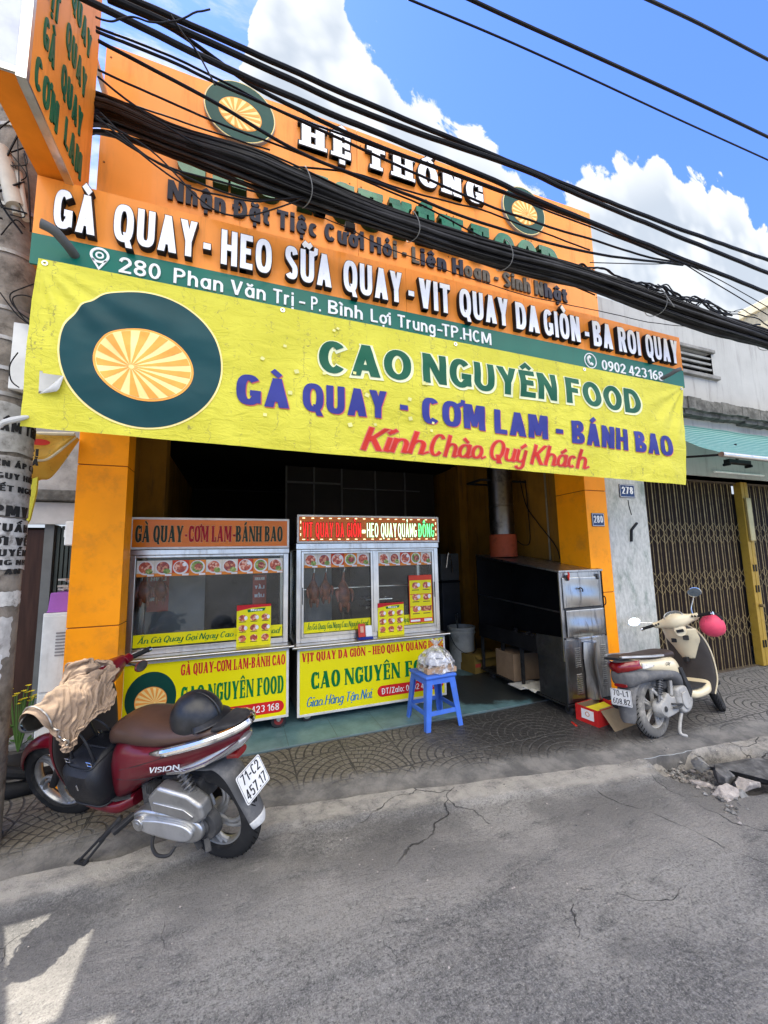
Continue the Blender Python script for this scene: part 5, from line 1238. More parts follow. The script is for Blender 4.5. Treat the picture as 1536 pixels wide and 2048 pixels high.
for k in range(7): o.obox((rnd.uniform(-.05, .05), rnd.uniform(-.03, .03), .02 + .012 * k), (.07, .05, .014), Matrix.Rotation(rnd.uniform(0, 3), 3, 'Z') @ Matrix.Rotation(rnd.uniform(-.5, .5), 3, 'X'))
tag(o.build('rag', mat('rag_cloth', (.35, .32, .28), rough=.9), loc=(-1.20, 3.64, 1.30)), 'crumpled grey rag lying on the purple box', 'rag')
# sagging orange vinyl awning banner
vb = thing('vinyl_awning', 'sagging orange and yellow vinyl awning printed with dark words behind the pole', 'awning', (-1.35, 3.3, 2.1)); VBv = Vector((-1.35, 3.3, 2.1))
VY = 3.32
def vpt(px, py, y=VY): return onY(px, py, y)
edge_t = [vpt(20, 866), vpt(60, 867), vpt(105, 868), vpt(150, 869)]
edge_b = [vpt(20, 985), vpt(62, 955), vpt(92, 945), vpt(149, 872)]
et, eb = spline(edge_t, 8), spline(edge_b, 8)
def vfn(u_, v_):
    i = u_ * (len(et) - 1); k = min(int(i), len(et) - 2); f = i - k; a = et[k].lerp(et[k + 1], f); b = eb[k].lerp(eb[k + 1], f); p = a.lerp(b, v_)
    return p + Vector((0, .10 * v_ * v_ - .015 * math.sin(v_ * 9 + u_ * 4), 0)) - VBv
VIN = fabric_mat('orange_vinyl', (.62, .36, .05), (.75, .48, .08))
mb = MB(); mb.grid(vfn, 40, 20); mb.build('sheet', VIN, vb, smooth=180, solid=.003)
mb = MB(); mb.tube([p - VBv + Vector((0, -.005, 0)) for p in et], .012, 8); mb.tube([vfn(t_ / 20, .62) - Vector((0, .01, 0)) for t_ in range(0, 21)], .009, 8); mb.build('hem', mat('cream_trim', (.62, .55, .38)), vb)
mb = MB()
pts = [vpt(57, 962), vpt(78, 955), vpt(75, 985), vpt(62, 1040), vpt(55, 1050), vpt(45, 1000)]
mb.prism([(p.x, p.z) for p in pts], lambda x, z: (x - VBv.x, VY - .02 - VBv.y, z - VBv.z), lambda x, z: (x - VBv.x, VY + .0 - VBv.y, z - VBv.z)); mb.build('yellow_tail', BAN, vb, smooth=0)
for txt, p0, p1, py, cap in (('TRỊ', 40, 80, 912, .05), ('NHÀ', 38, 80, 931, .05)):
    mb = MB(); mb.M = Matrix.Translation(-VBv); a, b = vpt(p0, py), vpt(p1, py); letters(mb, txt, BOLDC, a.x, b.x, a.z, cap, lambda x, z, d: (x, VY - .022 - d, z), 0, .002); mb.build('printed_word', INK, vb, smooth=0)
mb = MB(); mb.M = Matrix.Translation(-VBv); c = vpt(82, 886); roundel_pts = [(c.x + .06 * math.cos(t_), c.z + .022 * math.sin(t_)) for t_ in [6.283 * i / 30 for i in range(30)]]
mb.prism(roundel_pts, lambda x, z: (x, VY - .024, z), lambda x, z: (x, VY - .020, z)); mb.build('printed_oval', BRED, vb)
# clutter at the foot of the wall
fl = thing('potted_flowers', 'pot of bright yellow flowers with thin green stems behind the scooter', 'plant', (onY(46, 1380, 3.6).x, 3.6, onY(46, 1380, 3.6).z - .56))
mb = MB(); mb.lathe([(.07, 0), (.09, .16), (.095, .17), (.08, .17), (.07, .15)], 20); mb.build('pot', mat('clay', (.06, .055, .05), rough=.8), fl)
mb = MB(); mb2 = MB(); rnd = random.Random(8)
for k in range(16):
    a = rnd.uniform(0, 6.28); rr = rnd.uniform(.0, .11); tip = Vector((rr * math.cos(a), rr * math.sin(a), rnd.uniform(.46, .58)))
    mb.tube(spline([(0, 0, .14), (tip.x * .5, tip.y * .5, .3), tip], 4), .003, 5)
    for q in range(9):
        b = 6.28 * q / 9; d = Vector((math.cos(b), math.sin(b), .4)) * .015
        mb2.add([tip, tip + d + Vector((-d.y, d.x, 0)) * .35, tip + d * 1.25, tip + d - Vector((-d.y, d.x, 0)) * .35], [(0, 1, 2, 3)])
for k in range(40):
    a = rnd.uniform(0, 6.28); p = Vector((.07 * math.cos(a), .07 * math.sin(a), rnd.uniform(.15, .42))); d = Vector((math.cos(a + .4), math.sin(a + .4), rnd.uniform(-.3, .8))) * .07; s_ = d.cross(Vector((0, 0, 1))).normalized() * .012
    mb.add([p, p + d * .5 + s_, p + d, p + d * .5 - s_], [(0, 1, 2, 3)])
mb.build('stems', mat('stem_green', (.07, .14, .03), rough=.6), fl, smooth=0); mb2.build('flowers', mat('petal_yellow', (.55, .42, .02), rough=.6), fl, smooth=0)
c = onY(46, 1380, 3.6); st_ = MB(); st_.box(-.12, -.1, 0, .12, .1, max(.05, c.z - .56)); tag(st_.build('plinth', mat('kerb_concrete', (.22, .215, .20), rough=.9, bump=.5, var=.2), loc=(c.x, 3.6, 0), bevel=.01), 'low concrete plinth under the yellow flowers', 'plinth')
bl = thing('concrete_block', 'rough concrete kerb block on the ground behind the red scooter', 'block', (-1.25, 3.75, 0)); mb = MB(); mb.box(-.3, -.12, 0, .24, .12, .26); mb.build('block', mat('kerb_concrete', (.33, .32, .29), rough=.9, bump=.5, var=.2), bl, bevel=.015)
ty = thing('worn_tyre_pile', 'worn black tyre and inner tube heaped on the ground behind the pole', 'tyres', (-1.36, 3.62, .0))
mb = MB(); mb.tube([(.20 * math.cos(6.283 * i / 40), .20 * math.sin(6.283 * i / 40), .05) for i in range(40)], .05, 12, closed=True); mb.build('rubber', mat('old_rubber', (.012, .012, .012), rough=.7, bump=.3), ty)
mb = MB(); mb.tube([(.21 * math.cos(6.283 * i / 40) + .04, .21 * math.sin(6.283 * i / 40), .14 + .03 * math.sin(i * .3)) for i in range(40)], .035, 10, closed=True); mb.build('inner_tube', mat('old_rubber', (.012, .012, .012)), ty)
# ------------------------------------------------------------------ food carts
STAIN_S = mat('cart_steel', (.58, .55, .49), rough=.30, metal=1, var=.12, vscale=4, dirt=(.30, .27, .22), dscale=5, damt=.45, streak=True)
FRAMEW = mat('white_frame', (.60, .59, .56), rough=.45, dirt=(.35, .33, .3), dscale=8, damt=.35)
YPRINT = mat('yellow_print', (.74, .66, .004), rough=.35, var=.04, vscale=1.5, coat=.2)
OPRINT = mat('orange_print', (.60, .150, .008), rough=.38, var=.08, vscale=2, coat=.2)
RED_P = mat('red_print', (.50, .016, .022), rough=.45); GRN_P = mat('green_print', (.0, .15, .036), rough=.45); BLU_P = mat('blue_print', (.010, .16, .36), rough=.45)
DKG_P = mat('dark_print', (.020, .035, .022), rough=.45); CRIM_P = mat('crimson_print', (.28, .005, .014), rough=.45); WHT_P = mat('white_print', (.76, .75, .72), rough=.45); GREY_P = mat('grey_outline_print', (.42, .36, .36), rough=.45); RPILL = mat('red_pill', (.56, .018, .020), rough=.4); YHALO = mat('pale_halo', (.76, .74, .40), rough=.45)
GLASS = glass_mat('cart_glass', veil=.03, refl=.6)
BACKP = mat('cart_back', (.20, .205, .19), rough=.5, var=.2, vscale=1.2)
def dish_mat(name, a, b, c):
    if name in MATS: return MATS[name]
    m = bpy.data.materials.new(name); m.use_nodes = True; nt = m.node_tree; nd = NT(nt); bs = nt.nodes['Principled BSDF']; g = nd.n('ShaderNodeTexCoord').outputs['Object']
    vo = nd.n('ShaderNodeTexVoronoi'); vo.inputs['Scale'].default_value = 62; nt.links.new(g, vo.inputs['Vector'])
    s = nd.n('ShaderNodeSeparateColor'); nd.put(s, 0, vo.outputs['Color'])
    col = nd.mix(nd.ss(s.outputs[0], .3, .7), a, b); col = nd.mix(nd.ss(s.outputs[1], .72, .8), col, c); nd.put(bs, 'Base Color', col); bs.inputs['Roughness'].default_value = .4
    MATS[name] = m; return m
D_MEAT = dish_mat('dish_meat', (.34, .045, .018), (.58, .13, .05), (.75, .42, .28)); D_GREEN = dish_mat('dish_greens', (.10, .20, .02), (.24, .32, .05), (.45, .45, .12)); D_MEAT2 = dish_mat('dish_roast', (.22, .03, .02), (.40, .07, .03), (.6, .25, .12))
TABLEC = mat('table_cream', (.66, .60, .48), rough=.4); TABLEO = mat('table_orange', (.70, .22, .03), rough=.4); TABLER = mat('table_red', (.56, .06, .02), rough=.4); PLATEW = mat('plate_white', (.70, .68, .64), rough=.4)
def ell(cx, cz, a, b, n=20, a0=0, a1=6.2832): return [(cx + a * math.cos(a0 + (a1 - a0) * i / n), cz + b * math.sin(a0 + (a1 - a0) * i / n)) for i in range(n)]
def flatpoly(mb, pts, y, M, m): mb.add([M(x, y, z) for x, z in pts], [tuple(range(len(pts)))], m)
PICM = [TABLEC, TABLEO, TABLER, PLATEW, D_MEAT, D_GREEN, D_MEAT2, WHT_P]
def food_picture(kind, x, z, w_, h_, y, parent, base):
    """printed photo of a dish: table, plate, meat, greens"""
    mb = MB(); mb.M = Matrix.Translation(-base); M = lambda a, d, c: (a, y - d, c)
    cx, cz = x + w_ / 2, z + h_ / 2
    flatpoly(mb, [(x + .0006, z), (x + w_ - .0006, z), (x + w_ - .0006, z + h_), (x + .0006, z + h_)], .0003, M, (0, 0, 2, 1)[kind]); flatpoly(mb, [(x + .0006, z), (x + w_ - .0006, z), (x + w_ - .0006, z + h_ * .2), (x + .0006, z + h_ * .2)], .0007, M, 1)
    flatpoly(mb, ell(cx, cz + .04 * h_, w_ * .45, h_ * .44), .0011, M, 3)
    flatpoly(mb, ell(cx - .02 * w_, cz + .06 * h_, w_ * .37, h_ * .36), .0015, M, (4, 6, 4, 5)[kind])
    if kind in (0, 1): flatpoly(mb, ell(cx + .2 * w_, cz - .18 * h_, w_ * .20, h_ * .17), .0019, M, 5)
    if kind == 3: flatpoly(mb, ell(cx + .05 * w_, cz + .05 * h_, w_ * .24, h_ * .22), .0019, M, 6)
    if kind == 2: flatpoly(mb, ell(cx + .22 * w_, cz + .22 * h_, w_ * .13, h_ * .12), .0019, M, 7)
    flatpoly(mb, [(x + .60 * w_, z + .02 * h_), (x + .98 * w_, z + .02 * h_), (x + .98 * w_, z + .14 * h_), (x + .60 * w_, z + .14 * h_)], .0023, M, 7)
    return mb.build('food_picture', PICM, parent, smooth=0)
CAST_R = mat('caster_rubber', (.03, .03, .032), rough=.6); CAST_RED = mat('caster_red', (.20, .03, .03), rough=.5)
def caster(x, y, r_, parent, base, red=False):
    mb = MB(); mb.M = Matrix.Translation(-base); mb.tube([(x, y - .022, .024 + r_), (x, y + .022, .024 + r_)], r_, 24); o = mb.build('wheel', CAST_R, parent, bevel=.006)
    mb = MB(); mb.M = Matrix.Translation(-base); mb.cyl((x, y - .026, .024 + r_), (x, y + .026, .024 + r_), r_ * .6, n=20); mb.cyl((x, y - .032, .024 + r_), (x, y + .032, .024 + r_), r_ * .18, n=12, m=1); mb.build('hub', [CAST_RED if red else STAIN_S, STAIN_S], o)
    mb = MB(); mb.M = Matrix.Translation(-base); mb.box(x - .018, y - .036, .024 + r_, x + .018, y - .030, .024 + r_ * 2.25); mb.box(x - .018, y + .030, .024 + r_, x + .018, y + .036, .024 + r_ * 2.25); mb.box(x - .03, y - .036, .024 + r_ * 2.25, x + .03, y + .036, .024 + r_ * 2.3); mb.build('fork', STAIN_S, o)
def cart(name_label, x0, x1, y0, zb, zc, zg, zs0, zs1, split, npic):
    """x0..x1, front y0; zb base bottom, zc counter, zg glass top, zs0..zs1 sign"""
    B_ = Vector(((x0 + x1) / 2, y0 + .3, .024)); t = thing('food_cart', name_label, 'food cart', B_, group='wheeled food carts in the shop front')
    def mk(): m_ = MB(); m_.M = Matrix.Translation(-B_); return m_
    D = .62
    mb = mk(); mb.box(x0 + .01, y0 + .014, zb + .01, x1 - .01, y0 + D, zc - .03); mb.build('base', STAIN_S, t, bevel=.004)
    mb = mk()
    mb.box(x0, y0 - .004, zb, x1, y0 + .013, zb + .022); mb.box(x0, y0 - .004, zc - .052, x1, y0 + .013, zc - .030); mb.box(x0, y0 - .004, zb + .022, x0 + .022, y0 + .013, zc - .052); mb.box(x1 - .022, y0 - .004, zb + .022, x1, y0 + .013, zc - .052)
    mb.build('panel_frame', FRAMEW, t, bevel=.003)
    mb = mk(); mb.box(x0 + .022, y0, zb + .022, x1 - .022, y0 + .013, zc - .052); mb.build('front_panel', YPRINT, t, smooth=0)
    mb = mk(); mb.box(x0 - .02, y0 - .03, zc - .029, x1 + .02, y0 + D, zc); mb.build('counter', STAIN_S, t, bevel=.008)
    mb = mk(); mb.tube([(x0 - .05, y0 - .045, zc - .012), (x1 + .04, y0 - .045, zc - .012)], .013, 12); mb.build('rail', STAIN_S, t)
    gy = y0 + .085
    fw = .045
    mb = mk(); mb.box(x0 + .0, gy, zc + .001, x0 + fw, gy + .04, zg); mb.box(x1 - fw, gy, zc + .001, x1, gy + .04, zg); mb.box(x0 + fw, gy, zc + .001, x1 - fw, gy + .04, zc + .05); mb.box(x0 + fw, gy, zg - .022, x1 - fw, gy + .04, zg)
    mb.box(x0, y0 + D - .04, zc + .001, x0 + .03, y0 + D, zg); mb.box(x1 - .03, y0 + D - .04, zc + .001, x1, y0 + D, zg)
    mb.build('frame', STAIN_S, t, bevel=.004)
    xm = x0 + (x1 - x0) * .525
    if split:
        mb = mk(); mb.box(xm - .028, gy - .012, zc + .051, xm + .012, gy + .03, zg - .023)
        for a, b, yy_ in ((x0 + fw + .002, xm - .030, gy - .010), (xm + .014, x1 - fw - .002, gy + .004)):
            mb.box(a, yy_, zc + .052, a + .022, yy_ + .02, zg - .024); mb.box(b - .022, yy_, zc + .052, b, yy_ + .02, zg - .024); mb.box(a + .022, yy_, zc + .052, b - .022, yy_ + .02, zc + .082); mb.box(a + .022, yy_, zg - .042, b - .022, yy_ + .02, zg - .024)
        mb.build('sliding_frame', STAIN_S, t, bevel=.002)
        for x in (x0 + fw + .008, x1 - fw - .018):
            mb = mk(); mb.box(x, gy - .018, zc + .36, x + .008, gy - .010, zc + .52); mb.build('finger_pull', BLACK, t, bevel=.002)
    mb = mk(); mb.box(x0 + fw, gy + .018, zc + .05, x1 - fw, gy + .022, zg - .022); mb.build('front_glass', GLASS, t, smooth=0)
    for x in (x0 + .006, x1 - .010):
        mb = mk(); mb.box(x, gy + .045, zc + .002, x + .004, y0 + D - .042, zg - .01); mb.build('side_glass', GLASS, t, smooth=0)
    mb = mk(); mb.box(x0 + .03, y0 + D - .02, zc + .002, x0 + (x1 - x0) * (.42 if not split else .30), y0 + D - .012, zg - .012); mb.build('back_panel', BACKP, t, smooth=0)
    mb = mk(); mb.box(x0 + (x1 - x0) * .44, y0 + D - .02, zc + .002, x1 - .03, y0 + D - .012, zg - .012); mb.build('back_door', mat('smoked_panel', (.012, .012, .012), rough=.3), t, smooth=0)
    mb = mk(); mb.box(x0 - .005, gy - .015, zg + .001, x1 + .005, y0 + D + .005, zs0 - .003); mb.build('roof', STAIN_S, t, bevel=.004)
    mb = mk(); mb.box(x0 + .012, y0 + .055, zs0 + .012, x1 - .012, y0 + .36, zs1 - .010); mb.build('sign_box', STAIN_S, t)
    sy = y0 + .04
    mb = mk(); mb.box(x0, sy, zs0, x1, sy + .02, zs0 + .018); mb.box(x0, sy, zs1 - .018, x1, sy + .02, zs1); mb.box(x0, sy, zs0 + .018, x0 + .018, sy + .02, zs1 - .018); mb.box(x1 - .018, sy, zs0 + .018, x1, sy + .02, zs1 - .018); mb.build('sign_frame', FRAMEW, t, bevel=.002)
    mb = mk(); mb.box(x0 + .018, sy + .004, zs0 + .018, x1 - .018, sy + .014, zs1 - .018); mb.build('sign_panel', OPRINT, t, smooth=0)
    for x in (x0 + .10, x1 - .08):
        for y in (y0 + .07, y0 + D - .07): caster(x, y, .062 if split else .068, t, B_, red=not split)
    # pictures along the top of the glass, slogan strip along the bottom
    py_ = gy + .0175; ph = .135
    spans = [(x0 + fw + .005, x1 - fw - .005, npic)] if not split else [(x0 + fw + .028, xm - .056, npic), (xm + .040, x1 - fw - .028, npic)]
    for a, b, n in spans:
        for i in range(n): food_picture((0, 1, 2, 3)[i % 4], a + (b - a) * i / n, zg - .045 - ph, (b - a) / n, ph, py_, t, B_)
        mb = mk(); mb.box(a, py_ - .001, zc + (.062 if not split else .086), b, py_ - .0002, zc + (.165 if not split else .19)); mb.build('slogan_strip', YPRINT, t, smooth=0)
    return t, B_, mk, gy, sy, spans
C2 = dict(x0=.515, x1=2.04, y0=3.78, zb=.085, zc=.715, zg=1.60, zs0=1.66, zs1=1.935)
t2, B2, mk2, gy2, sy2, sp2 = cart('food cart with glowing letters on its roof sign and the blue stool in front', split=True, npic=5, **C2)
C1 = dict(x0=-.86, x1=.435, y0=3.74, zb=.125, zc=.745, zg=1.565, zs0=1.615, zs1=1.885)
t1, B1, mk1, gy1, sy1, sp1 = cart('food cart with unlit black and red roof sign next to the left pillar', split=False, npic=9, **C1)
def clet(mk, t, txt, st, p0, q0, p1, q1, y, cap, m, d=.0012, grow=0, mg=None, base=.0004, sl=True):
    a, b = onY(p0, q0, y), onY(p1, q1, y); k = (b.z - a.z) / (b.x - a.x) if sl is True else 0; z_ = a.z if sl is True else sl
    mb = mk(); put = lambda x, z, dep: (x, y - dep, z)
    if grow: letters(mb, txt, st, a.x, b.x, lambda x: z_ + k * (x - a.x), cap, put, base, base + d, grow=grow, m=0)
    letters(mb, txt, st, a.x, b.x, lambda x: z_ + k * (x - a.x), cap, put, base, base + d + (.0024 if grow else 0), m=1 if grow else 0)
    return mb.build('lettering', [mg, m] if grow else m, t, smooth=0)
y2 = C2['y0']
for w_, p0, p1 in (('VỊT QUAY DA GIÒN', 604, 731), ('-', 737, 742), ('HEO QUAY QUẢNG ĐÔNG', 746, 888)):
    clet(mk2, t2, w_, BODONI, p0, 1330, p1, 1310, y2, .078, RED_P, sl=.565)
clet(mk2, t2, 'CAO NGUYÊN', BODONI, 622, 1386, 801, 1372, y2, .150, GRN_P, sl=.315); clet(mk2, t2, 'FOOD', BODONI, 812, 1372, 884, 1365, y2, .150, GRN_P, sl=.315)
clet(mk2, t2, 'Giao Hàng Tận Nơi', SCRIPT, 612, 1418, 742, 1406, y2, .085, BLU_P, sl=.165)
def pill(mk, t, p0, p1, za, zb_, y):
    a, b = onY(p0, 1400, y).x, onY(p1, 1400, y).x; r_ = (zb_ - za) / 2; n = 10
    pts = [(a + r_ + r_ * math.cos(math.pi / 2 + math.pi * i / n), za + r_ + r_ * math.sin(math.pi / 2 + math.pi * i / n)) for i in range(n + 1)] + [(b - r_ + r_ * math.cos(-math.pi / 2 + math.pi * i / n), za + r_ + r_ * math.sin(-math.pi / 2 + math.pi * i / n)) for i in range(n + 1)]
    mb = mk(); mb.prism(pts, lambda x, z: (x, y - .001, z), lambda x, z: (x, y + .0, z)); mb.build('pill', RPILL, t, smooth=0)
pill(mk2, t2, 755, 888, .158, .262, y2)
clet(mk2, t2, 'ĐT/Zalo: 0902 423 168', SANS, 764, 1396, 882, 1384, y2 - .0012, .055, WHT_P, sl=.182)
# lit roof sign
LED_R = mat('led_red', (.5, .02, .02), emit=((1, .04, .03), .45)); LED_G = mat('led_green', (.05, .5, .15), emit=((.18, 1, .30), .75)); LED_W = mat('led_white', (.7, .8, .5), emit=((.75, 1, .55), .8)); LED_D = mat('led_dot', (.8, .7, .4), emit=((1, .9, .5), .7))
LEDST = Style(S=.13, T=.10, width=.80, gap=.16, sq=2.2)
ly = sy2 + .004; zl_ = 1.715
def ledtext(txt, p0, p1, mt, mh):
    a, b = onY(p0, 1070, ly).x, onY(p1, 1070, ly).x; mb = mk2(); put = lambda x, z, dep: (x, ly - dep, z)
    letters(mb, txt, LEDST, a, b, zl_, .145, put, 0, .003, grow=.007, m=0); letters(mb, txt, LEDST, a, b, zl_, .145, put, .0032, .0045, m=1); mb.build('lit_lettering', [mh, mt], t2, smooth=0)
ledtext('VỊT QUAY DA GIÒN', 605, 722, LED_R, CRIM_P); ledtext('-', 725, 730, LED_W, LED_W); ledtext('HEO QUAY', 734, 793, LED_W, GRN_P); ledtext('QUẢNG', 796, 833, LED_W, GRN_P); ledtext('ĐÔNG', 837, 868, LED_G, GRN_P)
for i in range(17):
    x = C2['x0'] + .05 + i * (C2['x1'] - C2['x0'] - .125) / 16
    for z in (C2['zs0'] + .032, C2['zs1'] - .036):
        mb = mk2(); mb.box(x, ly - .004, z, x + .025, ly, z + .007); mb.build('light_dot', LED_D, t2, smooth=0)
for i in range(3):
    for x in (C2['x0'] + .030, C2['x1'] - .038):
        mb = mk2(); mb.box(x, ly - .004, C2['zs0'] + .07 + i * .06, x + .006, ly, C2['zs0'] + .095 + i * .06); mb.build('light_dot', LED_D, t2, smooth=0)
y1 = C1['y0']
clet(mk1, t1, 'GÀ QUAY-CƠM LAM-BÁNH CAO', BODONI, 361, 1362, 570, 1336, y1, .088, RED_P, sl=.575)
clet(mk1, t1, 'CAO NGUYÊN FOOD', BODONI, 361, 1408, 568, 1384, y1, .148, GRN_P, sl=.335)
pill(mk1, t1, 380, 568, .175, .275, y1); clet(mk1, t1, 'ĐT/Zalo: 0902 423 168', SANS, 392, 1425, 558, 1408, y1 - .0012, .056, WHT_P, sl=.197)
a, b = onY(247, 1385, y1), onY(350, 1385, y1); mb = mk1(); roundel(mb, lambda x, z, d: (x, y1 - d, z), (a.x + b.x) / 2 + .01, .425, (b.x - a.x) / 2, .205, .0006, e=.0006, orient=-1, outline=False); mb.build('roundel', [DGREEN, CREAM, RAYO], t1, smooth=0)
ys1 = sy1 + .004
for w_, p0, p1, mt in (('GÀ QUAY', 270, 366, DKG_P), ('-', 370, 374, CRIM_P), ('CƠM LAM', 377, 463, CRIM_P), ('-', 466, 471, CRIM_P), ('BÁNH BAO', 472, 565, DKG_P)):
    clet(mk1, t1, w_, BODONI, p0, 1080, p1, 1082, ys1, .140, mt, sl=1.675, grow=.006, mg=mat('sign_halo', (.55, .24, .08), rough=.45))
SL_ST = Style(S=.15, T=.07, width=1.0, gap=.08, shear=.3, sq=2.0, xh=.62, script=True)
for mk, t, gy, spans, zc, cap in ((mk1, t1, gy1, sp1, C1['zc'] + .062, .050), (mk2, t2, gy2, sp2, C2['zc'] + .086, .056)):
    for a, b, n in spans:
        mb = mk(); letters(mb, 'Ăn Gà Quay Gọi Ngay Cao Nguyên Food', SL_ST, a + .03, b - .03, zc + .03, cap, lambda x, z, d: (x, gy + .0163 - d, z), 0, .0006); mb.build('lettering', GRN_P, t, smooth=0)
# fittings inside the carts
ROD = mat('bright_rod', (.75, .74, .72), rough=.25, metal=1)
for z in (1.20, 1.42):
    mb = mk2(); mb.cyl((C2['x0'] + .03, C2['y0'] + .30, z), (C2['x1'] - .03, C2['y0'] + .30, z), .008, n=10); mb.build('hanging_rod', ROD, t2)
mb = mk1(); mb.cyl((C1['x0'] + .03, C1['y0'] + .32, 1.46), (C1['x1'] - .03, C1['y0'] + .32, 1.46), .008, n=10); mb.build('hanging_rod', ROD, t1)
mb = mk2(); mb.box(1.25, 4.0, .98, 1.55, 4.28, 1.0); mb.box(1.25, 4.0, 1.06, 1.55, 4.28, 1.075); mb.build('tray', ROD, t2, bevel=.004)
ROASTS = mat('roast_skin', (.19, .045, .016), rough=.32, var=.5, vscale=16, coat=.35, coatr=.2, bump=.25, bscale=50, dirt=(.05, .015, .008), dscale=10, damt=.7)
def roast_bird(x, y, ztop, s_, label, pale=False):
    t = thing('roast_duck', label, 'roast duck', (x, y, ztop), group='roast birds hanging in the carts')
    prof = [(.012, 0), (.016, -.05), (.020, -.11), (.045, -.15), (.078, -.21), (.088, -.27), (.080, -.33), (.055, -.385), (.026, -.42), (.012, -.44)]
    rings = []
    for r_, z in prof:
        rings.append([(s_ * (r_ * 1.05 * math.cos(6.283 * i / 20) + .01 * math.sin(z * 9)), s_ * (r_ * .8 * math.sin(6.283 * i / 20) - .02 * math.sin(z * 6)), s_ * z) for i in range(20)])
    mb = MB(); mb.loft(rings)
    for sg in (-1, 1):
        mb.tube([(s_ * sg * .07, 0, -s_ * .20), (s_ * sg * .105, -s_ * .02, -s_ * .26), (s_ * sg * .09, -s_ * .04, -s_ * .33), (s_ * sg * .085, -s_ * .04, -s_ * .37)], [s_ * .022, s_ * .024, s_ * .016, s_ * .006], 10)
        mb.tube([(s_ * sg * .045, -s_ * .01, -s_ * .36), (s_ * sg * .05, -s_ * .01, -s_ * .44), (s_ * sg * .04, -s_ * .01, -s_ * .50)], [s_ * .034, s_ * .026, s_ * .010], 10)
    mb.build('body', ROASTS, t, smooth=180, sub=1)
    mb = MB(); mb.tube(spline([(0, 0, .05 * s_), (.012 * s_, 0, .035 * s_), (0, 0, 0), (.0, 0, -.06 * s_)], 4), .003, 6); mb.build('hook', ROD, t)
for px, py, s_, lab in ((290, 1163, .62, 'roast duck hanging nearest the left pillar inside the cart'), (322, 1166, .60, 'roast duck hanging in front of the red card in the left cart')):
    c = onY(px, py, C1['y0'] + .32); roast_bird(c.x, c.y, 1.45 - .03, s_, lab)
for px, s_, lab in ((628, .72, 'roast bird hanging leftmost behind the glass of the right cart'), (652, .66, 'roast bird second from left behind the right cart glass'), (688, .86, 'largest roast bird hanging in the middle of the left glass pane')):
    c = onY(px, 1150, C2['y0'] + .30); roast_bird(c.x, c.y, 1.41 - .04, s_, lab)
def hang_card(px0, px1, py0, py1, y, lines, label, cart_t):
    a, b = onY(px0, py0, y), onY(px1, py1, y); cx = (a.x + b.x) / 2; h_ = a.z - b.z; w_ = abs(b.x - a.x)
    t = thing('hanging_card', label, 'card', (cx, y, a.z))
    mb = MB(); mb.box(-w_ / 2, 0, -h_, w_ / 2, .003, 0); mb.build('card', mat('card_red', (.36, .07, .045), rough=.5, var=.15), t, smooth=0)
    mb = MB()
    for i, l in enumerate(lines): letters(mb, l, BOLDC, -w_ * .36, w_ * .36, -h_ * (.17 + .27 * i), h_ * .10, lambda x, z, d: (-x, -d, z), 0, .001)
    mb.build('reversed_print', WHT_P, t, smooth=0)
hang_card(296, 336, 1150, 1222, C1['y0'] + .52, ('LINH', 'PIN -', 'MẪN'), 'red card with reversed white words behind the roast ducks', t1)
hang_card(506, 532, 1150, 1212, C1['y0'] + .50, ('NHANH', 'LẤY', 'LIỀN'), 'narrow red card with reversed words at the right of the left cart', t1)
MENU_BAR = mat('tiny_print', (.10, .05, .03), rough=.5)
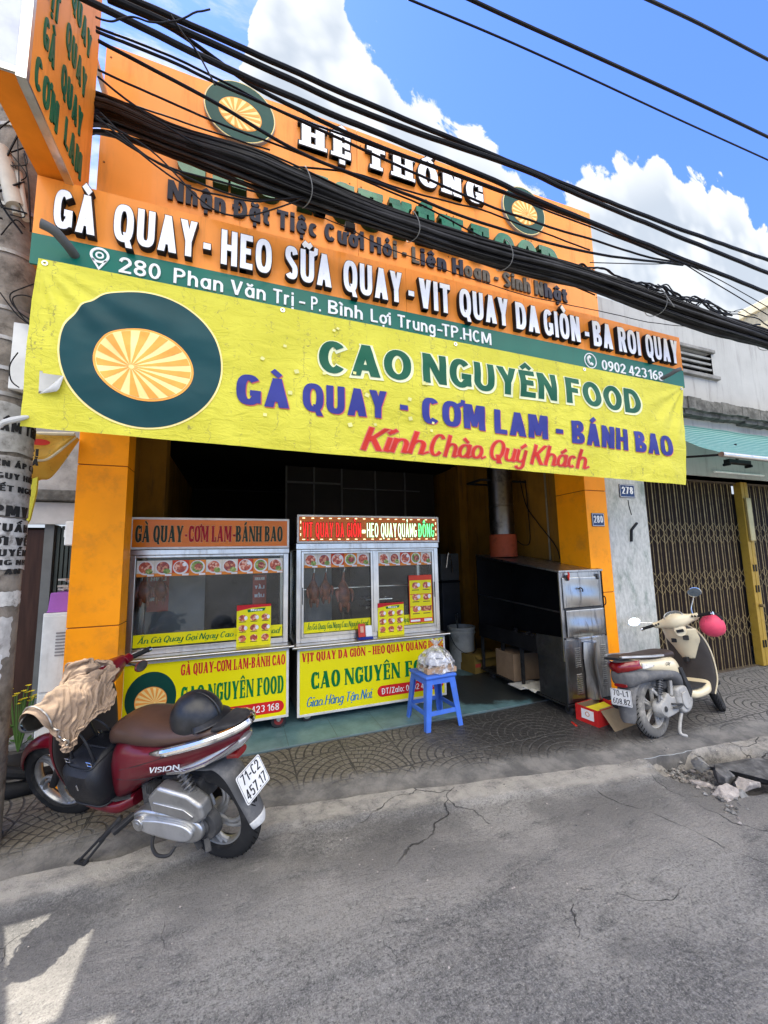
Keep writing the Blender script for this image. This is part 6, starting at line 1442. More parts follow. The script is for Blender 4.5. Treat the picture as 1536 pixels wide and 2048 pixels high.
def menu(px0, px1, py0, py1, y, label, red=False):
    a, b = onY(px0, py0, y), onY(px1, py1, y); w_ = abs(b.x - a.x); h_ = a.z - b.z
    t = thing('menu_card', label, 'menu', ((a.x + b.x) / 2, y, b.z)); X = lambda f: -w_ / 2 + w_ * f; Z = lambda f: h_ * f
    M = lambda x, d, z: (x, -.002 - d, z)
    mb = MB(); mb.box(-w_ / 2, -.002, 0, w_ / 2, .0, h_); mb.build('sheet', YPRINT if not red else mat('red_sheet', (.62, .05, .02), rough=.4, coat=.2), t, smooth=0)
    mb = MB()
    R4 = lambda x0, z0, x1, z1, d, m: flatpoly(mb, [(X(x0), Z(z0)), (X(x1), Z(z0)), (X(x1), Z(z1)), (X(x0), Z(z1))], d, M, m)
    rnd = random.Random(int(px0))
    if not red:
        flatpoly(mb, [(X(0), Z(1)), (X(1), Z(1)), (X(1), Z(.95)), (X(.45), Z(.935)), (X(0), Z(.88))], .0003, M, 3)
        flatpoly(mb, [(X(.32), Z(.845)), (X(.80), Z(.865)), (X(.84), Z(.925)), (X(.30), Z(.905))], .0007, M, 4)
        for r_ in range(3):
            for c_ in range(3):
                cx, cz = .17 + .33 * c_, .735 - .205 * r_
                flatpoly(mb, ell(X(cx), Z(cz), w_ * .115, w_ * .10, 14), .0004, M, 1 if (r_, c_) != (1, 2) else 2); flatpoly(mb, ell(X(cx - .03), Z(cz + .01), w_ * .06, w_ * .05, 10), .0008, M, 2)
                if r_ < 2: flatpoly(mb, ell(X(cx + .09), Z(cz), w_ * .05, w_ * .06, 10), .0009, M, 5)
                R4(cx - .10, cz - .085, cx + .10, cz - .070, .0004, 6)
        R4(.08, .03, .5, .06, .0004, 6); R4(.6, .025, .95, .10, .0004, 5)
    else:
        for k, (z0, z1) in enumerate(((.60, .89), (.34, .585), (.09, .325))): R4(.03, z0, .97, z1, .0003, 0)
        for r_ in range(3):
            for c_ in range(2):
                cx, cz = .28 + .46 * c_, .78 - .25 * r_
                if (r_, c_) == (2, 1): R4(.5, cz - .05, .95, cz + .06, .0006, 2)
                else: flatpoly(mb, ell(X(cx), Z(cz), w_ * .15, w_ * .13, 14), .0006, M, 1); flatpoly(mb, ell(X(cx + .13), Z(cz + .01), w_ * .07, w_ * .08, 10), .0009, M, 5)
                R4(cx - .15, cz - .105, cx + .15, cz - .088, .0006, 6)
        R4(.04, .02, .45, .06, .0004, 5); R4(.62, .015, .95, .07, .0004, 5)
    mb.build('print', [YPRINT, D_MEAT, D_MEAT2, RED_P, GRN_P, WHT_P, MENU_BAR], t, smooth=0)
    if not red:
        mb = MB(); letters(mb, 'Menu', BOLDC, X(.40), X(.74), Z(.868), h_ * .042, lambda x, z, d: (x, -.0035 - d, z), 0, .0006); mb.build('heading', WHT_P, t, smooth=0)
menu(474, 541, 1211, 1304, gy1 - .004, 'yellow menu sheet with green heading taped low on the glass of the left cart')
menu(755, 809, 1207, 1280, gy2 - .013, 'yellow menu sheet with green heading leaning on the right cart glass')
menu(817, 866, 1151, 1242, gy2 + .001, 'red bordered menu sheet high on the right pane of the right cart', red=True)
pay = thing('payment_stand', 'small red and blue payment stand with a blank white card on the cart counter', 'card stand', (onY(732, 1288, y2 - .0).x, y2 + .02, C2['zc']))
mb = MB(); mb.box(-.075, -.03, 0, .075, .03, .022); mb.build('foot', mat('stand_blue', (.02, .035, .22), rough=.35), pay, bevel=.004)
mb = MB(); mb.obox((-.035, 0, .085), (.072, .008, .125), Matrix.Rotation(R(-8), 3, 'X')); mb.build('picture_panel', mat('stand_red', (.55, .06, .04), rough=.35), pay, bevel=.003)
mb = MB(); mb.obox((-.035, -.008, .095), (.035, .004, .06), Matrix.Rotation(R(-8), 3, 'X')); mb.build('print', mat('stand_skin', (.66, .36, .24), rough=.5), pay, bevel=.003)
mb = MB(); mb.obox((.036, -.004, .075), (.066, .008, .105), Matrix.Rotation(R(-8), 3, 'X')); mb.build('white_card', WHT_P, pay, bevel=.003)
# ------------------------------------------------------------------ roasting oven
OS = mat('oven_steel', (.40, .40, .39), rough=.30, metal=1, var=.2, vscale=2.5, dirt=(.075, .07, .065), dscale=4.5, damt=.85, streak=True, bump=.12, bscale=4)
OSD = mat('oven_dark_steel', (.09, .09, .09), rough=.42, metal=.9, var=.3, vscale=3, dirt=(.03, .03, .03), dscale=4, damt=.8)
CHAR = mat('charred', (.004, .004, .0042), rough=.85, var=.4, spec=.15)
ov = thing('roasting_oven', 'soot blackened stainless steel roasting oven on wheels with its side open', 'oven', (3.15, 3.7, 0)); OB = Vector((3.15, 3.7, 0))
def mko(): m_ = MB(); m_.M = Matrix.Translation(-OB); return m_
ox0, ox1, oy0, oy1 = 2.875, 3.425, 3.0, 4.40
def otop(y): return 1.345 + .175 * (y - oy0) / (oy1 - oy0)
# shell: back (x1) side, roof, rear end, front end
mb = mko(); mb.add([(ox1 - .02, oy0, .55), (ox1 - .02, oy1, .55), (ox1 - .02, oy1, otop(oy1)), (ox1 - .02, oy0, otop(oy0)), (ox1, oy0, .55), (ox1, oy1, .55), (ox1, oy1, otop(oy1)), (ox1, oy0, otop(oy0))], [(0, 1, 2, 3), (7, 6, 5, 4), (0, 4, 5, 1), (3, 2, 6, 7), (0, 3, 7, 4), (1, 5, 6, 2)]); mb.build('far_side', CHAR, ov, smooth=0)
mb = mko(); v_ = [(x, y, otop(y) + dz) for dz in (-.02, 0) for y in (oy0 - .008, oy1) for x in (ox0 - .006, ox1 + .006)]; mb.add(v_, [(0, 2, 3, 1), (4, 5, 7, 6), (0, 1, 5, 4), (2, 6, 7, 3), (0, 4, 6, 2), (1, 3, 7, 5)]); mb.build('roof', OS, ov, bevel=.003)
mb = mko(); mb.box(ox0, oy1 - .02, .50, ox1 - .021, oy1, otop(oy1) - .021); mb.build('rear_end', CHAR, ov)
mb = mko(); mb.box(ox0, oy0 + .001, .50, ox1 - .021, oy0 + .018, otop(oy0) - .022); mb.build('front_end', OS, ov, bevel=.002)
mb = mko(); mb.box(ox0 + .002, oy0 + .02, .50, ox1 - .021, oy1 - .02, .53); mb.build('fire_tray', CHAR, ov)
mb = mko(); mb.box(ox0 - .006, oy0 + .36, .50, ox0 + .0, oy1, .66); mb.build('side_apron', CHAR, ov)
mb = mko(); mb.add([(ox0 - .008, oy0 + .02, .50), (ox0 - .008, oy0 + .36, .50), (ox0 - .008, oy0 + .36, .70), (ox0 - .008, oy0 + .02, .72), (ox0 - .001, oy0 + .02, .50), (ox0 - .001, oy0 + .36, .50), (ox0 - .001, oy0 + .36, .70), (ox0 - .001, oy0 + .02, .72)], [(0, 1, 2, 3), (7, 6, 5, 4), (3, 2, 6, 7), (0, 3, 7, 4)]); mb.build('heat_guard', OSD, ov)
for z in (.95,):
    mb = mko(); mb.cyl((ox0 + .01, oy0 + .03, z), (ox0 + .01, oy1 - .03, z + .06), .008, n=8); mb.build('spit_rail', OSD, ov)
mb = mko(); rnd = random.Random(14)
for k in range(26): mb.lathe([(.0, -.03), (.035, -.01), (.03, .02), (0, .035)], 7, Matrix.Translation((rnd.uniform(ox0 + .05, ox1 - .06), rnd.uniform(oy0 + .3, oy1 - .1), .555)) @ Matrix.Rotation(rnd.uniform(0, 3), 4, 'X'), caps=False)
mb.build('charcoal', mat('charcoal', (.018, .018, .02), rough=.9, bump=.5), ov, smooth=0)
# front doors with a gentle dent
def door(x0, x1, z0, z1, y, bulge, mt, nm='door', parent=ov):
    mb = mko()
    def fn(u_, v_):
        b = bulge * (math.sin(u_ * math.pi) ** .6) * (math.sin(v_ * math.pi)) * (.6 + .6 * math.sin(v_ * 5.2 + u_ * 1.3))
        return (x0 + (x1 - x0) * u_, y - b, z0 + (z1 - z0) * v_)
    mb.grid(fn, 28, 28); return mb.build(nm, mt, parent, smooth=180, solid=.006)
d1 = door(ox0 + .03, ox1 - .04, .985, 1.275, oy0 - .006, .016, OS)
d2 = door(ox0 + .045, ox1 - .03, .715, .965, oy0 - .012, .020, OS)
for x in (ox0 + .075, ox1 - .085):
    mb = mko(); mb.box(x, oy0 - .022, 1.262, x + .02, oy0 - .008, 1.30); mb.box(x + .004, oy0 - .026, 1.245, x + .016, oy0 - .012, 1.265); mb.build('latch', OSD, d1)
mb = mko(); mb.box(ox0 + .03, oy0 - .016, .970, ox1 - .04, oy0 - .004, .982); mb.build('hinge', OSD, ov)
mb = mko(); mb.tube(spline([(ox0 + .20, oy0 - .03, 1.165), (ox0 + .22, oy0 - .035, 1.175), (ox0 + .25, oy0 - .03, 1.16), (ox0 + .25, oy0 - .03, 1.135)], 4), .006, 6); mb.build('handle', BLACK, d1)
mb = mko(); mb.tube(spline([(ox1 + .002, oy0 + .02, 1.08), (ox1 + .03, oy0 + .01, 1.06), (ox1 + .03, oy0 + .01, 1.0), (ox1 + .002, oy0 + .02, .98)], 5), .006, 6); mb.build('handle', BLACK, ov)
mb = mko(); mb.box(ox0 + .012, oy0 - .004, .545, ox0 + .03, oy0 + .0, .715); mb.build('prop_rod', BLACK, ov)
mb = mko(); mb.obox((ox0 + .26, oy0 - .03, .705), (.24, .05, .008), Matrix.Rotation(R(-15), 3, 'X')); mb.build('drip_lip', OS, ov)
# lower cabinet
mb = mko(); mb.box(ox0, oy0, .115, ox1, oy0 + .36, .50); mb.build('lower_cabinet', OSD, ov, bevel=.004)
mb = mko(); mb.box(ox0 + .005, oy0 - .008, .13, ox0 + .205, oy0 - .001, .695); mb.build('cabinet_door', OS, ov, bevel=.002)
mb = mko(); mb.box(ox1 - .20, oy0 - .007, .13, ox1 - .005, oy0 - .001, .695); mb.build('cabinet_door', OS, ov, bevel=.002)
for x0_, z0_ in ((ox0 + .11, .44), (ox0 + .11, .20), (ox1 - .12, .44), (ox1 - .12, .24)):
    mb = mko()
    for i in range(10): mb.obox((x0_ + .04, oy0 - .0105, z0_ + i * .019), (.062, .006, .009), Matrix.Rotation(R(25), 3, 'X'))
    mb.build('louvre_panel', mat('louvre_steel', (.5, .5, .49), rough=.35, metal=1), ov, smooth=0)
mb = mko(); mb.loft([[(ox0 + .235 + .16 * a_ + .015 * math.sin(z * 9), oy0 - .012 - .05 * math.sin(math.pi * a_) * (1 + .2 * math.sin(z * 11)), z) for a_ in [i / 14 for i in range(15)]] + [(ox0 + .39, oy0 - .006, z), (ox0 + .235, oy0 - .006, z)] for z in [.14 + .52 * k / 18 for k in range(19)]]); mb.build('fan_duct', OS, ov, smooth=50)
mb = mko(); mb.box(ox0, oy0 - .002, .09, ox1, oy1, .113); mb.build('bottom_shelf', OSD, ov, bevel=.004)
for y in (oy0 + .62, oy0 + .95, oy1 - .04):
    for x in (ox0 + .01, ox1 - .04):
        mb = mko(); mb.box(x, y, .113, x + .03, y + .03, .50); mb.build('leg', OSD, ov)
for x, y in ((ox0 + .07, oy0 + .05), (ox1 - .09, oy0 + .10), (ox0 + .06, oy1 - .15), (ox1 - .09, oy1 - .15)):
    mb = mko(); mb.cyl((x - .018, y, .045), (x + .018, y, .045), .045, n=20); w_o = mb.build('wheel', CAST_R, ov, bevel=.005)
    mb = mko(); mb.box(x - .026, y - .015, .04, x - .020, y + .02, .09); mb.box(x + .020, y - .015, .04, x + .026, y + .02, .09); mb.build('fork', OSD, w_o)
# red cloth scraps
o = MB(); c = Vector((ox0 + .085, oy0 - .028, 1.31)); o.tube([(0, 0, .02), (.006, -.004, .0), (-.004, -.006, -.03), (.004, -.004, -.06)], [.007, .010, .012, .004], 7); tag(o.build('red_rag', mat('red_rag', (.40, .03, .02), rough=.8), loc=c), 'scrap of red cloth tied to the oven door latch', 'rag')
# flue
flp = thing('flue_pipe', 'tall soot stained flue pipe with an orange collar rising from the oven', 'flue', (3.10, 4.12, otop(4.12))); FB = Vector((3.10, 4.12, otop(4.12)))
mb = MB(); mb.lathe([(.165, 0), (.165, .27), (.155, .275)], 32); mb.build('collar', mat('orange_collar', (.26, .05, .018), rough=.6, dirt=(.05, .02, .01), dscale=6, damt=.8), flp)
mb = MB(); mb.lathe([(.150, .27), (.150, .62), (.156, .625), (.156, .64), (.150, .645), (.150, 1.55)], 32); mb.build('pipe', mat('flue_steel', (.14, .12, .10), rough=.35, metal=1, dirt=(.03, .03, .03), dscale=5, damt=.9, bump=.2, bscale=8), flp)
mb = MB(); mb.box(-.30, -.02, .95, .55, .0, .975); mb.box(-.30, .28, .95, .55, .30, .975); mb.box(-.30, .0, .95, -.275, .28, .975); mb.box(.52, 0, .95, .55, .28, .975); mb.build('bracket_frame', BLACK, flp)
for pts, lab in ((((1040, 960), (1052, 1010), (1075, 1045), (1110, 1090), (1120, 1118)), 'black wire drooping from the flue to the oven roof'), (((1050, 960), (1055, 1010), (1060, 1080), (1048, 1090), (1035, 1082)), 'black wire loop hanging beside the orange flue collar')):
    P = spline([onX(px, py, 3.47) for px, py in pts], 6); c = sum(P, Vector()) / len(P); mb = MB(); mb.M = Matrix.Translation(-c); mb.tube(P, .006, 6); tag(mb.build('hanging_wire', WIRE, loc=c), lab, 'wire')
mb = MB(); mb.cyl((0, 0, 0), (0, 0, 1.6), .012, n=10); tag(mb.build('conduit', mat('conduit_grey', (.20, .16, .10), rough=.5), loc=(3.485, 3.75, 1.35)), 'thin vertical conduit pipe on the ochre side wall above the oven', 'pipe')
# things under and behind the oven
CARD = mat('cardboard', (.20, .135, .08), rough=.85, var=.12, vscale=8)
def carton(x, y, z, w_, d_, h_, rz, label, mt, open_=False):
    t = thing('cardboard_box', label, 'box', (x, y, z), (0, 0, rz)); mb = MB(); mb.box(-w_ / 2, -d_ / 2, 0, w_ / 2, d_ / 2, h_); mb.build('carton', mt, t, bevel=.004)
    mb = MB(); mb.box(-w_ / 2 + .01, -d_ / 2 - .002, h_ * .35, -w_ / 2 + .1, -d_ / 2 - .0005, h_ * .55); mb.build('print', mat('box_print_red', (.35, .05, .03), rough=.6), t, smooth=0)
    mb = MB(); mb.obox((0, -d_ / 2 - .03, h_ - .01), (w_, .09, .004), Matrix.Rotation(R(25), 3, 'X')); mb.build('flap', mt, t); return t
bxt = carton(3.05, 3.92, .114, .34, .34, .29, R(88), 'brown carton with red print under the oven', CARD)
mb = MB(); ring_mb(mb, .05, .14, .075, .095, 0, -.003); mb.M = None
o = mb.build('print', mat('box_print_red', (.35, .05, .03)), bxt); o.location = (0, -.1725, 0)
carton(2.98, 4.62, .024, .40, .30, .22, R(10), 'dark topped yellow carton on the floor beside the bucket', mat('yellow_carton', (.20, .13, .03), rough=.8))
mb = MB(); mb.grid(lambda u_, v_: (.17 * (u_ - .5) * 2, .12 * (v_ - .5) * 2, .03 * abs(fbm(u_ * 4, v_ * 4)) + .03 * u_), 14, 10); tag(mb.build('crumpled_bag', mat('pale_plastic', (.55, .53, .45), rough=.4), loc=(3.0, 3.50, .115), solid=.003), 'crumpled pale plastic bag on the oven shelf', 'bag')
mb = MB(); mb.box(-.16, -.10, 0, .16, .10, .006); tag(mb.build('card_sheet', mat('sheet_pale', (.5, .5, .47), rough=.6), loc=(2.92, 3.62, .115)), 'flat pale card sheet on the oven bottom shelf', 'card')
bk = thing('plastic_bucket', 'white plastic bucket with a wire handle beside the oven', 'bucket', (2.86, 4.82, .024))
mb = MB(); mb.lathe([(.15, 0), (.175, .44), (.19, .445), (.19, .475), (.18, .475), (.18, .50), (.19, .505), (.19, .53), (.17, .53), (.168, .10), (.0, .09)], 36, caps=False); mb.build('pail', mat('bucket_plastic', (.30, .30, .26), rough=.5, dirt=(.12, .12, .10), dscale=5, damt=.7), bk)
mb = MB(); mb.tube(spline([(-.19, 0, .46), (-.17, -.15, .30), (-.05, -.22, .22), (.10, -.20, .26), (.19, 0, .46)], 6), .004, 6); mb.build('handle', BLACK, bk)
tg = MB(); tg.tube([(-.05, 0, .4), (-.10, -.03, .62)], .006, 6); tg.tube([(-.04, .01, .4), (-.06, -.02, .63)], .006, 6); tg.tube([(-.05, 0, .39), (-.04, .01, .39)], .006, 6); tag(tg.build('tongs', ROD, loc=(2.86, 4.82, .1)), 'steel tongs standing in the white bucket', 'tongs')
frz = thing('appliance', 'pale kitchen appliance standing dim at the back right of the shop', 'appliance', (onY(905, 1130, 5.9).x, 5.9, 0))
mb = MB(); mb.box(-.35, -.25, 1.12, .25, .25, 1.55); mb.build('top_unit', mat('appliance_pale', (.12, .12, .115), rough=.5), frz, bevel=.02)
mb = MB(); mb.box(-.35, -.25, .05, .25, .25, 1.10); mb.build('body', mat('appliance_grey', (.07, .07, .07), rough=.5), frz, bevel=.02)
mb = MB(); mb.box(-.37, -.28, 1.085, .40, .27, 1.115); mb.build('shelf', BLACK, frz)
lad = MB(); lad.tube(spline([onY(893, 1135, 5.55), onY(897, 1105, 5.5), onY(902, 1125, 5.5), onY(905, 1145, 5.52)], 5), .012, 8); c = sum((Vector(v_) for v_ in lad.v), Vector()) / len(lad.v); lad.v = [tuple(Vector(v_) - c) for v_ in lad.v]; tag(lad.build('hanging_ladle', ROD, loc=c), 'bright bent ladle hanging in the dark behind the right cart', 'ladle')
# paper litter
for px, py, rz, lab in ((845, 1402, .3, 'striped torn packet lying on the dark floor behind the stool'), (1148, 1445, 1.2, 'red plastic spoon under the oven wheel')):
    c = onZ(px, py, .024); mb = MB()
    if px < 1000: mb.grid(lambda u_, v_: (.13 * (u_ - .5) * 2, .05 * (v_ - .5) * 2, .012 * abs(fbm(u_ * 3, v_ * 3, 4)) + .003), 12, 6); tag(mb.build('torn_packet', mat('packet', (.5, .5, .5), rough=.3, var=.9, vscale=9), loc=(c.x, c.y, .026), solid=.001), lab, 'litter').rotation_euler.z = rz
    else: mb.obox((0, 0, .008), (.09, .02, .01), Matrix.Rotation(rz, 3, 'Z')); tag(mb.build('plastic_spoon', mat('red_rag', (.40, .03, .02)), loc=(c.x, c.y, .004), bevel=.004), lab, 'spoon')
# ------------------------------------------------------------------ blue stool and the parcel on it
SB = mat('blue_plastic', (.055, .15, .56), rough=.42, var=.1, dirt=(.10, .16, .36), dscale=14, damt=.5)
stool = thing('plastic_stool', 'scuffed blue plastic stool carrying a bagged parcel in front of the cart', 'stool', (1.70, 3.41, .0), (0, 0, R(4)))
ht, bt_, H_ = .145, .19, .455
mb = MB(); n = 9
mb.add([(x * ht, y * ht, z) for z in (H_ - .03, H_) for x, y in ((-1.12, -1.12), (1.12, -1.12), (1.12, 1.12), (-1.12, 1.12))], [(3, 2, 1, 0), (4, 5, 6, 7), (0, 1, 5, 4), (1, 2, 6, 5), (2, 3, 7, 6), (3, 0, 4, 7)]); mb.build('seat', SB, stool, bevel=.014, seg=3)
def lg(z): return bt_ + (ht - bt_) * z / H_
for sx in (-1, 1):
    for sy_ in (-1, 1):
        mb = MB(); rings = []
        for z in (0, .1, .3, H_ - .028):
            w_ = .048 - .0 * z; c = lg(z); o_ = .045 + .02 * z / H_
            rings.append([(sx * c, sy_ * c, z), (sx * (c - o_), sy_ * c, z), (sx * (c - o_), sy_ * (c - .012), z), (sx * (c - .012), sy_ * (c - .012), z), (sx * (c - .012), sy_ * (c - o_), z), (sx * c, sy_ * (c - o_), z)])
        mb.loft(rings); mb.build('leg', SB, stool, bevel=.003, smooth=0)
for k in range(4):
    rot = Matrix.Rotation(k * math.pi / 2, 4, 'Z'); mb = MB(); mb.M = rot; z0_, z1_ = .13, .165; a, b = lg(z0_) - .004, lg(z1_) - .004
    w0, w1 = a - .04, b - .04
    mb.add([(-w0, -a, z0_), (w0, -a, z0_), (w1, -b, z1_), (-w1, -b, z1_), (-w0, -a + .012, z0_), (w0, -a + .012, z0_), (w1, -b + .012, z1_), (-w1, -b + .012, z1_)], [(0, 1, 2, 3), (7, 6, 5, 4), (0, 4, 5, 1), (3, 2, 6, 7)]); mb.build('stretcher', SB, stool, smooth=0)
    mb = MB(); mb.M = rot; c = lg(H_ - .03); mb.add([(-c + .03, -c - .002, H_ - .075), (c - .03, -c - .002, H_ - .075), (c - .02, -c + .0, H_ - .02), (-c + .02, -c + .0, H_ - .02), (-c + .03, -c + .010, H_ - .075), (c - .03, -c + .010, H_ - .075), (c - .02, -c + .012, H_ - .02), (-c + .02, -c + .012, H_ - .02)], [(0, 1, 2, 3), (7, 6, 5, 4), (0, 4, 5, 1), (3, 2, 6, 7)]); mb.build('skirt', SB, stool, smooth=0)
pc = thing('parcel', 'knotted clear plastic bag of white foam boxes on cardboard standing on the blue stool', 'parcel', (1.74, 3.40, H_ + .0005))
mb = MB(); mb.box(-.15, -.11, 0, .15, .11, .045); mb.build('cardboard_tray', mat('tray_card', (.42, .28, .18), rough=.8), pc, bevel=.006)
mb = MB(); rnd = random.Random(6)
for (x, y, z, a, b, c) in ((-.06, -.02, .09, .14, .13, .06), (.06, .01, .085, .12, .14, .055), (-.01, .02, .14, .15, .12, .05)):
    mb2 = MB(); mb2.obox((x, y, z), (a, b, c), Matrix.Rotation(rnd.uniform(-.3, .3), 3, 'Z') @ Matrix.Rotation(rnd.uniform(-.25, .25), 3, 'Y')); mb2.build('foam_box', mat('white_foam', (.66, .66, .68), rough=.6, var=.1), pc, bevel=.012)
def bagp(u_, v_):
    a = u_ * 6.28318; k = min(1, v_ * 1.25); r_ = (.158 * (1 - k ** 3.2) + .014) if v_ < .8 else .014 + .05 * ((v_ - .8) / .2)
    z = .01 + .27 * v_; f = 1 + .16 * fbm(math.cos(a) * 2.2, math.sin(a) * 2.2, v_ * 3) + .07 * fbm(math.cos(a) * 7, math.sin(a) * 7, v_ * 9)
    return (r_ * f * math.cos(a), r_ * f * .82 * math.sin(a), z + .01 * fbm(a, v_ * 4))
mb = MB(); mb.grid(bagp, 72, 44); mb.build('clear_bag', glass_mat('clear_film', (.93, .94, .95), refl=.5, rough=.3, veil=1.15, vs=22), pc, smooth=180)
# ------------------------------------------------------------------ open red carton by the cream scooter
rb = thing('open_carton', 'small open red and yellow carton with its flap down beside the cream scooter', 'box', (3.085, 2.86, .0), (0, 0, R(7)))
RBX = mat('carton_red', (.48, .022, .020), rough=.45); INS = mat('carton_inside', (.30, .22, .13), rough=.85); YB = mat('carton_yellow', (.72, .60, .03), rough=.5)
w_, d_, h_ = .33, .22, .145
mb = MB(); mb.box(-w_ / 2, -d_ / 2, 0, w_ / 2, d_ / 2, .004); mb.build('bottom', INS, rb, smooth=0)
for nm, x0, y0_, x1, y1_ in (('side_panel', -w_ / 2, -d_ / 2, -w_ / 2 + .004, d_ / 2), ('side_panel', w_ / 2 - .004, -d_ / 2, w_ / 2, d_ / 2), ('back_panel', -w_ / 2 + .004, d_ / 2 - .004, w_ / 2 - .004, d_ / 2), ('front_panel', -w_ / 2 + .004, -d_ / 2, w_ / 2 - .004, -d_ / 2 + .004)):
    mb = MB(); mb.box(x0, y0_, .004, x1, y1_, h_); mb.build(nm, RBX, rb, smooth=0)
mb = MB(); mb.box(-w_ / 2 + .005, d_ / 2 - .008, .006, w_ / 2 - .005, d_ / 2 - .005, h_ - .004); mb.build('lining', INS, rb, smooth=0)
mb = MB(); mb.obox((.01, .0, .11), (w_ - .05, .10, .004), Matrix.Rotation(R(12), 3, 'X')); mb.build('yellow_sheet', YB, rb)
mb = MB(); mb.obox((.03, -d_ / 2 - .055, .075), (w_ - .03, .20, .004), Matrix.Rotation(R(48), 3, 'X')); mb.build('flap', INS, rb)
mb = MB(); mb.box(-w_ / 2 - .0025, -.07, .045, -w_ / 2 - .0008, .05, .125); mb.build('label_patch', WHT_P, rb, smooth=0)
mb = MB(); mb.tube([(-w_ / 2 - .003, -.01 + .018 * math.cos(6.28 * i / 14), .09 + .018 * math.sin(6.28 * i / 14)) for i in range(14)], .003, 5, closed=True); mb.build('printed_mark', mat('mark_orange', (.55, .2, .05), rough=.5), rb)
# ------------------------------------------------------------------ rubble in the broken gutter
RUB = [mat('rubble_grey', (.22, .215, .20), rough=.95, var=.35, vscale=18, bump=.9, bscale=55, dirt=(.08, .075, .07), dscale=9, damt=.7), mat('rubble_pale', (.36, .32, .285), rough=.95, var=.3, vscale=20, bump=.9, bscale=60, dirt=(.13, .12, .11), dscale=9, damt=.6), mat('rubble_dark', (.10, .098, .095), rough=.9, var=.4, vscale=15, bump=.8, bscale=50, dirt=(.28, .26, .24), dscale=8, damt=.5)]
def chunk(c, s_, seed, mt, label):
    rnd = random.Random(seed); bm = bmesh.new()
    for k in range(15):
        d = Vector((rnd.gauss(0, 1), rnd.gauss(0, 1), rnd.gauss(0, 1))).normalized(); bm.verts.new((d.x * s_[0], d.y * s_[1], d.z * s_[2]))
    r_ = bmesh.ops.convex_hull(bm, input=bm.verts); bmesh.ops.delete(bm, geom=[g for g in r_['geom_interior'] if isinstance(g, bmesh.types.BMVert)], context='VERTS')
    bmesh.ops.triangulate(bm, faces=bm.faces); bmesh.ops.subdivide_edges(bm, edges=bm.edges, cuts=4, use_grid_fill=True)
    for v_ in bm.verts: v_.co *= 1 + .10 * mnoise.fractal(v_.co / max(s_) * 2.2 + Vector((seed, 0, 0)), 1, 2, 5)
    me = bpy.data.meshes.new('rubble_chunk'); bm.to_mesh(me); bm.free(); me.materials.append(mt); me.polygons.foreach_set('use_smooth', [True] * len(me.polygons)); me.set_sharp_from_angle(angle=R(28))
    o = bpy.data.objects.new('rubble_chunk', me); COL.objects.link(o); o.location = c; o.rotation_euler = (rnd.uniform(-.3, .3), rnd.uniform(-.3, .3), rnd.uniform(0, 6)); return tag(o, label, 'rubble', 'broken concrete lumps in the gutter')
def gz(px, py, z=-.03): return onZ(px, py, z)
for k, (px, py, s_, mi, lab) in enumerate(((1450, 1588, (.085, .055, .05), 1, 'pinkish concrete lump lowest in the broken gutter'), (1494, 1570, (.11, .06, .05), 1, 'pale pitted concrete lump against the dark slab'), (1448, 1555, (.14, .07, .055), 2, 'long dark concrete lump in the middle of the broken gutter'),
        (1402, 1532, (.065, .05, .05), 0, 'round grey lump at the upper left of the rubble'), (1482, 1590, (.05, .035, .03), 0, 'small grey lump between the pink lump and the dark slab'), (1400, 1567, (.065, .03, .03), 1, 'flat pale sliver along the road edge of the rubble'))):
    c = gz(px, py); chunk((c.x, c.y, c.z + s_[2] * .15), s_, 40 + k, RUB[mi], lab)
c = gz(1505, 1545, .0); sl = chunk((c.x + .12, c.y + .02, -.035), (.38, .20, .07), 77, RUB[2], 'large dark broken slab at the right edge above the gutter'); sl.rotation_euler = (0, .04, -.5)
rnd = random.Random(9); grav = MB()
for k in range(420):
    t_ = rnd.random(); px = 1345 + 120 * rnd.random() + 20 * rnd.gauss(0, 1); py = 1505 + (px - 1345) * .85 * rnd.random() + rnd.uniform(-6, 22)
    c = gz(px, py, 0); s_ = rnd.choice((.005, .007, .009, .012, .018)); c.z = max(road_h(c.x, c.y), -.12) + s_ * .3 if c.y < pave_edge(c.x) else .012
    d = [Vector((rnd.gauss(0, 1), rnd.gauss(0, 1), rnd.gauss(0, .7))).normalized() * s_ * rnd.uniform(.7, 1.4) for _ in range(4)]
    q = Matrix.Rotation(rnd.uniform(0, 3), 3, 'Z')
    oc = [q @ Vector(v_) * s_ for v_ in ((1.2, 0, 0), (-1, .2, .1), (.1, 1, 0), (0, -.9, .1), (.1, .1, .8), (0, 0, -.6))]
    grav.add([c + v_ for v_ in oc], [(0, 2, 4), (2, 1, 4), (1, 3, 4), (3, 0, 4), (2, 0, 5), (1, 2, 5), (3, 1, 5), (0, 3, 5)], rnd.choice((0, 0, 1, 2)))
tag(grav.build('gravel', RUB, smooth=0), 'loose pale gravel and crumbs along the broken gutter', 'gravel', kind='stuff')
rnd = random.Random(31); grit = MB()
for k in range(520):
    x = rnd.uniform(-1.2, 4.2); y = rnd.uniform(.9, 2.6)
    if y > pave_edge(x) - .02: y = pave_edge(x) - .1 * rnd.random() - .02
    s_ = rnd.choice((.0025, .003, .004, .006)); z = road_h(x, y) + s_ * .3; q = Matrix.Rotation(rnd.uniform(0, 3), 3, 'Z')
    oc = [q @ Vector(v_) * s_ for v_ in ((1.2, 0, 0), (-1, .2, .1), (.1, 1, 0), (0, -.9, .1), (.1, .1, .8))]
    grit.add([Vector((x, y, z)) + v_ for v_ in oc], [(0, 2, 4), (2, 1, 4), (1, 3, 4), (3, 0, 4)], rnd.choice((0, 1, 1, 2)))
tag(grit.build('grit', RUB, smooth=0), 'scattered grit on the worn road', 'grit', kind='stuff')
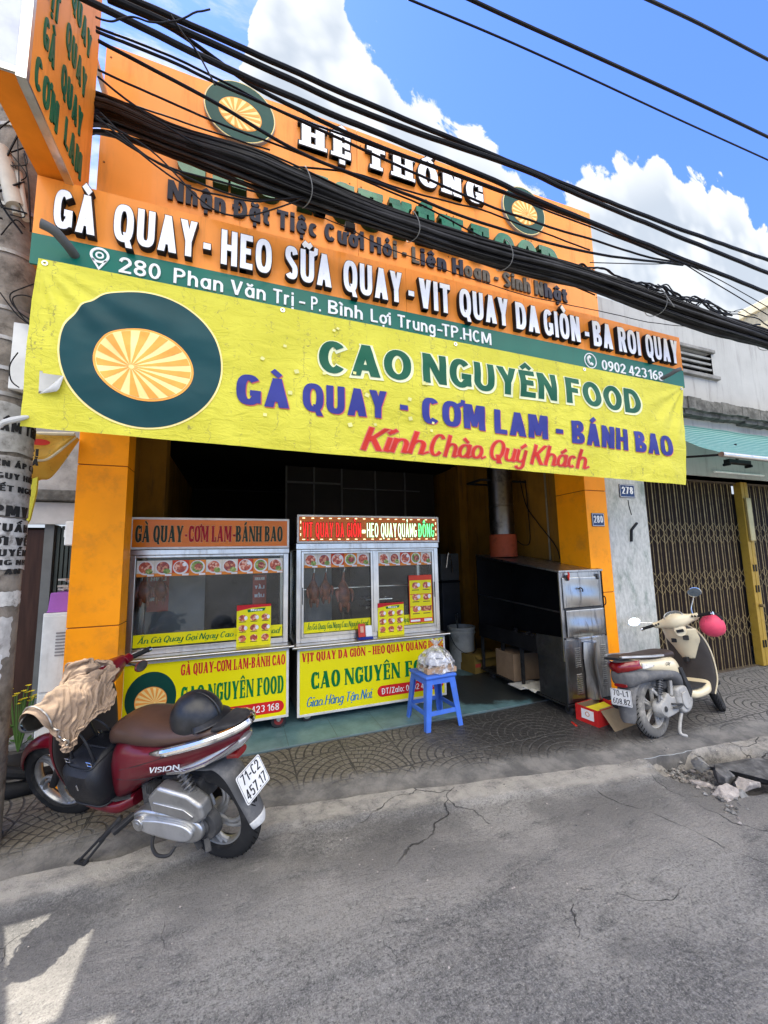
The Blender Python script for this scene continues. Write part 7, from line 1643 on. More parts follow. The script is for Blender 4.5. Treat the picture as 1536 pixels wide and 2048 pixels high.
c = gz(1520, 1615, -.02); mb = MB(); mb.grid(lambda u_, v_: (.12 * (u_ - .5) * 2, .035 * (v_ - .5) * 2, .02 * abs(fbm(u_ * 3, v_ * 2, 1))), 10, 5); o = tag(mb.build('paper_scrap', mat('scrap_white', (.7, .7, .68), rough=.6), loc=(c.x + .06, c.y, -.06), solid=.002), 'white paper scrap in the gutter at the right edge', 'litter'); o.rotation_euler.z = -.3
# ------------------------------------------------------------------ scooters
def ringx(x, zc, hw, hh, e=2.5, n=32, yc=0.0, lean=0.0):
    out = []
    for i in range(n):
        a = 2 * math.pi * i / n; c, s_ = math.cos(a), math.sin(a)
        z = hh * math.copysign(abs(s_) ** (2 / e), s_); out.append((x + lean * z, yc + hw * math.copysign(abs(c) ** (2 / e), c), zc + z))
    return out
TYRE = mat('scooter_tyre', (.022, .022, .022), rough=.75, bump=.15, dirt=(.13, .12, .11), dscale=6, damt=.45)
TYRE_D = mat('dusty_tyre', (.14, .135, .125), rough=.85, bump=.15, dirt=(.36, .34, .30), dscale=4.5, damt=.95)
RIM_S = mat('rim_silver', (.42, .42, .41), rough=.42, metal=.75, dirt=(.17, .16, .145), dscale=9, damt=.7)
RIM_D = mat('rim_dusty', (.42, .40, .36), rough=.75, metal=.2, dirt=(.20, .19, .17), dscale=7, damt=.6)
ENG = mat('engine_alloy', (.52, .52, .51), rough=.33, metal=.9, dirt=(.12, .11, .10), dscale=8, damt=.7, bump=.08)
ENG_D = mat('engine_dusty', (.38, .37, .345), rough=.7, metal=.3, dirt=(.17, .16, .14), dscale=8, damt=.7, bump=.15)
ENG_K = mat('engine_dark', (.05, .05, .05), rough=.6, dirt=(.16, .15, .13), dscale=9, damt=.5)
PL_BLK = mat('black_plastic', (.022, .022, .023), rough=.5, dirt=(.12, .115, .105), dscale=7, damt=.35)
PL_GRY = mat('grey_plastic', (.10, .10, .10), rough=.55, dirt=(.26, .245, .22), dscale=6, damt=.55)
RED = mat('red_paint', (.105, .003, .010), rough=.3, coat=.5, var=.15, vscale=2, dirt=(.10, .03, .03), dscale=8, damt=.2, coatr=.12)
CRM = mat('cream_paint', (.66, .57, .38), rough=.3, coat=.5, var=.04, dirt=(.34, .30, .23), dscale=6, damt=.35)
CHROME = mat('chrome', (.74, .74, .75), rough=.13, metal=1, dirt=(.3, .28, .26), dscale=12, damt=.4)
BRN = mat('brown_vinyl', (.055, .028, .019), rough=.40, spec=.4, var=.12, bump=.08, bscale=220)
SPRING = mat('spring_steel', (.12, .12, .12), rough=.45, metal=.6, dirt=(.3, .28, .25), dscale=12, damt=.5)
LENS_R = mat('lens_red', (.20, .006, .008), rough=.12, coat=1); LENS_C = mat('lens_clear', (.62, .60, .56), rough=.10, coat=1, var=.3, vscale=30); MIRROR = mat('mirror_glass', (.34, .42, .50), rough=.03, metal=1, var=.02); DASH = mat('dash_dark', (.03, .032, .036), rough=.15, coat=1)
def wheel(name, parent, x, z, R_, wid, rim_r, tm, rm, spokes=5, M=None, curve=.35, side=1):
    Mw = (M or Matrix.Identity(4)) @ Matrix.Translation((x, 0, z)) @ Matrix.Rotation(R(-90), 4, 'X')
    t_ = []
    h = wid / 2
    for k in range(17):
        a = math.pi * k / 16; t_.append((rim_r + (R_ - rim_r) * math.sin(a) ** .62, -h * .98 * math.cos(a)))
    t_ = [(rim_r - .006, -h * .55)] + t_ + [(rim_r - .006, h * .55)]
    mb = MB(); mb.M = Mw; mb.lathe(t_, 64, caps=False); w_o = mb.build(name, rm, parent, smooth=70); w_o.data.materials.clear(); w_o.data.materials.append(tm)
    mb = MB()
    for k in range(44):
        for sg in (-1, 1):
            a0 = 2 * math.pi * (k + (.5 if sg > 0 else 0)) / 44; pts = []
            for q in range(5):
                f = .10 + .62 * q / 4; ph = math.pi / 2 + sg * f * 1.0; rr = rim_r + (R_ - rim_r) * math.sin(ph) ** .62 + .0009
                pts.append(Mw @ Vector((rr * math.cos(a0 + f * .22), rr * math.sin(a0 + f * .22), -h * .98 * math.cos(ph))))
            mb.tube(pts, [.0025, .0035, .004, .004, .002], 4)
    mb.build('tread_pattern', mat('tread_groove', (.008, .008, .008), rough=.9), w_o)
    mb = MB(); mb.M = Mw; mb.lathe([(rim_r + .004, -h * .72), (rim_r + .007, -h * .66), (rim_r - .012, -h * .56), (rim_r - .020, -h * .30), (rim_r - .022, 0), (rim_r - .020, h * .30), (rim_r - .012, h * .56), (rim_r + .007, h * .66), (rim_r + .004, h * .72), (rim_r - .006, h * .4), (rim_r - .006, -h * .4)], 56, caps=False)
    mb.lathe([(.035, -h * .9), (.045, -h * .7), (.045, h * .7), (.035, h * .9)], 28)
    for k in range(spokes):
        a0 = 2 * math.pi * k / spokes
        for dl in ((-.13, .13) if spokes == 5 else (0,)):
            pts = []
            for q in range(7):
                f = q / 6; rr = .04 + (rim_r - .055) * f; an = a0 + dl * (1 - f * .2) * (1 if f < .99 else 1) + curve * f * f
                pts.append((rr * math.cos(an), rr * math.sin(an), side * (h * .42 - .012 * f)))
            mb.tube(pts, [.017, .015, .012, .011, .011, .013, .018], 7)
    mb.build('rim', rm, w_o, smooth=40); return w_o
def fender(parent, x, z, R_, hw, a0, a1, mt, M=None, nm='fender', th=.004):
    mb = MB(); mb.M = M
    def fn(u_, v_):
        a = R(a0 + (a1 - a0) * u_); b = (v_ - .5) * 2; taper = (math.sin(math.pi * min(1, u_ * 2.2) / 2) * .35 + .65) * (math.sin(math.pi * min(1, (1 - u_) * 2.2) / 2) * .35 + .65)
        rr = R_ - .055 * abs(b) ** 2.4
        return (x + rr * math.cos(a), hw * b * taper, z + rr * math.sin(a))
    mb.grid(fn, 30, 12); return mb.build(nm, mt, parent, smooth=180, solid=th)
def plate(parent, txts, c, rot, w_=.19, h_=.145):
    """two-line number plate facing local -x"""
    Mp = Matrix.Translation(c) @ rot
    mb = MB(); mb.M = Mp
    pts = []; r_ = .012
    for cx, cz, a0 in ((w_ / 2 - r_, h_ / 2 - r_, 0), (-w_ / 2 + r_, h_ / 2 - r_, 90), (-w_ / 2 + r_, -h_ / 2 + r_, 180), (w_ / 2 - r_, -h_ / 2 + r_, 270)):
        pts += [(cx + r_ * math.cos(R(a0 + 30 * k)), cz + r_ * math.sin(R(a0 + 30 * k))) for k in range(4)]
    # local plate frame: s to the right as read from behind (= -y), z up
    mb.prism(pts, lambda s_, z: (-.002, -s_, z), lambda s_, z: (0, -s_, z)); po_ = mb.build('number_plate', mat('plate_white_enamel', (.68, .68, .66), rough=.35, dirt=(.4, .38, .35), dscale=25, damt=.35), parent, smooth=0)
    mb = MB(); mb.M = Mp
    for k, txt in enumerate(txts):
        ww = w_ * (.36 if k == 0 else .41); letters(mb, txt, PLATE, -ww, ww, h_ * (.09 if k == 0 else -.40), h_ * .335, lambda s_, z, d: (-.002 - d, -s_, z), 0, .0012)
    n = len(pts); inn = [(p[0] * .955, p[1] * .94) for p in pts]; inn2 = [(p[0] * .93, p[1] * .91) for p in pts]
    mb.add([(-.0026, -p[0], p[1]) for p in inn] + [(-.0026, -p[0], p[1]) for p in inn2], [(i, (i + 1) % n, n + (i + 1) % n, n + i) for i in range(n)])
    mb.build('plate_characters', mat('plate_ink', (.012, .012, .014), rough=.4), po_, smooth=0)
def grip_set(root, SM, mt_grip, bar_y=.205, end=.335, zc=1.0, xc=.80, boxm=None, levers=True):
    for sg, in ((1,), (-1,)):
        mb = MB(); mb.M = SM; mb.tube([(xc, sg * .10, zc), (xc - .02, sg * bar_y, zc + .005), (xc - .055, sg * end, zc - .004)], [.013, .017, .0165], 14); mb.tube([(xc - .055, sg * end, zc - .004), (xc - .0605, sg * (end + .018), zc - .006)], [.020, .018], 14, m=1); mb.build('grip', [mt_grip, CHROME], root)
        mb = MB(); mb.M = SM; mb.loft([ringx(0, 0, .026, .026, 2.6, 20)] * 0 or [[(xc - .012 + .030 * math.cos(6.283 * i / 20), sg * y, zc + .005 + .030 * math.sin(6.283 * i / 20)) for i in range(20)] for y in (bar_y - .035, bar_y - .030, bar_y + .012, bar_y + .016)]); mb.build('switch_box', boxm or PL_BLK, root, bevel=.003)
        if levers:
            mb = MB(); mb.M = SM; mb.tube(spline([(xc + .03, sg * (bar_y - .01), zc - .002), (xc + .045, sg * (bar_y + .03), zc - .004), (xc + .02, sg * (end - .02), zc - .012), (xc + .0, sg * (end + .02), zc - .012)], 4), [.007] * 12 + [.008], 8); mb.build('lever', mat('lever_alloy', (.35, .35, .36), rough=.35, metal=.9), root)
# steering axis
def steer(angle):
    p0 = Vector((1.255, 0, .28)); p1 = Vector((.86, 0, .98)); ax = (p1 - p0).normalized(); return Matrix.Translation(p0) @ Matrix.Rotation(angle, 4, ax) @ Matrix.Translation(-p0)
def spring(parent, a, b, r_, turns, M=None):
    a, b = Vector(a), Vector(b); d = (b - a); L = d.length; d.normalize(); s1 = d.orthogonal().normalized(); s2 = d.cross(s1); n = turns * 14
    mb = MB(); mb.tube([a + d * (L * i / n) + (s1 * math.cos(6.283 * turns * i / n) + s2 * math.sin(6.283 * turns * i / n)) * r_ for i in range(n + 1)], .0058, 6); mb.cyl(a - d * .06, b + d * .04, r_ * .55, n=14); sp = mb.build('shock_spring', SPRING, parent)
    return sp
def shell_half(rows, rear, n=20, M=None):
    """rows: (z, xc, hw, df, dr): df front bulge, dr rear bulge"""
    rings = []
    for z, xc, hw, df, dr in rows:
        r_ = []
        for i in range(n + 1):
            a = math.pi * (i / n) - math.pi / 2; c, s_ = math.cos(a), math.sin(a)
            d = df if not rear else -dr
            r_.append((xc + d * abs(c) ** .8, hw * math.copysign(abs(s_) ** .9, s_), z))
        rings.append(r_)
    vs = [p for r_ in rings for p in r_]; fs = []; k = n + 1
    for j in range(len(rings) - 1):
        for i in range(n): fs.append((j * k + i, j * k + i + 1, (j + 1) * k + i + 1, (j + 1) * k + i))
    return vs, fs
def interp_rows(rows, m=6):
    P = [Vector(r_[:3]) for r_ in rows]; Q = [Vector((r_[3], r_[4], 0)) for r_ in rows]
    A, B_ = spline(P, m), spline(Q, m); return [(a.x, a.y, a.z, b.x, b.y) for a, b in zip(A, B_)]
def loft_s(secs, mt, nm, parent, m=5, e=2.5, smooth=50, lean=0.0, yc=0.0, M=None, sub=0):
    P = spline([(s_[0], s_[1], s_[2]) for s_ in secs], m); Q = spline([(s_[3], 0, 0) for s_ in secs], m)
    mb = MB(); mb.M = M; mb.loft([ringx(p.x, p.y, p.z, q.x, e, lean=lean, yc=yc) for p, q in zip(P, Q)]); return mb.build(nm, mt, parent, smooth=smooth, sub=sub)

def fx(x): return x + .12 if x > .2 else .32 - (.2 - x) * .88
def fxs(secs): return [(fx(q[0]),) + tuple(q[1:]) for q in secs]
# ---- red scooter on its side stand
def bike_root(name, label, rear, head, lean):
    t = thing(name, label, 'scooter', (rear[0], rear[1], rear[2])); t.rotation_euler = (Matrix.Rotation(head, 3, 'Z') @ Matrix.Rotation(lean, 3, 'X')).to_euler(); t.scale = (BS, BS, BS); return t
BS = .90
RZ = -.012
rs = bike_root('scooter', 'dark red scooter with brown seat leaning on its side stand beside the pole', (-.05, 2.40, RZ), R(142), R(-11))
RS_M = Matrix.Translation((-.05, 2.40, RZ)) @ (Matrix.Rotation(R(142), 3, 'Z') @ Matrix.Rotation(R(-11), 3, 'X')).to_4x4() @ Matrix.Scale(BS, 4)
SM = steer(R(10))
wheel('rear_wheel', rs, 0, .280, .280, .100, .195, TYRE, RIM_S, 5, curve=.55, side=1)
wheel('front_wheel', rs, 1.255, .280, .280, .085, .200, TYRE, RIM_S, 5, M=SM, curve=.4, side=1)
fender(rs, 1.255, .28, .315, .062, 15, 165, RED, M=SM)
for sg in (-1, 1):
    mb = MB(); mb.M = SM; mb.tube([(1.255, sg * .072, .28), (1.10, sg * .066, .55), (.99, sg * .05, .75)], [.022, .024, .026], 12); mb.build('fork_leg', PL_BLK, rs)
loft_s(fxs([(.545, .44, .085, .17), (.50, .47, .130, .20), (.40, .535, .165, .185), (.22, .60, .178, .130), (.02, .650, .170, .100), (-.18, .695, .140, .080), (-.34, .735, .095, .055), (-.44, .765, .045, .030)]), RED, 'body', rs, e=2.7, lean=-.05)
loft_s(fxs([(.545, .66, .070, .05), (.50, .70, .115, .070), (.40, .735, .145, .075), (.22, .745, .160, .070), (.04, .757, .158, .062), (-.12, .775, .138, .052), (-.28, .79, .105, .040), (-.34, .795, .05, .02)]), BRN, 'seat', rs, e=2.5)
# chrome grab rail down both sides
for sg in (-1, 1):
    mb = MB(); P = spline(fxs([(.12, sg * .172, .695), (-.02, sg * .176, .725), (-.20, sg * .150, .765), (-.36, sg * .115, .805), (-.45, sg * .06, .825), (-.475, 0, .83)]), 6)
    mb.tube(P, [.006 + .016 * min(1, i / 5) for i in range(len(P))], 10); mb.build('grab_rail', CHROME, rs)
mb = MB(); mb.loft([ringx(fx(-.30), .825, .11, .018, 3), ringx(fx(-.40), .838, .08, .020, 3), ringx(fx(-.47), .835, .05, .015, 3)]); mb.build('rail_pad', PL_BLK, rs)
# lamps and tail trim
loft_s(fxs([(-.02, .600, .150, .012), (-.16, .635, .150, .030), (-.30, .680, .118, .045), (-.42, .725, .070, .035), (-.47, .75, .03, .015)]), mat('clear_tail', (.34, .33, .32), rough=.15, coat=1, metal=.5), 'tail_lamp', rs, e=2.2)
mb = MB(); mb.loft([ringx(fx(-.33), .645, .050, .024, 3), ringx(fx(-.40), .652, .044, .020, 3)]); mb.build('reflector_lamp', LENS_R, rs, smooth=40)
for sg in (-1, 1):
    mb = MB(); mb.loft([[(x, sg * (y + dy_), z + dz_) for dy_, dz_ in ((0, -.012), (.012, -.006), (.012, .008), (0, .014))] for x, y, z in fxs([(.02, .150, .585), (-.12, .152, .612), (-.26, .128, .655), (-.36, .095, .70), (-.44, .05, .745)])]); mb.build('tail_trim', CHROME, rs, smooth=0)
# mudguard, plate and flap
mb = MB(); prof = [(.05, .56, .09), (-.14, .585, .085), (-.28, .585, .075), (-.36, .53, .072), (-.43, .42, .07), (-.475, .345, .068), (-.50, .285, .060), (-.505, .26, .045)]
P = spline([(fx(a) if a < -.2 else a + .1, b, c) for a, b, c in prof], 4)
def gf(u_, v_):
    i = u_ * (len(P) - 1); k = min(int(i), len(P) - 2); p = P[k].lerp(P[k + 1], i - k); b = (v_ - .5) * 2
    return (p.x + .028 * b * b, p.z * b, p.y - .012 * b * b)
mb.grid(gf, 40, 10); mg = mb.build('mudguard', PL_GRY, rs, smooth=180, solid=.005)
mb = MB(); mb.grid(lambda u_, v_: (lambda p: (p[0] - .004, p[1] * 1.01, p[2]))(gf(.80 + .2 * u_ * (1 - .3 * abs(v_ - .5)), v_)), 8, 10); mb.build('flap_tip', mat('flap_pale', (.50, .50, .48), rough=.6, dirt=(.2, .19, .18), dscale=10), mg, smooth=180, solid=.003)
plate(rs, ('71-C2', '457.17'), (fx(-.452) - .012, 0, .50), Matrix.Rotation(R(24), 4, 'Y') @ Matrix.Rotation(R(0), 4, 'Z'), .20, .155)
# floor, legshield, handlebar
loft_s([(.52, .31, .10, .040), (.60, .285, .150, .045), (.74, .283, .155, .046), (.88, .30, .150, .055), (.96, .34, .12, .06)], RED, 'floor_side', rs, e=3.2)
mb = MB(); mb.loft([ringx(.53, .330, .10, .006, 4), ringx(.60, .333, .143, .006, 4), ringx(.75, .333, .147, .006, 4), ringx(.87, .348, .135, .006, 4)]); mb.build('floor_mat', mat('floor_rubber', (.035, .036, .038), rough=.6, bump=.3, bscale=120, dirt=(.12, .115, .11), dscale=8, damt=.5), rs, smooth=40)
rows = interp_rows([(.30, .93, .135, .05, .015), (.42, .965, .175, .075, .02), (.58, .975, .205, .095, .025), (.74, .955, .200, .105, .04), (.86, .915, .165, .105, .055), (.94, .88, .11, .08, .05), (.97, .865, .06, .05, .03)])
mb = MB(); mb.add(*shell_half(rows, False)); mb.build('leg_shield', RED, rs, smooth=60)
rows2 = [(z, xc - .001, hw * .985, df, dr) for z, xc, hw, df, dr in rows]
mb = MB(); mb.add(*shell_half(rows2, True)); mb.build('inner_shield', mat('dark_brown_plastic', (.030, .025, .023), rough=.55, bump=.1), rs, smooth=60)
mb = MB(); mb.M = SM; mb.loft([[(.815 + hx * math.copysign(abs(math.cos(a)) ** .8, math.cos(a)), y, 1.0 + dz + hz * math.copysign(abs(math.sin(a)) ** .8, math.sin(a))) for a in [6.283 * i / 24 for i in range(24)]] for y, hx, hz, dz in ((-.215, .030, .028, .004), (-.18, .042, .036, .004), (-.12, .070, .050, .0), (-.06, .095, .066, -.004), (0, .105, .072, -.006), (.06, .095, .066, -.004), (.12, .070, .050, 0), (.18, .042, .036, .004), (.215, .030, .028, .004))]); mb.build('handlebar_cover', RED, rs, smooth=60, sub=1)
Md = SM @ Matrix.Translation((.785, 0, 1.056)) @ Matrix.Rotation(R(-28), 4, 'Y')
mb = MB(); mb.M = Md; mb.lathe([(.085, -.02), (.085, 0), (.078, .004), (0.0, .005)], 36, Matrix.Scale(.72, 4, (1, 0, 0)), caps=False); mb.build('dashboard', DASH, rs)
mb = MB(); mb.M = Md; mb.tube([(.045 * math.cos(a) * .72, .058 * math.sin(a), .0065) for a in [.6 + 2.0 * i / 16 for i in range(17)]], .003, 5); mb.tube([(-.01, -.02, .0065), (.02, .01, .0065)], .002, 5); mb.build('gauge_mark', WHITE_FLAT, rs)
grip_set(rs, SM, mat('grip_rubber', (.012, .012, .012), rough=.65, bump=.3, bscale=150), boxm=RED)
for sg in (-1, 1):
    mb = MB(); mb.M = SM; mb.tube(spline([(.82, -.17, 1.0), (.80, -.19, .98), (.77, -.21, .955), (.75, -.22, .94)] if sg < 0 else [(.835, .175, 1.02), (.83, .24, 1.03), (.82, .30, 1.02), (.80, .35, 1.0)], 5), .006, 8); ms = mb.build('mirror_stalk', PL_BLK, rs)
    cpos = (.73, -.235, .93) if sg < 0 else (.80, .40, 1.0)
    mb = MB(); mb.M = SM @ Matrix.Translation(cpos) @ Matrix.Rotation(R(-75 if sg < 0 else -50), 4, 'Y') @ Matrix.Scale(.62, 4, (1, 0, 0)); k_ = 1.0 if sg > 0 else .62; mb.lathe([(.0, -.035 * k_), (.05 * k_, -.028 * k_), (.082 * k_, -.006), (.086 * k_, .006), (.078 * k_, .008)], 30, caps=False); mb.lathe([(.078 * k_, .0075), (0.0, .0078)], 30, caps=False, m=1); mb.build('mirror', [PL_BLK if sg > 0 else RED, MIRROR if sg > 0 else PL_BLK], ms)
# engine on the left side
def blk(pts, y0, y1, mt, nm, parent, bev=.012, sg=1):
    mb = MB(); mb.prism(pts, lambda a, b: (a, sg * y0, b), lambda a, b: (a, sg * y1, b)); return mb.build(nm, mt, parent, bevel=bev, seg=3, smooth=50)
def rr_poly(pts, k=3):     # rounded outline
    return [(p.x, p.y) for p in spline([Vector((a, b, 0)) for a, b in pts + pts[:1]], k)][:-1]
blk(rr_poly([(.45, .30), (.47, .245), (.40, .205), (.28, .19), (.10, .195), (.0, .225), (-.035, .28), (.0, .335), (.10, .355), (.25, .345), (.38, .335)], 4), .09, .165, ENG, 'belt_cover', rs, .016)
blk(rr_poly([(.39, .29), (.39, .245), (.30, .225), (.10, .225), (.03, .25), (.02, .29), (.08, .32), (.25, .315)], 4), .16, .185, mat('alloy_bright', (.56, .56, .55), rough=.40, metal=.8, dirt=(.22, .21, .2), dscale=9, damt=.5), 'cover_bulge', rs, .012)
mb = MB(); mb.cyl((.385, .16, .27), (.385, .192, .27), .040, .034, 24); mb.cyl((.385, .19, .27), (.385, .197, .27), .022, .020, 20); mb.build('crank_boss', ENG, rs, bevel=.004)
blk([(.28, .36), (.30, .44), (.22, .515), (.02, .500), (-.065, .455), (-.075, .38), (-.02, .345)], .10, .185, mat('air_box', (.42, .42, .41), rough=.33, metal=.8, dirt=(.13, .12, .11), dscale=7, damt=.6), 'air_cleaner', rs, .02)
blk([(.24, .385), (.25, .43), (.04, .425), (-.02, .395), (.0, .372)], .184, .192, ENG, 'air_cleaner_rib', rs, .004)
mb = MB()
for i in range(5): mb.box(.285 + .012 * i - .01, .10, .44, .289 + .012 * i - .01, .160, .49)
mb.build('cooling_fins', ENG_K, rs, smooth=0)
mb = MB(); mb.cyl((.0, .07, .28), (.0, .12, .28), .095, .085, 30); mb.cyl((0, .12, .28), (0, .135, .28), .05, .04, 20); mb.build('drum_hub', ENG_K, rs, bevel=.006)
mb = MB(); mb.box(.18, -.10, .22, .46, .09, .44); mb.box(.02, -.06, .36, .3, .085, .50); mb.build('engine_block', ENG_K, rs, bevel=.02)
spring(rs, (-.01, .135, .40), (.09, .13, .60), .027, 9); mb = MB(); mb.box(-.03, .115, .34, .02, .15, .40); mb.build('shock_mount', ENG_K, rs, bevel=.005)
mb = MB(); mb.tube(spline([(.30, .17, .205), (.28, .20, .18), (.22, .225, .165), (.15, .215, .17), (.14, .18, .19)], 4), .009, 8); mb.build('kick_lever', PL_BLK, rs)
for pa in (((.06, .12, .20), (.02, .13, .155)), ((-.02, .12, .215), (-.055, .15, .17))):
    mb = MB(); mb.bar(pa[0], pa[1], .03, .012); mb.build('stand_foot', ENG_K, rs, bevel=.003)
mb = MB(); mb.tube([(.20, -.13, .24), (0, -.16, .27), (-.14, -.165, .31)], [.03, .055, .05], 16); mb.build('muffler', PL_BLK, rs)
# passenger peg and side stand: foot reaches the road
pg_ = MB(); pg_.obox((.47, .20, .275), (.035, .12, .03), Matrix.Rotation(R(-22), 3, 'Z') @ Matrix.Rotation(R(-15), 3, 'X')); pg_.build('foot_peg', PL_BLK, rs, bevel=.008)
inv = RS_M.inverted(); ft = inv @ Vector((onZ(163, 1722).x, onZ(163, 1722).y, -.005)); piv = Vector((.58, .13, .235))
mb = MB(); mb.bar(piv, piv.lerp(ft, .55), .035, .022); mb.build('side_stand', PL_BLK, rs, bevel=.006)
mb = MB(); q = piv.lerp(ft, .5); sd = Vector((.04, 0, .0)); mb.tube([q - sd * .35, ft - sd * .6, ft + sd * .6, q + sd * .35], .008, 8); mb.bar(ft - sd, ft + sd, .03, .008); mb.build('stand_leg', PL_BLK, rs)
# body script (letters only) on the left panel
def side_panel_y(x, z): return 0
mb = MB(); letters(mb, 'VISION', Style(S=.16, T=.15, width=1.05, gap=.1, shear=.35, sq=3), 0, .19, 0, .034, lambda s_, z, d: (.27 - s_ * .985, 0, .585 + z + s_ * .16), 0, 0)
bm_pts = []
def on_body(x, z):
    secs = fxs([(.50, .47, .130, .20), (.40, .535, .165, .185), (.22, .60, .178, .130), (.02, .650, .170, .100), (-.18, .695, .140, .080)])
    secs = sorted(secs)
    for a, b in zip(secs, secs[1:]):
        if a[0] <= x <= b[0]:
            f = (x - a[0]) / (b[0] - a[0]); zc, hw, hh = [a[i] + (b[i] - a[i]) * f for i in (1, 2, 3)]
            k = min(.98, abs((z - zc) / hh)); return hw * (1 - k ** 2.7) ** (1 / 2.7)
    return .17
mb.v = [(v_[0], on_body(v_[0], v_[2]) + .006, v_[2]) for v_ in mb.v]; mb.build('badge_letters', mat('badge_silver', (.72, .72, .72), rough=.3), rs, smooth=0)

for zz, k0, xa_, xb_ in ((.545, .10, .60, .02), (.62, .13, .50, .14)):
    mb = MB(); mb.tube([(xa_ + (xb_ - xa_) * i / 24, on_body(xa_ + (xb_ - xa_) * i / 24, zz - .06 + k0 * i / 24) + .0008, zz - .06 + k0 * i / 24) for i in range(25)], .0022, 5); mb.build('panel_gap', PL_BLK, rs)
# helmet on the seat
hm = thing('helmet', 'matt black half helmet resting on the brown scooter seat', 'helmet', RS_M @ Vector((.06, .01, .825))); hm.scale = (.86, .86, .86); hm.rotation_euler = (RS_M.to_quaternion().to_matrix() @ Matrix.Rotation(R(185), 3, 'Z') @ Matrix.Rotation(R(-6), 3, 'Y')).to_euler()
HBK = mat('helmet_black', (.010, .011, .013), rough=.34, spec=.4, var=.2, dirt=(.05, .05, .055), dscale=14, damt=.4, coatr=.25)
def dome(hx, hy, hz, cut):
    def fn(u_, v_):
        a = 6.28318 * u_; lat = math.pi / 2 * (1 - v_ * (1.0 + cut(a))); c = math.cos(lat)
        return (hx * c * math.cos(a), hy * c * math.sin(a), hz * math.sin(lat))
    return fn
mb = MB(); mb.grid(dome(.150, .125, .150, lambda a: .28 + .14 * (abs(math.sin(a)) > .35) * (math.cos(a) < .3)), 56, 24); mb.build('shell', HBK, hm, smooth=180, solid=.012)
mb = MB(); mb.grid(lambda u_, v_: ((.150 + .045 * v_) * math.cos(-1.15 + 2.3 * u_), (.128 + .03 * v_) * math.sin(-1.15 + 2.3 * u_), .012 - .022 * v_ - .012 * (1 - math.cos(-1.15 + 2.3 * u_))), 24, 6); mb.build('visor_peak', HBK, hm, smooth=180, solid=.006)
mb = MB(); mb.tube(spline([(.02, .13, -.06), (.06, .13, -.10), (.10, .12, -.11), (.13, .09, -.10)], 5), .006, 6); mb.tube(spline([(-.05, .12, -.06), (.0, .135, -.09), (.05, .135, -.105)], 5), .006, 6); mb.build('strap', PL_BLK, hm)
mb = MB(); mb.cyl((.0, .128, .0), (.0, .134, .0), .012, n=14); mb.build('rivet', PL_BLK, hm)
# black bag on the footboard
bg_c = RS_M @ Vector((.765, .03, .340)); hb_s = .92; bagr = RS_M.to_quaternion().to_matrix() @ Matrix.Rotation(R(0), 3, 'Z')
hb = thing('handbag', 'black leather holdall with twin handles standing on the red scooter footboard', 'bag', bg_c); hb.rotation_euler = (bagr @ Matrix.Rotation(R(-14), 3, 'X')).to_euler()
hb.scale = (.92, .92, .92)
LEA = mat('black_leather', (.010, .011, .014), rough=.38, spec=.35, bump=.25, bscale=140, var=.25)
def bagring(z, hx, hy, x0=0): return [(x0 + hx * math.copysign(abs(math.cos(a)) ** .42, math.cos(a)) + .006 * math.sin(a * 3 + z * 20), hy * math.copysign(abs(math.sin(a)) ** .42, math.sin(a)) * (1 + .04 * math.sin(a * 2 + z * 15)), z + .01 * math.cos(a * 2) * (z / .3)) for a in [6.283 * i / 48 for i in range(48)]]
mb = MB(); mb.loft([bagring(*q) for q in ((0, .125, .13), (.012, .138, .148), (.08, .148, .168), (.17, .145, .168), (.24, .132, .150), (.272, .112, .095), (.282, .09, .05))]); mb.build('body', LEA, hb, smooth=50)
mb = MB()
for z, hx, hy in ((.010, .139, .149), (.262, .120, .118)): mb.tube(bagring(z, hx, hy), .0045, 6, closed=True)
mb.tube([(-.10, 0, .284), (.10, 0, .284)], .006, 6); mb.build('piping', LEA, hb)
for sy_ in (-.075, .085):
    mb = MB(); mb.tube(spline([(-.085, sy_, .22), (-.085, sy_ * .9, .30), (-.06, sy_ * .75, .40), (0, sy_ * .6, .455), (.06, sy_ * .75, .40), (.085, sy_ * .9, .30), (.085, sy_, .22)], 6), .0075, 8); mb.build('handle', LEA, hb)
    for sx in (-.085, .085):
        mb = MB(); mb.box(sx - .016, sy_ * 1.32 - .006, .20, sx + .016, sy_ * 1.32 + .006, .255); mb.build('handle_tab', LEA, hb, bevel=.003)
        mb = MB(); mb.tube([(sx - .016, sy_ * 1.25, .27), (sx + .016, sy_ * 1.25, .27), (sx + .016, sy_ * 1.25, .295), (sx - .016, sy_ * 1.25, .295)], .003, 6, closed=True); mb.build('buckle', CHROME, hb)
mb = MB(); mb.tube([(-.03, .171, .20), (-.032, .174, .165)], .004, 6); mb.build('zip_pull', CHROME, hb)
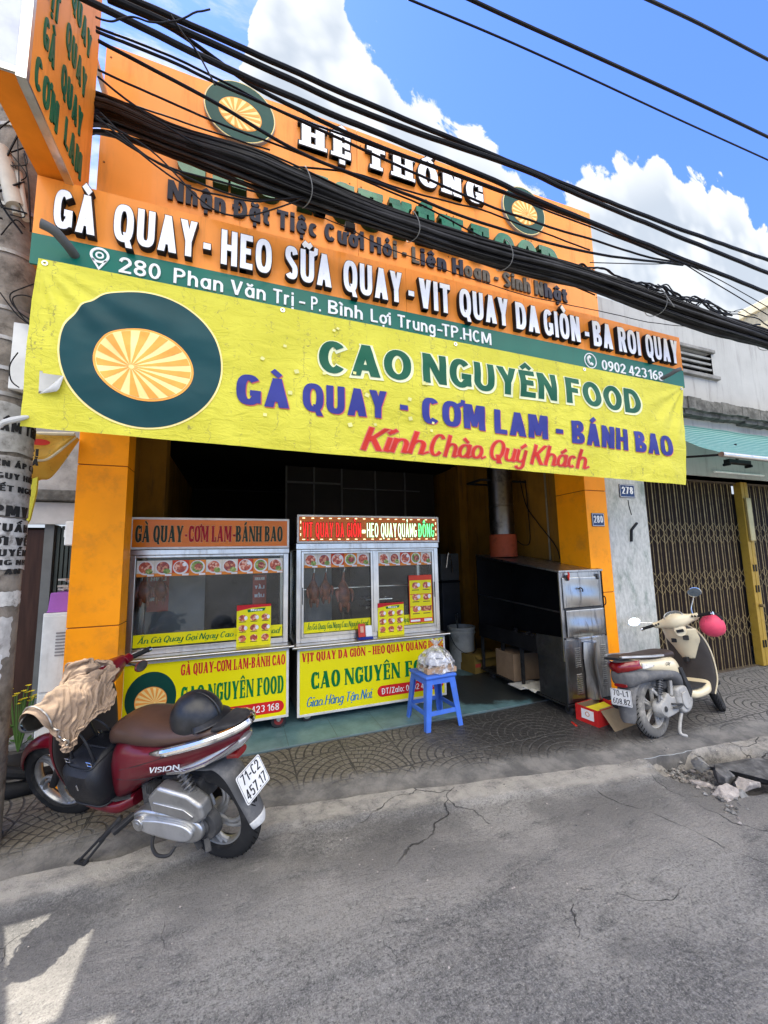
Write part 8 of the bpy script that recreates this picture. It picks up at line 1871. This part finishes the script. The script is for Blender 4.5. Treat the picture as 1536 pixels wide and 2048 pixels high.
# jacket over the handlebar
JKM = mat('beige_cloth', (.27, .195, .135), rough=.9, var=.12, vscale=5, bump=.35, bscale=320, dirt=(.17, .115, .075), dscale=3.5, damt=.45)
def drape():
    """lay a real cloth over the handlebar: short cloth run, then keep the settled mesh"""
    T = RS_M @ SM
    def tmp(mb, nm):
        o = mb.build(nm, JKM); o.modifiers.new('c', 'COLLISION'); o.collision.thickness_outer = .006; o.collision.cloth_friction = 40; return o
    mb = MB(); mb.M = T; mb.tube([(.76, .40, 1.0), (.80, .2, 1.005), (.82, .08, 1.01), (.82, -.10, 1.01)], [.035, .045, .085, .085], 16)
    mb.tube([(.80, .33, .98), (.80, .40, .99), (.80, .46, 1.0)], [.03, .07, .05], 12)
    c1 = tmp(mb, 'tmp_a')
    mb = MB(); mb.M = RS_M; mb.add(*shell_half([(z, xc + .01, hw, df, dr) for z, xc, hw, df, dr in rows], False)); mb.add(*shell_half([(z, xc + .01, hw, df, dr) for z, xc, hw, df, dr in rows], True)); c2 = tmp(mb, 'tmp_b')
    nu, nv = 46, 52; ww, hh = .54, .62
    T2 = RS_M.to_translation(); ctr = T @ Vector((.80, .19, 1.072)); ax = (T.to_3x3() @ Vector((0, 1, 0))).normalized(); ax.z *= .3; ax.normalize(); fw = Vector((0, 0, 1)).cross(ax).normalized()
    mb = MB()
    def fn(u_, v_):
        a = (u_ - .5) * ww; b = (v_ - .42) * hh
        wrap = .035 * math.sin(u_ * 9 + v_ * 4) + .02 * math.sin(v_ * 14 - u_ * 5) + .03 * fbm(u_ * 2.2, v_ * 2.2, 5)
        return ctr + ax * (a * .88 + .02 * math.sin(v_ * 8)) + fw * (b * .90 + .015 * math.sin(u_ * 10)) + Vector((0, 0, wrap * min(1, abs(v_ - .42) * 6 + .25) - .10 * max(0, u_ - .62)))
    mb.grid(fn, nu, nv); cl = mb.build('tmp_cloth', JKM, smooth=180)
    md = cl.modifiers.new('Cloth', 'CLOTH'); s_ = md.settings; s_.quality = 7; s_.mass = .35; s_.tension_stiffness = 18; s_.compression_stiffness = 18; s_.shear_stiffness = 6; s_.bending_stiffness = 2.5; s_.air_damping = 1.5
    md.collision_settings.collision_quality = 3; md.collision_settings.distance_min = .006; md.collision_settings.use_self_collision = True; md.collision_settings.self_distance_min = .006; md.collision_settings.self_friction = 8
    vg = cl.vertex_groups.new(name='pin'); vg.add([j_ * (nu + 1) + i_ for j_ in (21, 22) for i_ in range(5, 38, 2)], 1.0, 'REPLACE'); s_.vertex_group_mass = 'pin'
    f0, f1 = sc.frame_start, sc.frame_end; sc.frame_start, sc.frame_end = 1, 60; md.point_cache.frame_start, md.point_cache.frame_end = 1, 60
    for f in range(1, 46): sc.frame_set(f)
    me = bpy.data.meshes.new_from_object(cl.evaluated_get(bpy.context.evaluated_depsgraph_get())); sc.frame_set(1); sc.frame_start, sc.frame_end = f0, f1
    for o in (cl, c1, c2): bpy.data.objects.remove(o)
    return me

jme = drape(); jc = RS_M @ SM @ Vector((.80, .20, 1.0)); jme.transform(Matrix.Translation(-jc)); me_z = min(v_.co.z for v_ in jme.vertices)
jk = thing('jacket', 'crumpled beige jacket draped over the handlebar of the red scooter', 'jacket', jc)
jme.materials.clear(); jme.materials.append(JKM); jb = bpy.data.objects.new('shell', jme); COL.objects.link(jb); jb.parent = jk
md = jb.modifiers.new('Solid', 'SOLIDIFY'); md.thickness = .003; md = jb.modifiers.new('Sub', 'SUBSURF'); md.levels = md.render_levels = 1
me_ = jme; NU1 = 47
mb = MB(); zp = [me_.vertices[j_ * NU1 + 43].co + me_.vertices[j_ * NU1 + 43].normal * .006 for j_ in range(1, 50)]; mb.tube(spline(zp, 2), .0042, 6); mb.build('zip', mat('zip_metal', (.40, .37, .33), rough=.35, metal=.8), jk)
for j_ in (2, 50):
    mb = MB(); mb.tube(spline([me_.vertices[j_ * NU1 + i_].co + me_.vertices[j_ * NU1 + i_].normal * .004 for i_ in range(0, NU1)], 2), .005, 6); mb.build('hem_seam', JKM, jk)

# ---- cream scooter seen from behind
H2 = R(9.2)
R2 = (3.235, 2.44, -.002)
cs = bike_root('scooter', 'cream and grey scooter with dusty rear wheel parked facing the folding gate', R2, H2, R(-7)); cs.scale = (.845, .845, .845)
CS_M = Matrix.Translation(R2) @ (Matrix.Rotation(H2, 3, 'Z') @ Matrix.Rotation(R(-7), 3, 'X')).to_4x4() @ Matrix.Scale(.845, 4)
S2 = steer(R(26))
wheel('rear_wheel', cs, 0, .275, .275, .105, .190, TYRE_D, RIM_D, 5, curve=.0, side=-1)
wheel('front_wheel', cs, 1.235, .270, .270, .085, .195, TYRE, RIM_D, 5, M=S2, curve=.0, side=-1)
fender(cs, 1.235, .27, .31, .066, 10, 160, CRM, M=S2)
for sg in (-1, 1):
    mb = MB(); mb.M = S2; mb.tube([(1.235, sg * .072, .27), (1.10, sg * .066, .52), (.99, sg * .05, .75)], [.022, .024, .026], 12); mb.build('fork_leg', PL_BLK, cs)
loft_s([(.50, .50, .07, .16), (.44, .54, .13, .16), (.30, .61, .165, .115), (.10, .655, .172, .088), (-.10, .680, .160, .070), (-.26, .70, .125, .055), (-.36, .715, .08, .035)], CRM, 'body', cs, e=2.6, lean=-.05)
loft_s([(.46, .37, .10, .10), (.36, .49, .165, .10), (.18, .565, .180, .065), (-.05, .59, .175, .065), (-.25, .605, .150, .085), (-.36, .60, .11, .09), (-.41, .60, .07, .06)], PL_GRY, 'lower_tail', cs, e=2.6)
loft_s([(.48, .69, .08, .03), (.40, .725, .120, .042), (.22, .735, .138, .040), (.02, .742, .138, .036), (-.14, .755, .12, .032), (-.24, .765, .07, .02)], mat('seat_dark_brown', (.045, .032, .028), rough=.5), 'seat', cs, e=2.5)
for sg in (-1, 1):
    mb = MB(); mb.loft([[(x, sg * (y + dy_), z + dz_) for dy_, dz_ in ((-.012, -.010), (.018, -.008), (.018, .010), (-.012, .014))] for x, y, z in ((.12, .155, .748), (-.05, .165, .762), (-.22, .150, .778), (-.36, .115, .790), (-.44, .07, .795))]); mb.build('grab_rail', mat('rail_silver', (.55, .55, .54), rough=.3, metal=.8, dirt=(.3, .28, .25), dscale=8), cs, bevel=.005)
mb = MB(); mb.loft([ringx(-.26, .778, .13, .014, 3.5), ringx(-.38, .784, .105, .016, 3.5), ringx(-.47, .782, .075, .012, 3.5)]); mb.build('rail_pad', PL_BLK, cs)
mb = MB(); 
def tl(u_, v_):
    a = -1.25 + 2.5 * u_; z = .645 + .09 * v_ - .03 * abs(a) * (1 - v_) * -.6
    return (-.20 - .21 * math.cos(a) - .02 * math.sin(v_ * math.pi), -.165 * math.sin(a) * (1 - .1 * v_), z + .02 * abs(math.sin(a)))
mb.grid(tl, 30, 10); mb.build('tail_lamp', LENS_R, cs, smooth=180, solid=.01)
for sg in (-1, 1):
    mb = MB(); mb.grid(lambda u_, v_: (-.27 + .20 * u_, sg * (.160 + .022 * math.sin(u_ * math.pi) - .0 * v_), .665 + .05 * v_ * (1 - u_) + .008 * u_ + .012), 10, 6); mb.build('turn_lamp', LENS_C, cs, smooth=180, solid=.012)
mb = MB()
prof = [(-.22, .56, .095), (-.34, .52, .095), (-.40, .45, .09), (-.42, .38, .085), (-.432, .31, .082), (-.442, .25, .072), (-.445, .22, .055)]
P2 = spline([(a, b, c) for a, b, c in prof], 4)
def gf2(u_, v_):
    i = u_ * (len(P2) - 1); k = min(int(i), len(P2) - 2); p = P2[k].lerp(P2[k + 1], i - k); b = (v_ - .5) * 2
    return (p.x + .05 * b * b, p.z * b, p.y - .008 * b * b)
mb.grid(gf2, 36, 10); mb.build('mudguard', PL_GRY, cs, smooth=180, solid=.006)
mb = MB(); mb.loft([ringx(-.405, .535, .062, .018, 3), ringx(-.415, .535, .058, .015, 3)]); mb.build('reflector', LENS_R, cs)
plate(cs, ('70-L1', '608.82'), (-.440, 0, .435), Matrix.Rotation(R(7), 4, 'Y'), .195, .145)
fender(cs, 0, .275, .305, .055, 40, 150, mat('inner_guard', (.16, .155, .145), rough=.7, dirt=(.33, .31, .28), dscale=6), nm='inner_guard')
# right side: swing arm, hub, crankcase and fan cover
mb = MB(); mb.M = Matrix.Translation((0, -.085, .275)) @ Matrix.Rotation(R(90), 4, 'X'); mb.lathe([(.085, -.02), (.088, .0), (.075, .03), (.06, .05), (.03, .055), (.0, .056)], 36, caps=False); mb.build('hub_cover', ENG_D, cs)
mb = MB(); mb.cyl((0, -.13, .275), (0, -.152, .275), .016, n=8); mb.cyl((0, -.141, .275), (0, -.145, .275), .026, n=20); mb.build('axle_nut', ENG_K, cs)
blk(rr_poly([(.02, .35), (.11, .40), (.16, .36), (.22, .35), (.30, .33), (.33, .25), (.24, .205), (.08, .19), (.0, .205)], 4), .075, .135, ENG_D, 'swing_arm', cs, .018, sg=-1)
blk(rr_poly([(.22, .42), (.38, .43), (.46, .36), (.48, .26), (.40, .19), (.28, .19), (.22, .26)], 4), .06, .165, ENG_D, 'fan_cover', cs, .022, sg=-1)
blk(rr_poly([(.28, .37), (.36, .38), (.41, .32), (.40, .24), (.33, .22), (.27, .27)], 4), .164, .178, ENG_D, 'fan_boss', cs, .008, sg=-1)
mb = MB(); mb.bar((.19, -.11, .36), (.21, -.12, .50), .045, .03); mb.bar((.05, -.11, .34), (-.12, -.115, .47), .018, .03); mb.build('engine_mount', ENG_D, cs, bevel=.01)
mb = MB(); mb.tube(spline([(.12, -.14, .30), (.18, -.16, .29), (.26, -.165, .275), (.20, -.165, .26), (.12, -.15, .265)], 4), .009, 8); mb.build('cable_loop', ENG_K, cs)
mb = MB(); mb.box(.10, -.06, .22, .46, .10, .44); mb.box(.12, -.10, .42, .40, .10, .50); mb.build('engine_block', ENG_K, cs, bevel=.02)
mb = MB(); mb.tube(spline([(.30, -.12, .19), (.16, -.15, .11), (.10, -.17, .05), (.14, -.20, .025)], 5), .014, 10); mb.build('center_stand', ENG_D, cs)
mb = MB(); mb.tube([(.24, .13, .24), (0, .16, .27), (-.28, .165, .33)], [.03, .055, .05], 16); mb.build('muffler', PL_BLK, cs)
spring(cs, (-.03, -.12, .40), (.05, -.12, .56), .026, 8)
# floor, shield, bars
loft_s([(.50, .34, .10, .045), (.58, .305, .155, .05), (.72, .295, .165, .05), (.88, .31, .165, .055), (.98, .35, .13, .06)], CRM, 'floor_side', cs, e=3.2)
mb = MB(); mb.loft([ringx(.50, .357, .10, .006, 4), ringx(.58, .357, .145, .006, 4), ringx(.74, .350, .152, .006, 4), ringx(.86, .366, .145, .006, 4)]); mb.build('floor_mat', mat('floor_rubber', (.035, .036, .038)), cs, smooth=40)
blk([(.50, .36), (.44, .50), (.40, .60), (.34, .60), (.44, .30)], .13, .172, PL_BLK, 'side_strip', cs, .008, sg=-1)
rows = interp_rows([(.25, .945, .165, .05, .02), (.40, .975, .205, .075, .03), (.58, .975, .215, .09, .04), (.74, .955, .205, .10, .045), (.86, .92, .175, .10, .055), (.93, .89, .13, .08, .05), (.965, .875, .07, .05, .03)])
mb = MB(); mb.add(*shell_half(rows, False)); mb.build('leg_shield', CRM, cs, smooth=60)
rows2 = [(z, xc - .001, hw * .965, df, dr) for z, xc, hw, df, dr in rows]
mb = MB(); mb.add(*shell_half(rows2, True)); mb.build('inner_shield', mat('grey_brown_plastic', (.060, .054, .050), rough=.5, bump=.06), cs, smooth=60)
mb = MB(); mb.tube([(x, -hw, z) for z, x, hw, a, b in rows], .007, 6); mb.tube([(x, hw, z) for z, x, hw, a, b in rows], .007, 6); mb.build('shield_edge', CRM, cs)
mb = MB()
def glove(u_, v_):      # cream glove box bulge on the inner shield
    z = .60 + .33 * v_; y = (u_ - .5) * 2 * (.075 + .095 * min(1, v_ * 1.5)); b = (1 - (abs(u_ - .5) * 2) ** 2.6)
    xc = lerp_tab([(r_[0], r_[1] - r_[4] - .012) for r_ in rows], z)
    return (xc - .045 * max(0, b) * math.sin(min(1, .15 + v_ * 1.2) * math.pi / 2) + .03 * (abs(u_ - .5) * 2) ** 2, y, z)
mb.grid(glove, 26, 20); mb.build('glove_panel', CRM, cs, smooth=180, solid=.006)
for y, z, w_, h_ in ((.055, .80, .055, .045), (-.075, .835, .06, .05)):
    x = glove(.5 + y * 2.6, (z - .60) / .33)[0]; mb = MB(); mb.obox((x - .014, y, z), (.012, w_, h_), Matrix.Rotation(R(12), 3, 'Y')); mb.build('key_panel', PL_BLK, cs, bevel=.006)
mb = MB(); mb.box(.84, -.025, .575, .90, .02, .62); mb.build('bag_hook', PL_BLK, cs, bevel=.006)
mb = MB(); mb.M = S2; mb.loft([[(.835 + hx * math.copysign(abs(math.cos(a)) ** .8, math.cos(a)), y, 1.0 + dz + hz * math.copysign(abs(math.sin(a)) ** .8, math.sin(a))) for a in [6.283 * i / 24 for i in range(24)]] for y, hx, hz, dz in ((-.22, .030, .030, .010), (-.18, .040, .038, .010), (-.12, .060, .048, .008), (-.07, .095, .075, .008), (0, .110, .090, .01), (.07, .095, .075, .008), (.12, .060, .048, .008), (.18, .040, .038, .010), (.22, .030, .030, .010))]); mb.build('handlebar_cover', CRM, cs, smooth=60, sub=1)
loft_s([(.86, .94, .06, .06), (.80, .93, .062, .065), (.76, .90, .05, .05)], CRM, 'steering_cover', cs, M=S2)
Md = S2 @ Matrix.Translation((.79, 0, 1.070)) @ Matrix.Rotation(R(-42), 4, 'Y')
mb = MB(); mb.M = Md; mb.lathe([(.092, -.03), (.095, 0), (.086, .006), (.082, .002)], 36, Matrix.Scale(.80, 4, (1, 0, 0)), caps=False); mb.build('dash_rim', mat('dash_silver', (.4, .39, .37), rough=.35, metal=.6), cs)
mb = MB(); mb.M = Md; mb.lathe([(.083, -.004), (.083, .001), (0.0, .002)], 36, Matrix.Scale(.80, 4, (1, 0, 0)), caps=False); mb.build('dashboard', mat('dash_grey', (.12, .125, .12), rough=.18, coat=1, var=.4, vscale=30), cs)
mb = MB(); mb.M = Md; mb.tube([(.036 * math.cos(a) - .004, .04 * math.sin(a), .0035) for a in [.3 + 2.6 * i / 16 for i in range(17)]], .0022, 5); mb.tube([(.02 * math.cos(a) - .004, .022 * math.sin(a), .0035) for a in [6.283 * i / 16 for i in range(16)]], .002, 5, closed=True); mb.build('gauge_mark', WHITE_FLAT, cs)
mb = MB(); mb.M = S2; mb.obox((.742, 0, .905), (.012, .07, .03), Matrix.Rotation(R(-20), 3, 'Y')); mb.build('badge_panel', PL_BLK, cs, bevel=.003)
grip_set(cs, S2, mat('grip_rubber', (.012, .012, .012)), xc=.82, zc=1.012, boxm=CRM)
for sg in (-1, 1):
    for k in range(3):
        mb = MB(); mb.M = S2; mb.obox((.776 - .004 * k, sg * (.165 + .026 * k), 1.022 - .006 * k), (.014, .018, .018), Matrix.Rotation(R(-40), 3, 'Y')); mb.build('switch', PL_BLK, cs, bevel=.003)
for sg, stalk, cpos, rz in ((1, [(.84, .175, 1.03), (.83, .27, 1.055), (.82, .34, 1.075)], (.82, .395, 1.10), 10), (-1, [(.84, -.175, 1.03), (.845, -.19, 1.10), (.85, -.235, 1.17), (.85, -.26, 1.205)], (.85, -.29, 1.255), -12)):
    mb = MB(); mb.M = S2; mb.tube(spline(stalk, 6), .0055, 8); ms = mb.build('mirror_stalk', CHROME, cs)
    mb = MB(); mb.M = S2 @ Matrix.Translation(cpos) @ Matrix.Rotation(R(rz), 4, 'Z') @ Matrix.Rotation(R(-78 if sg > 0 else -104), 4, 'Y') @ Matrix.Scale(.82, 4, (1, 0, 0)); mb.lathe([(.0, -.025), (.04, -.02), (.062, -.004), (.066, .004), (.060, .006)], 30, caps=False); mb.lathe([(.060, .0055), (0.0, .0058)], 30, caps=False, m=1); mb.build('mirror', [CHROME, MIRROR], ms)
mb = MB(); letters(mb, 'City', Style(S=.15, T=.12, width=1.0, gap=.05, shear=.3), 0, .085, 0, .030, lambda s_, z, d: (.10 + s_, 0, .655 + z + .0 * s_), 0, 0)
mb.v = [(v_[0], -.1755, v_[2]) for v_ in mb.v]; mb.build('badge_letters', PL_BLK, cs, smooth=0)
ph = thing('helmet', 'pink helmet hanging from the handlebar of the cream scooter', 'helmet', CS_M @ S2 @ Vector((.90, -.30, .885))); ph.scale = (.74, .74, .74); ph.rotation_euler = (CS_M.to_quaternion().to_matrix() @ Matrix.Rotation(R(-18), 3, 'Z') @ Matrix.Rotation(R(10), 3, 'X') @ Matrix.Rotation(R(-100), 3, 'Y')).to_euler()
PNK = mat('helmet_pink', (.62, .065, .12), rough=.4, dirt=(.5, .10, .15), dscale=8, damt=.4)
mb = MB(); mb.grid(dome(.135, .118, .150, lambda a: .18), 48, 22); mb.build('shell', PNK, ph, smooth=180, solid=.010)
mb = MB(); mb.grid(lambda u_, v_: ((.134 + .03 * v_) * math.cos(-1 + 2 * u_), (.118 + .02 * v_) * math.sin(-1 + 2 * u_), -.02 - .02 * v_), 20, 4); mb.build('visor_peak', PL_BLK, ph, smooth=180, solid=.005)
mb = MB(); mb.tube(spline([(.0, .115, -.02), (.05, .12, -.08), (.10, .06, -.13), (.12, .0, -.14)], 5), .005, 6); mb.build('strap', PL_BLK, ph)
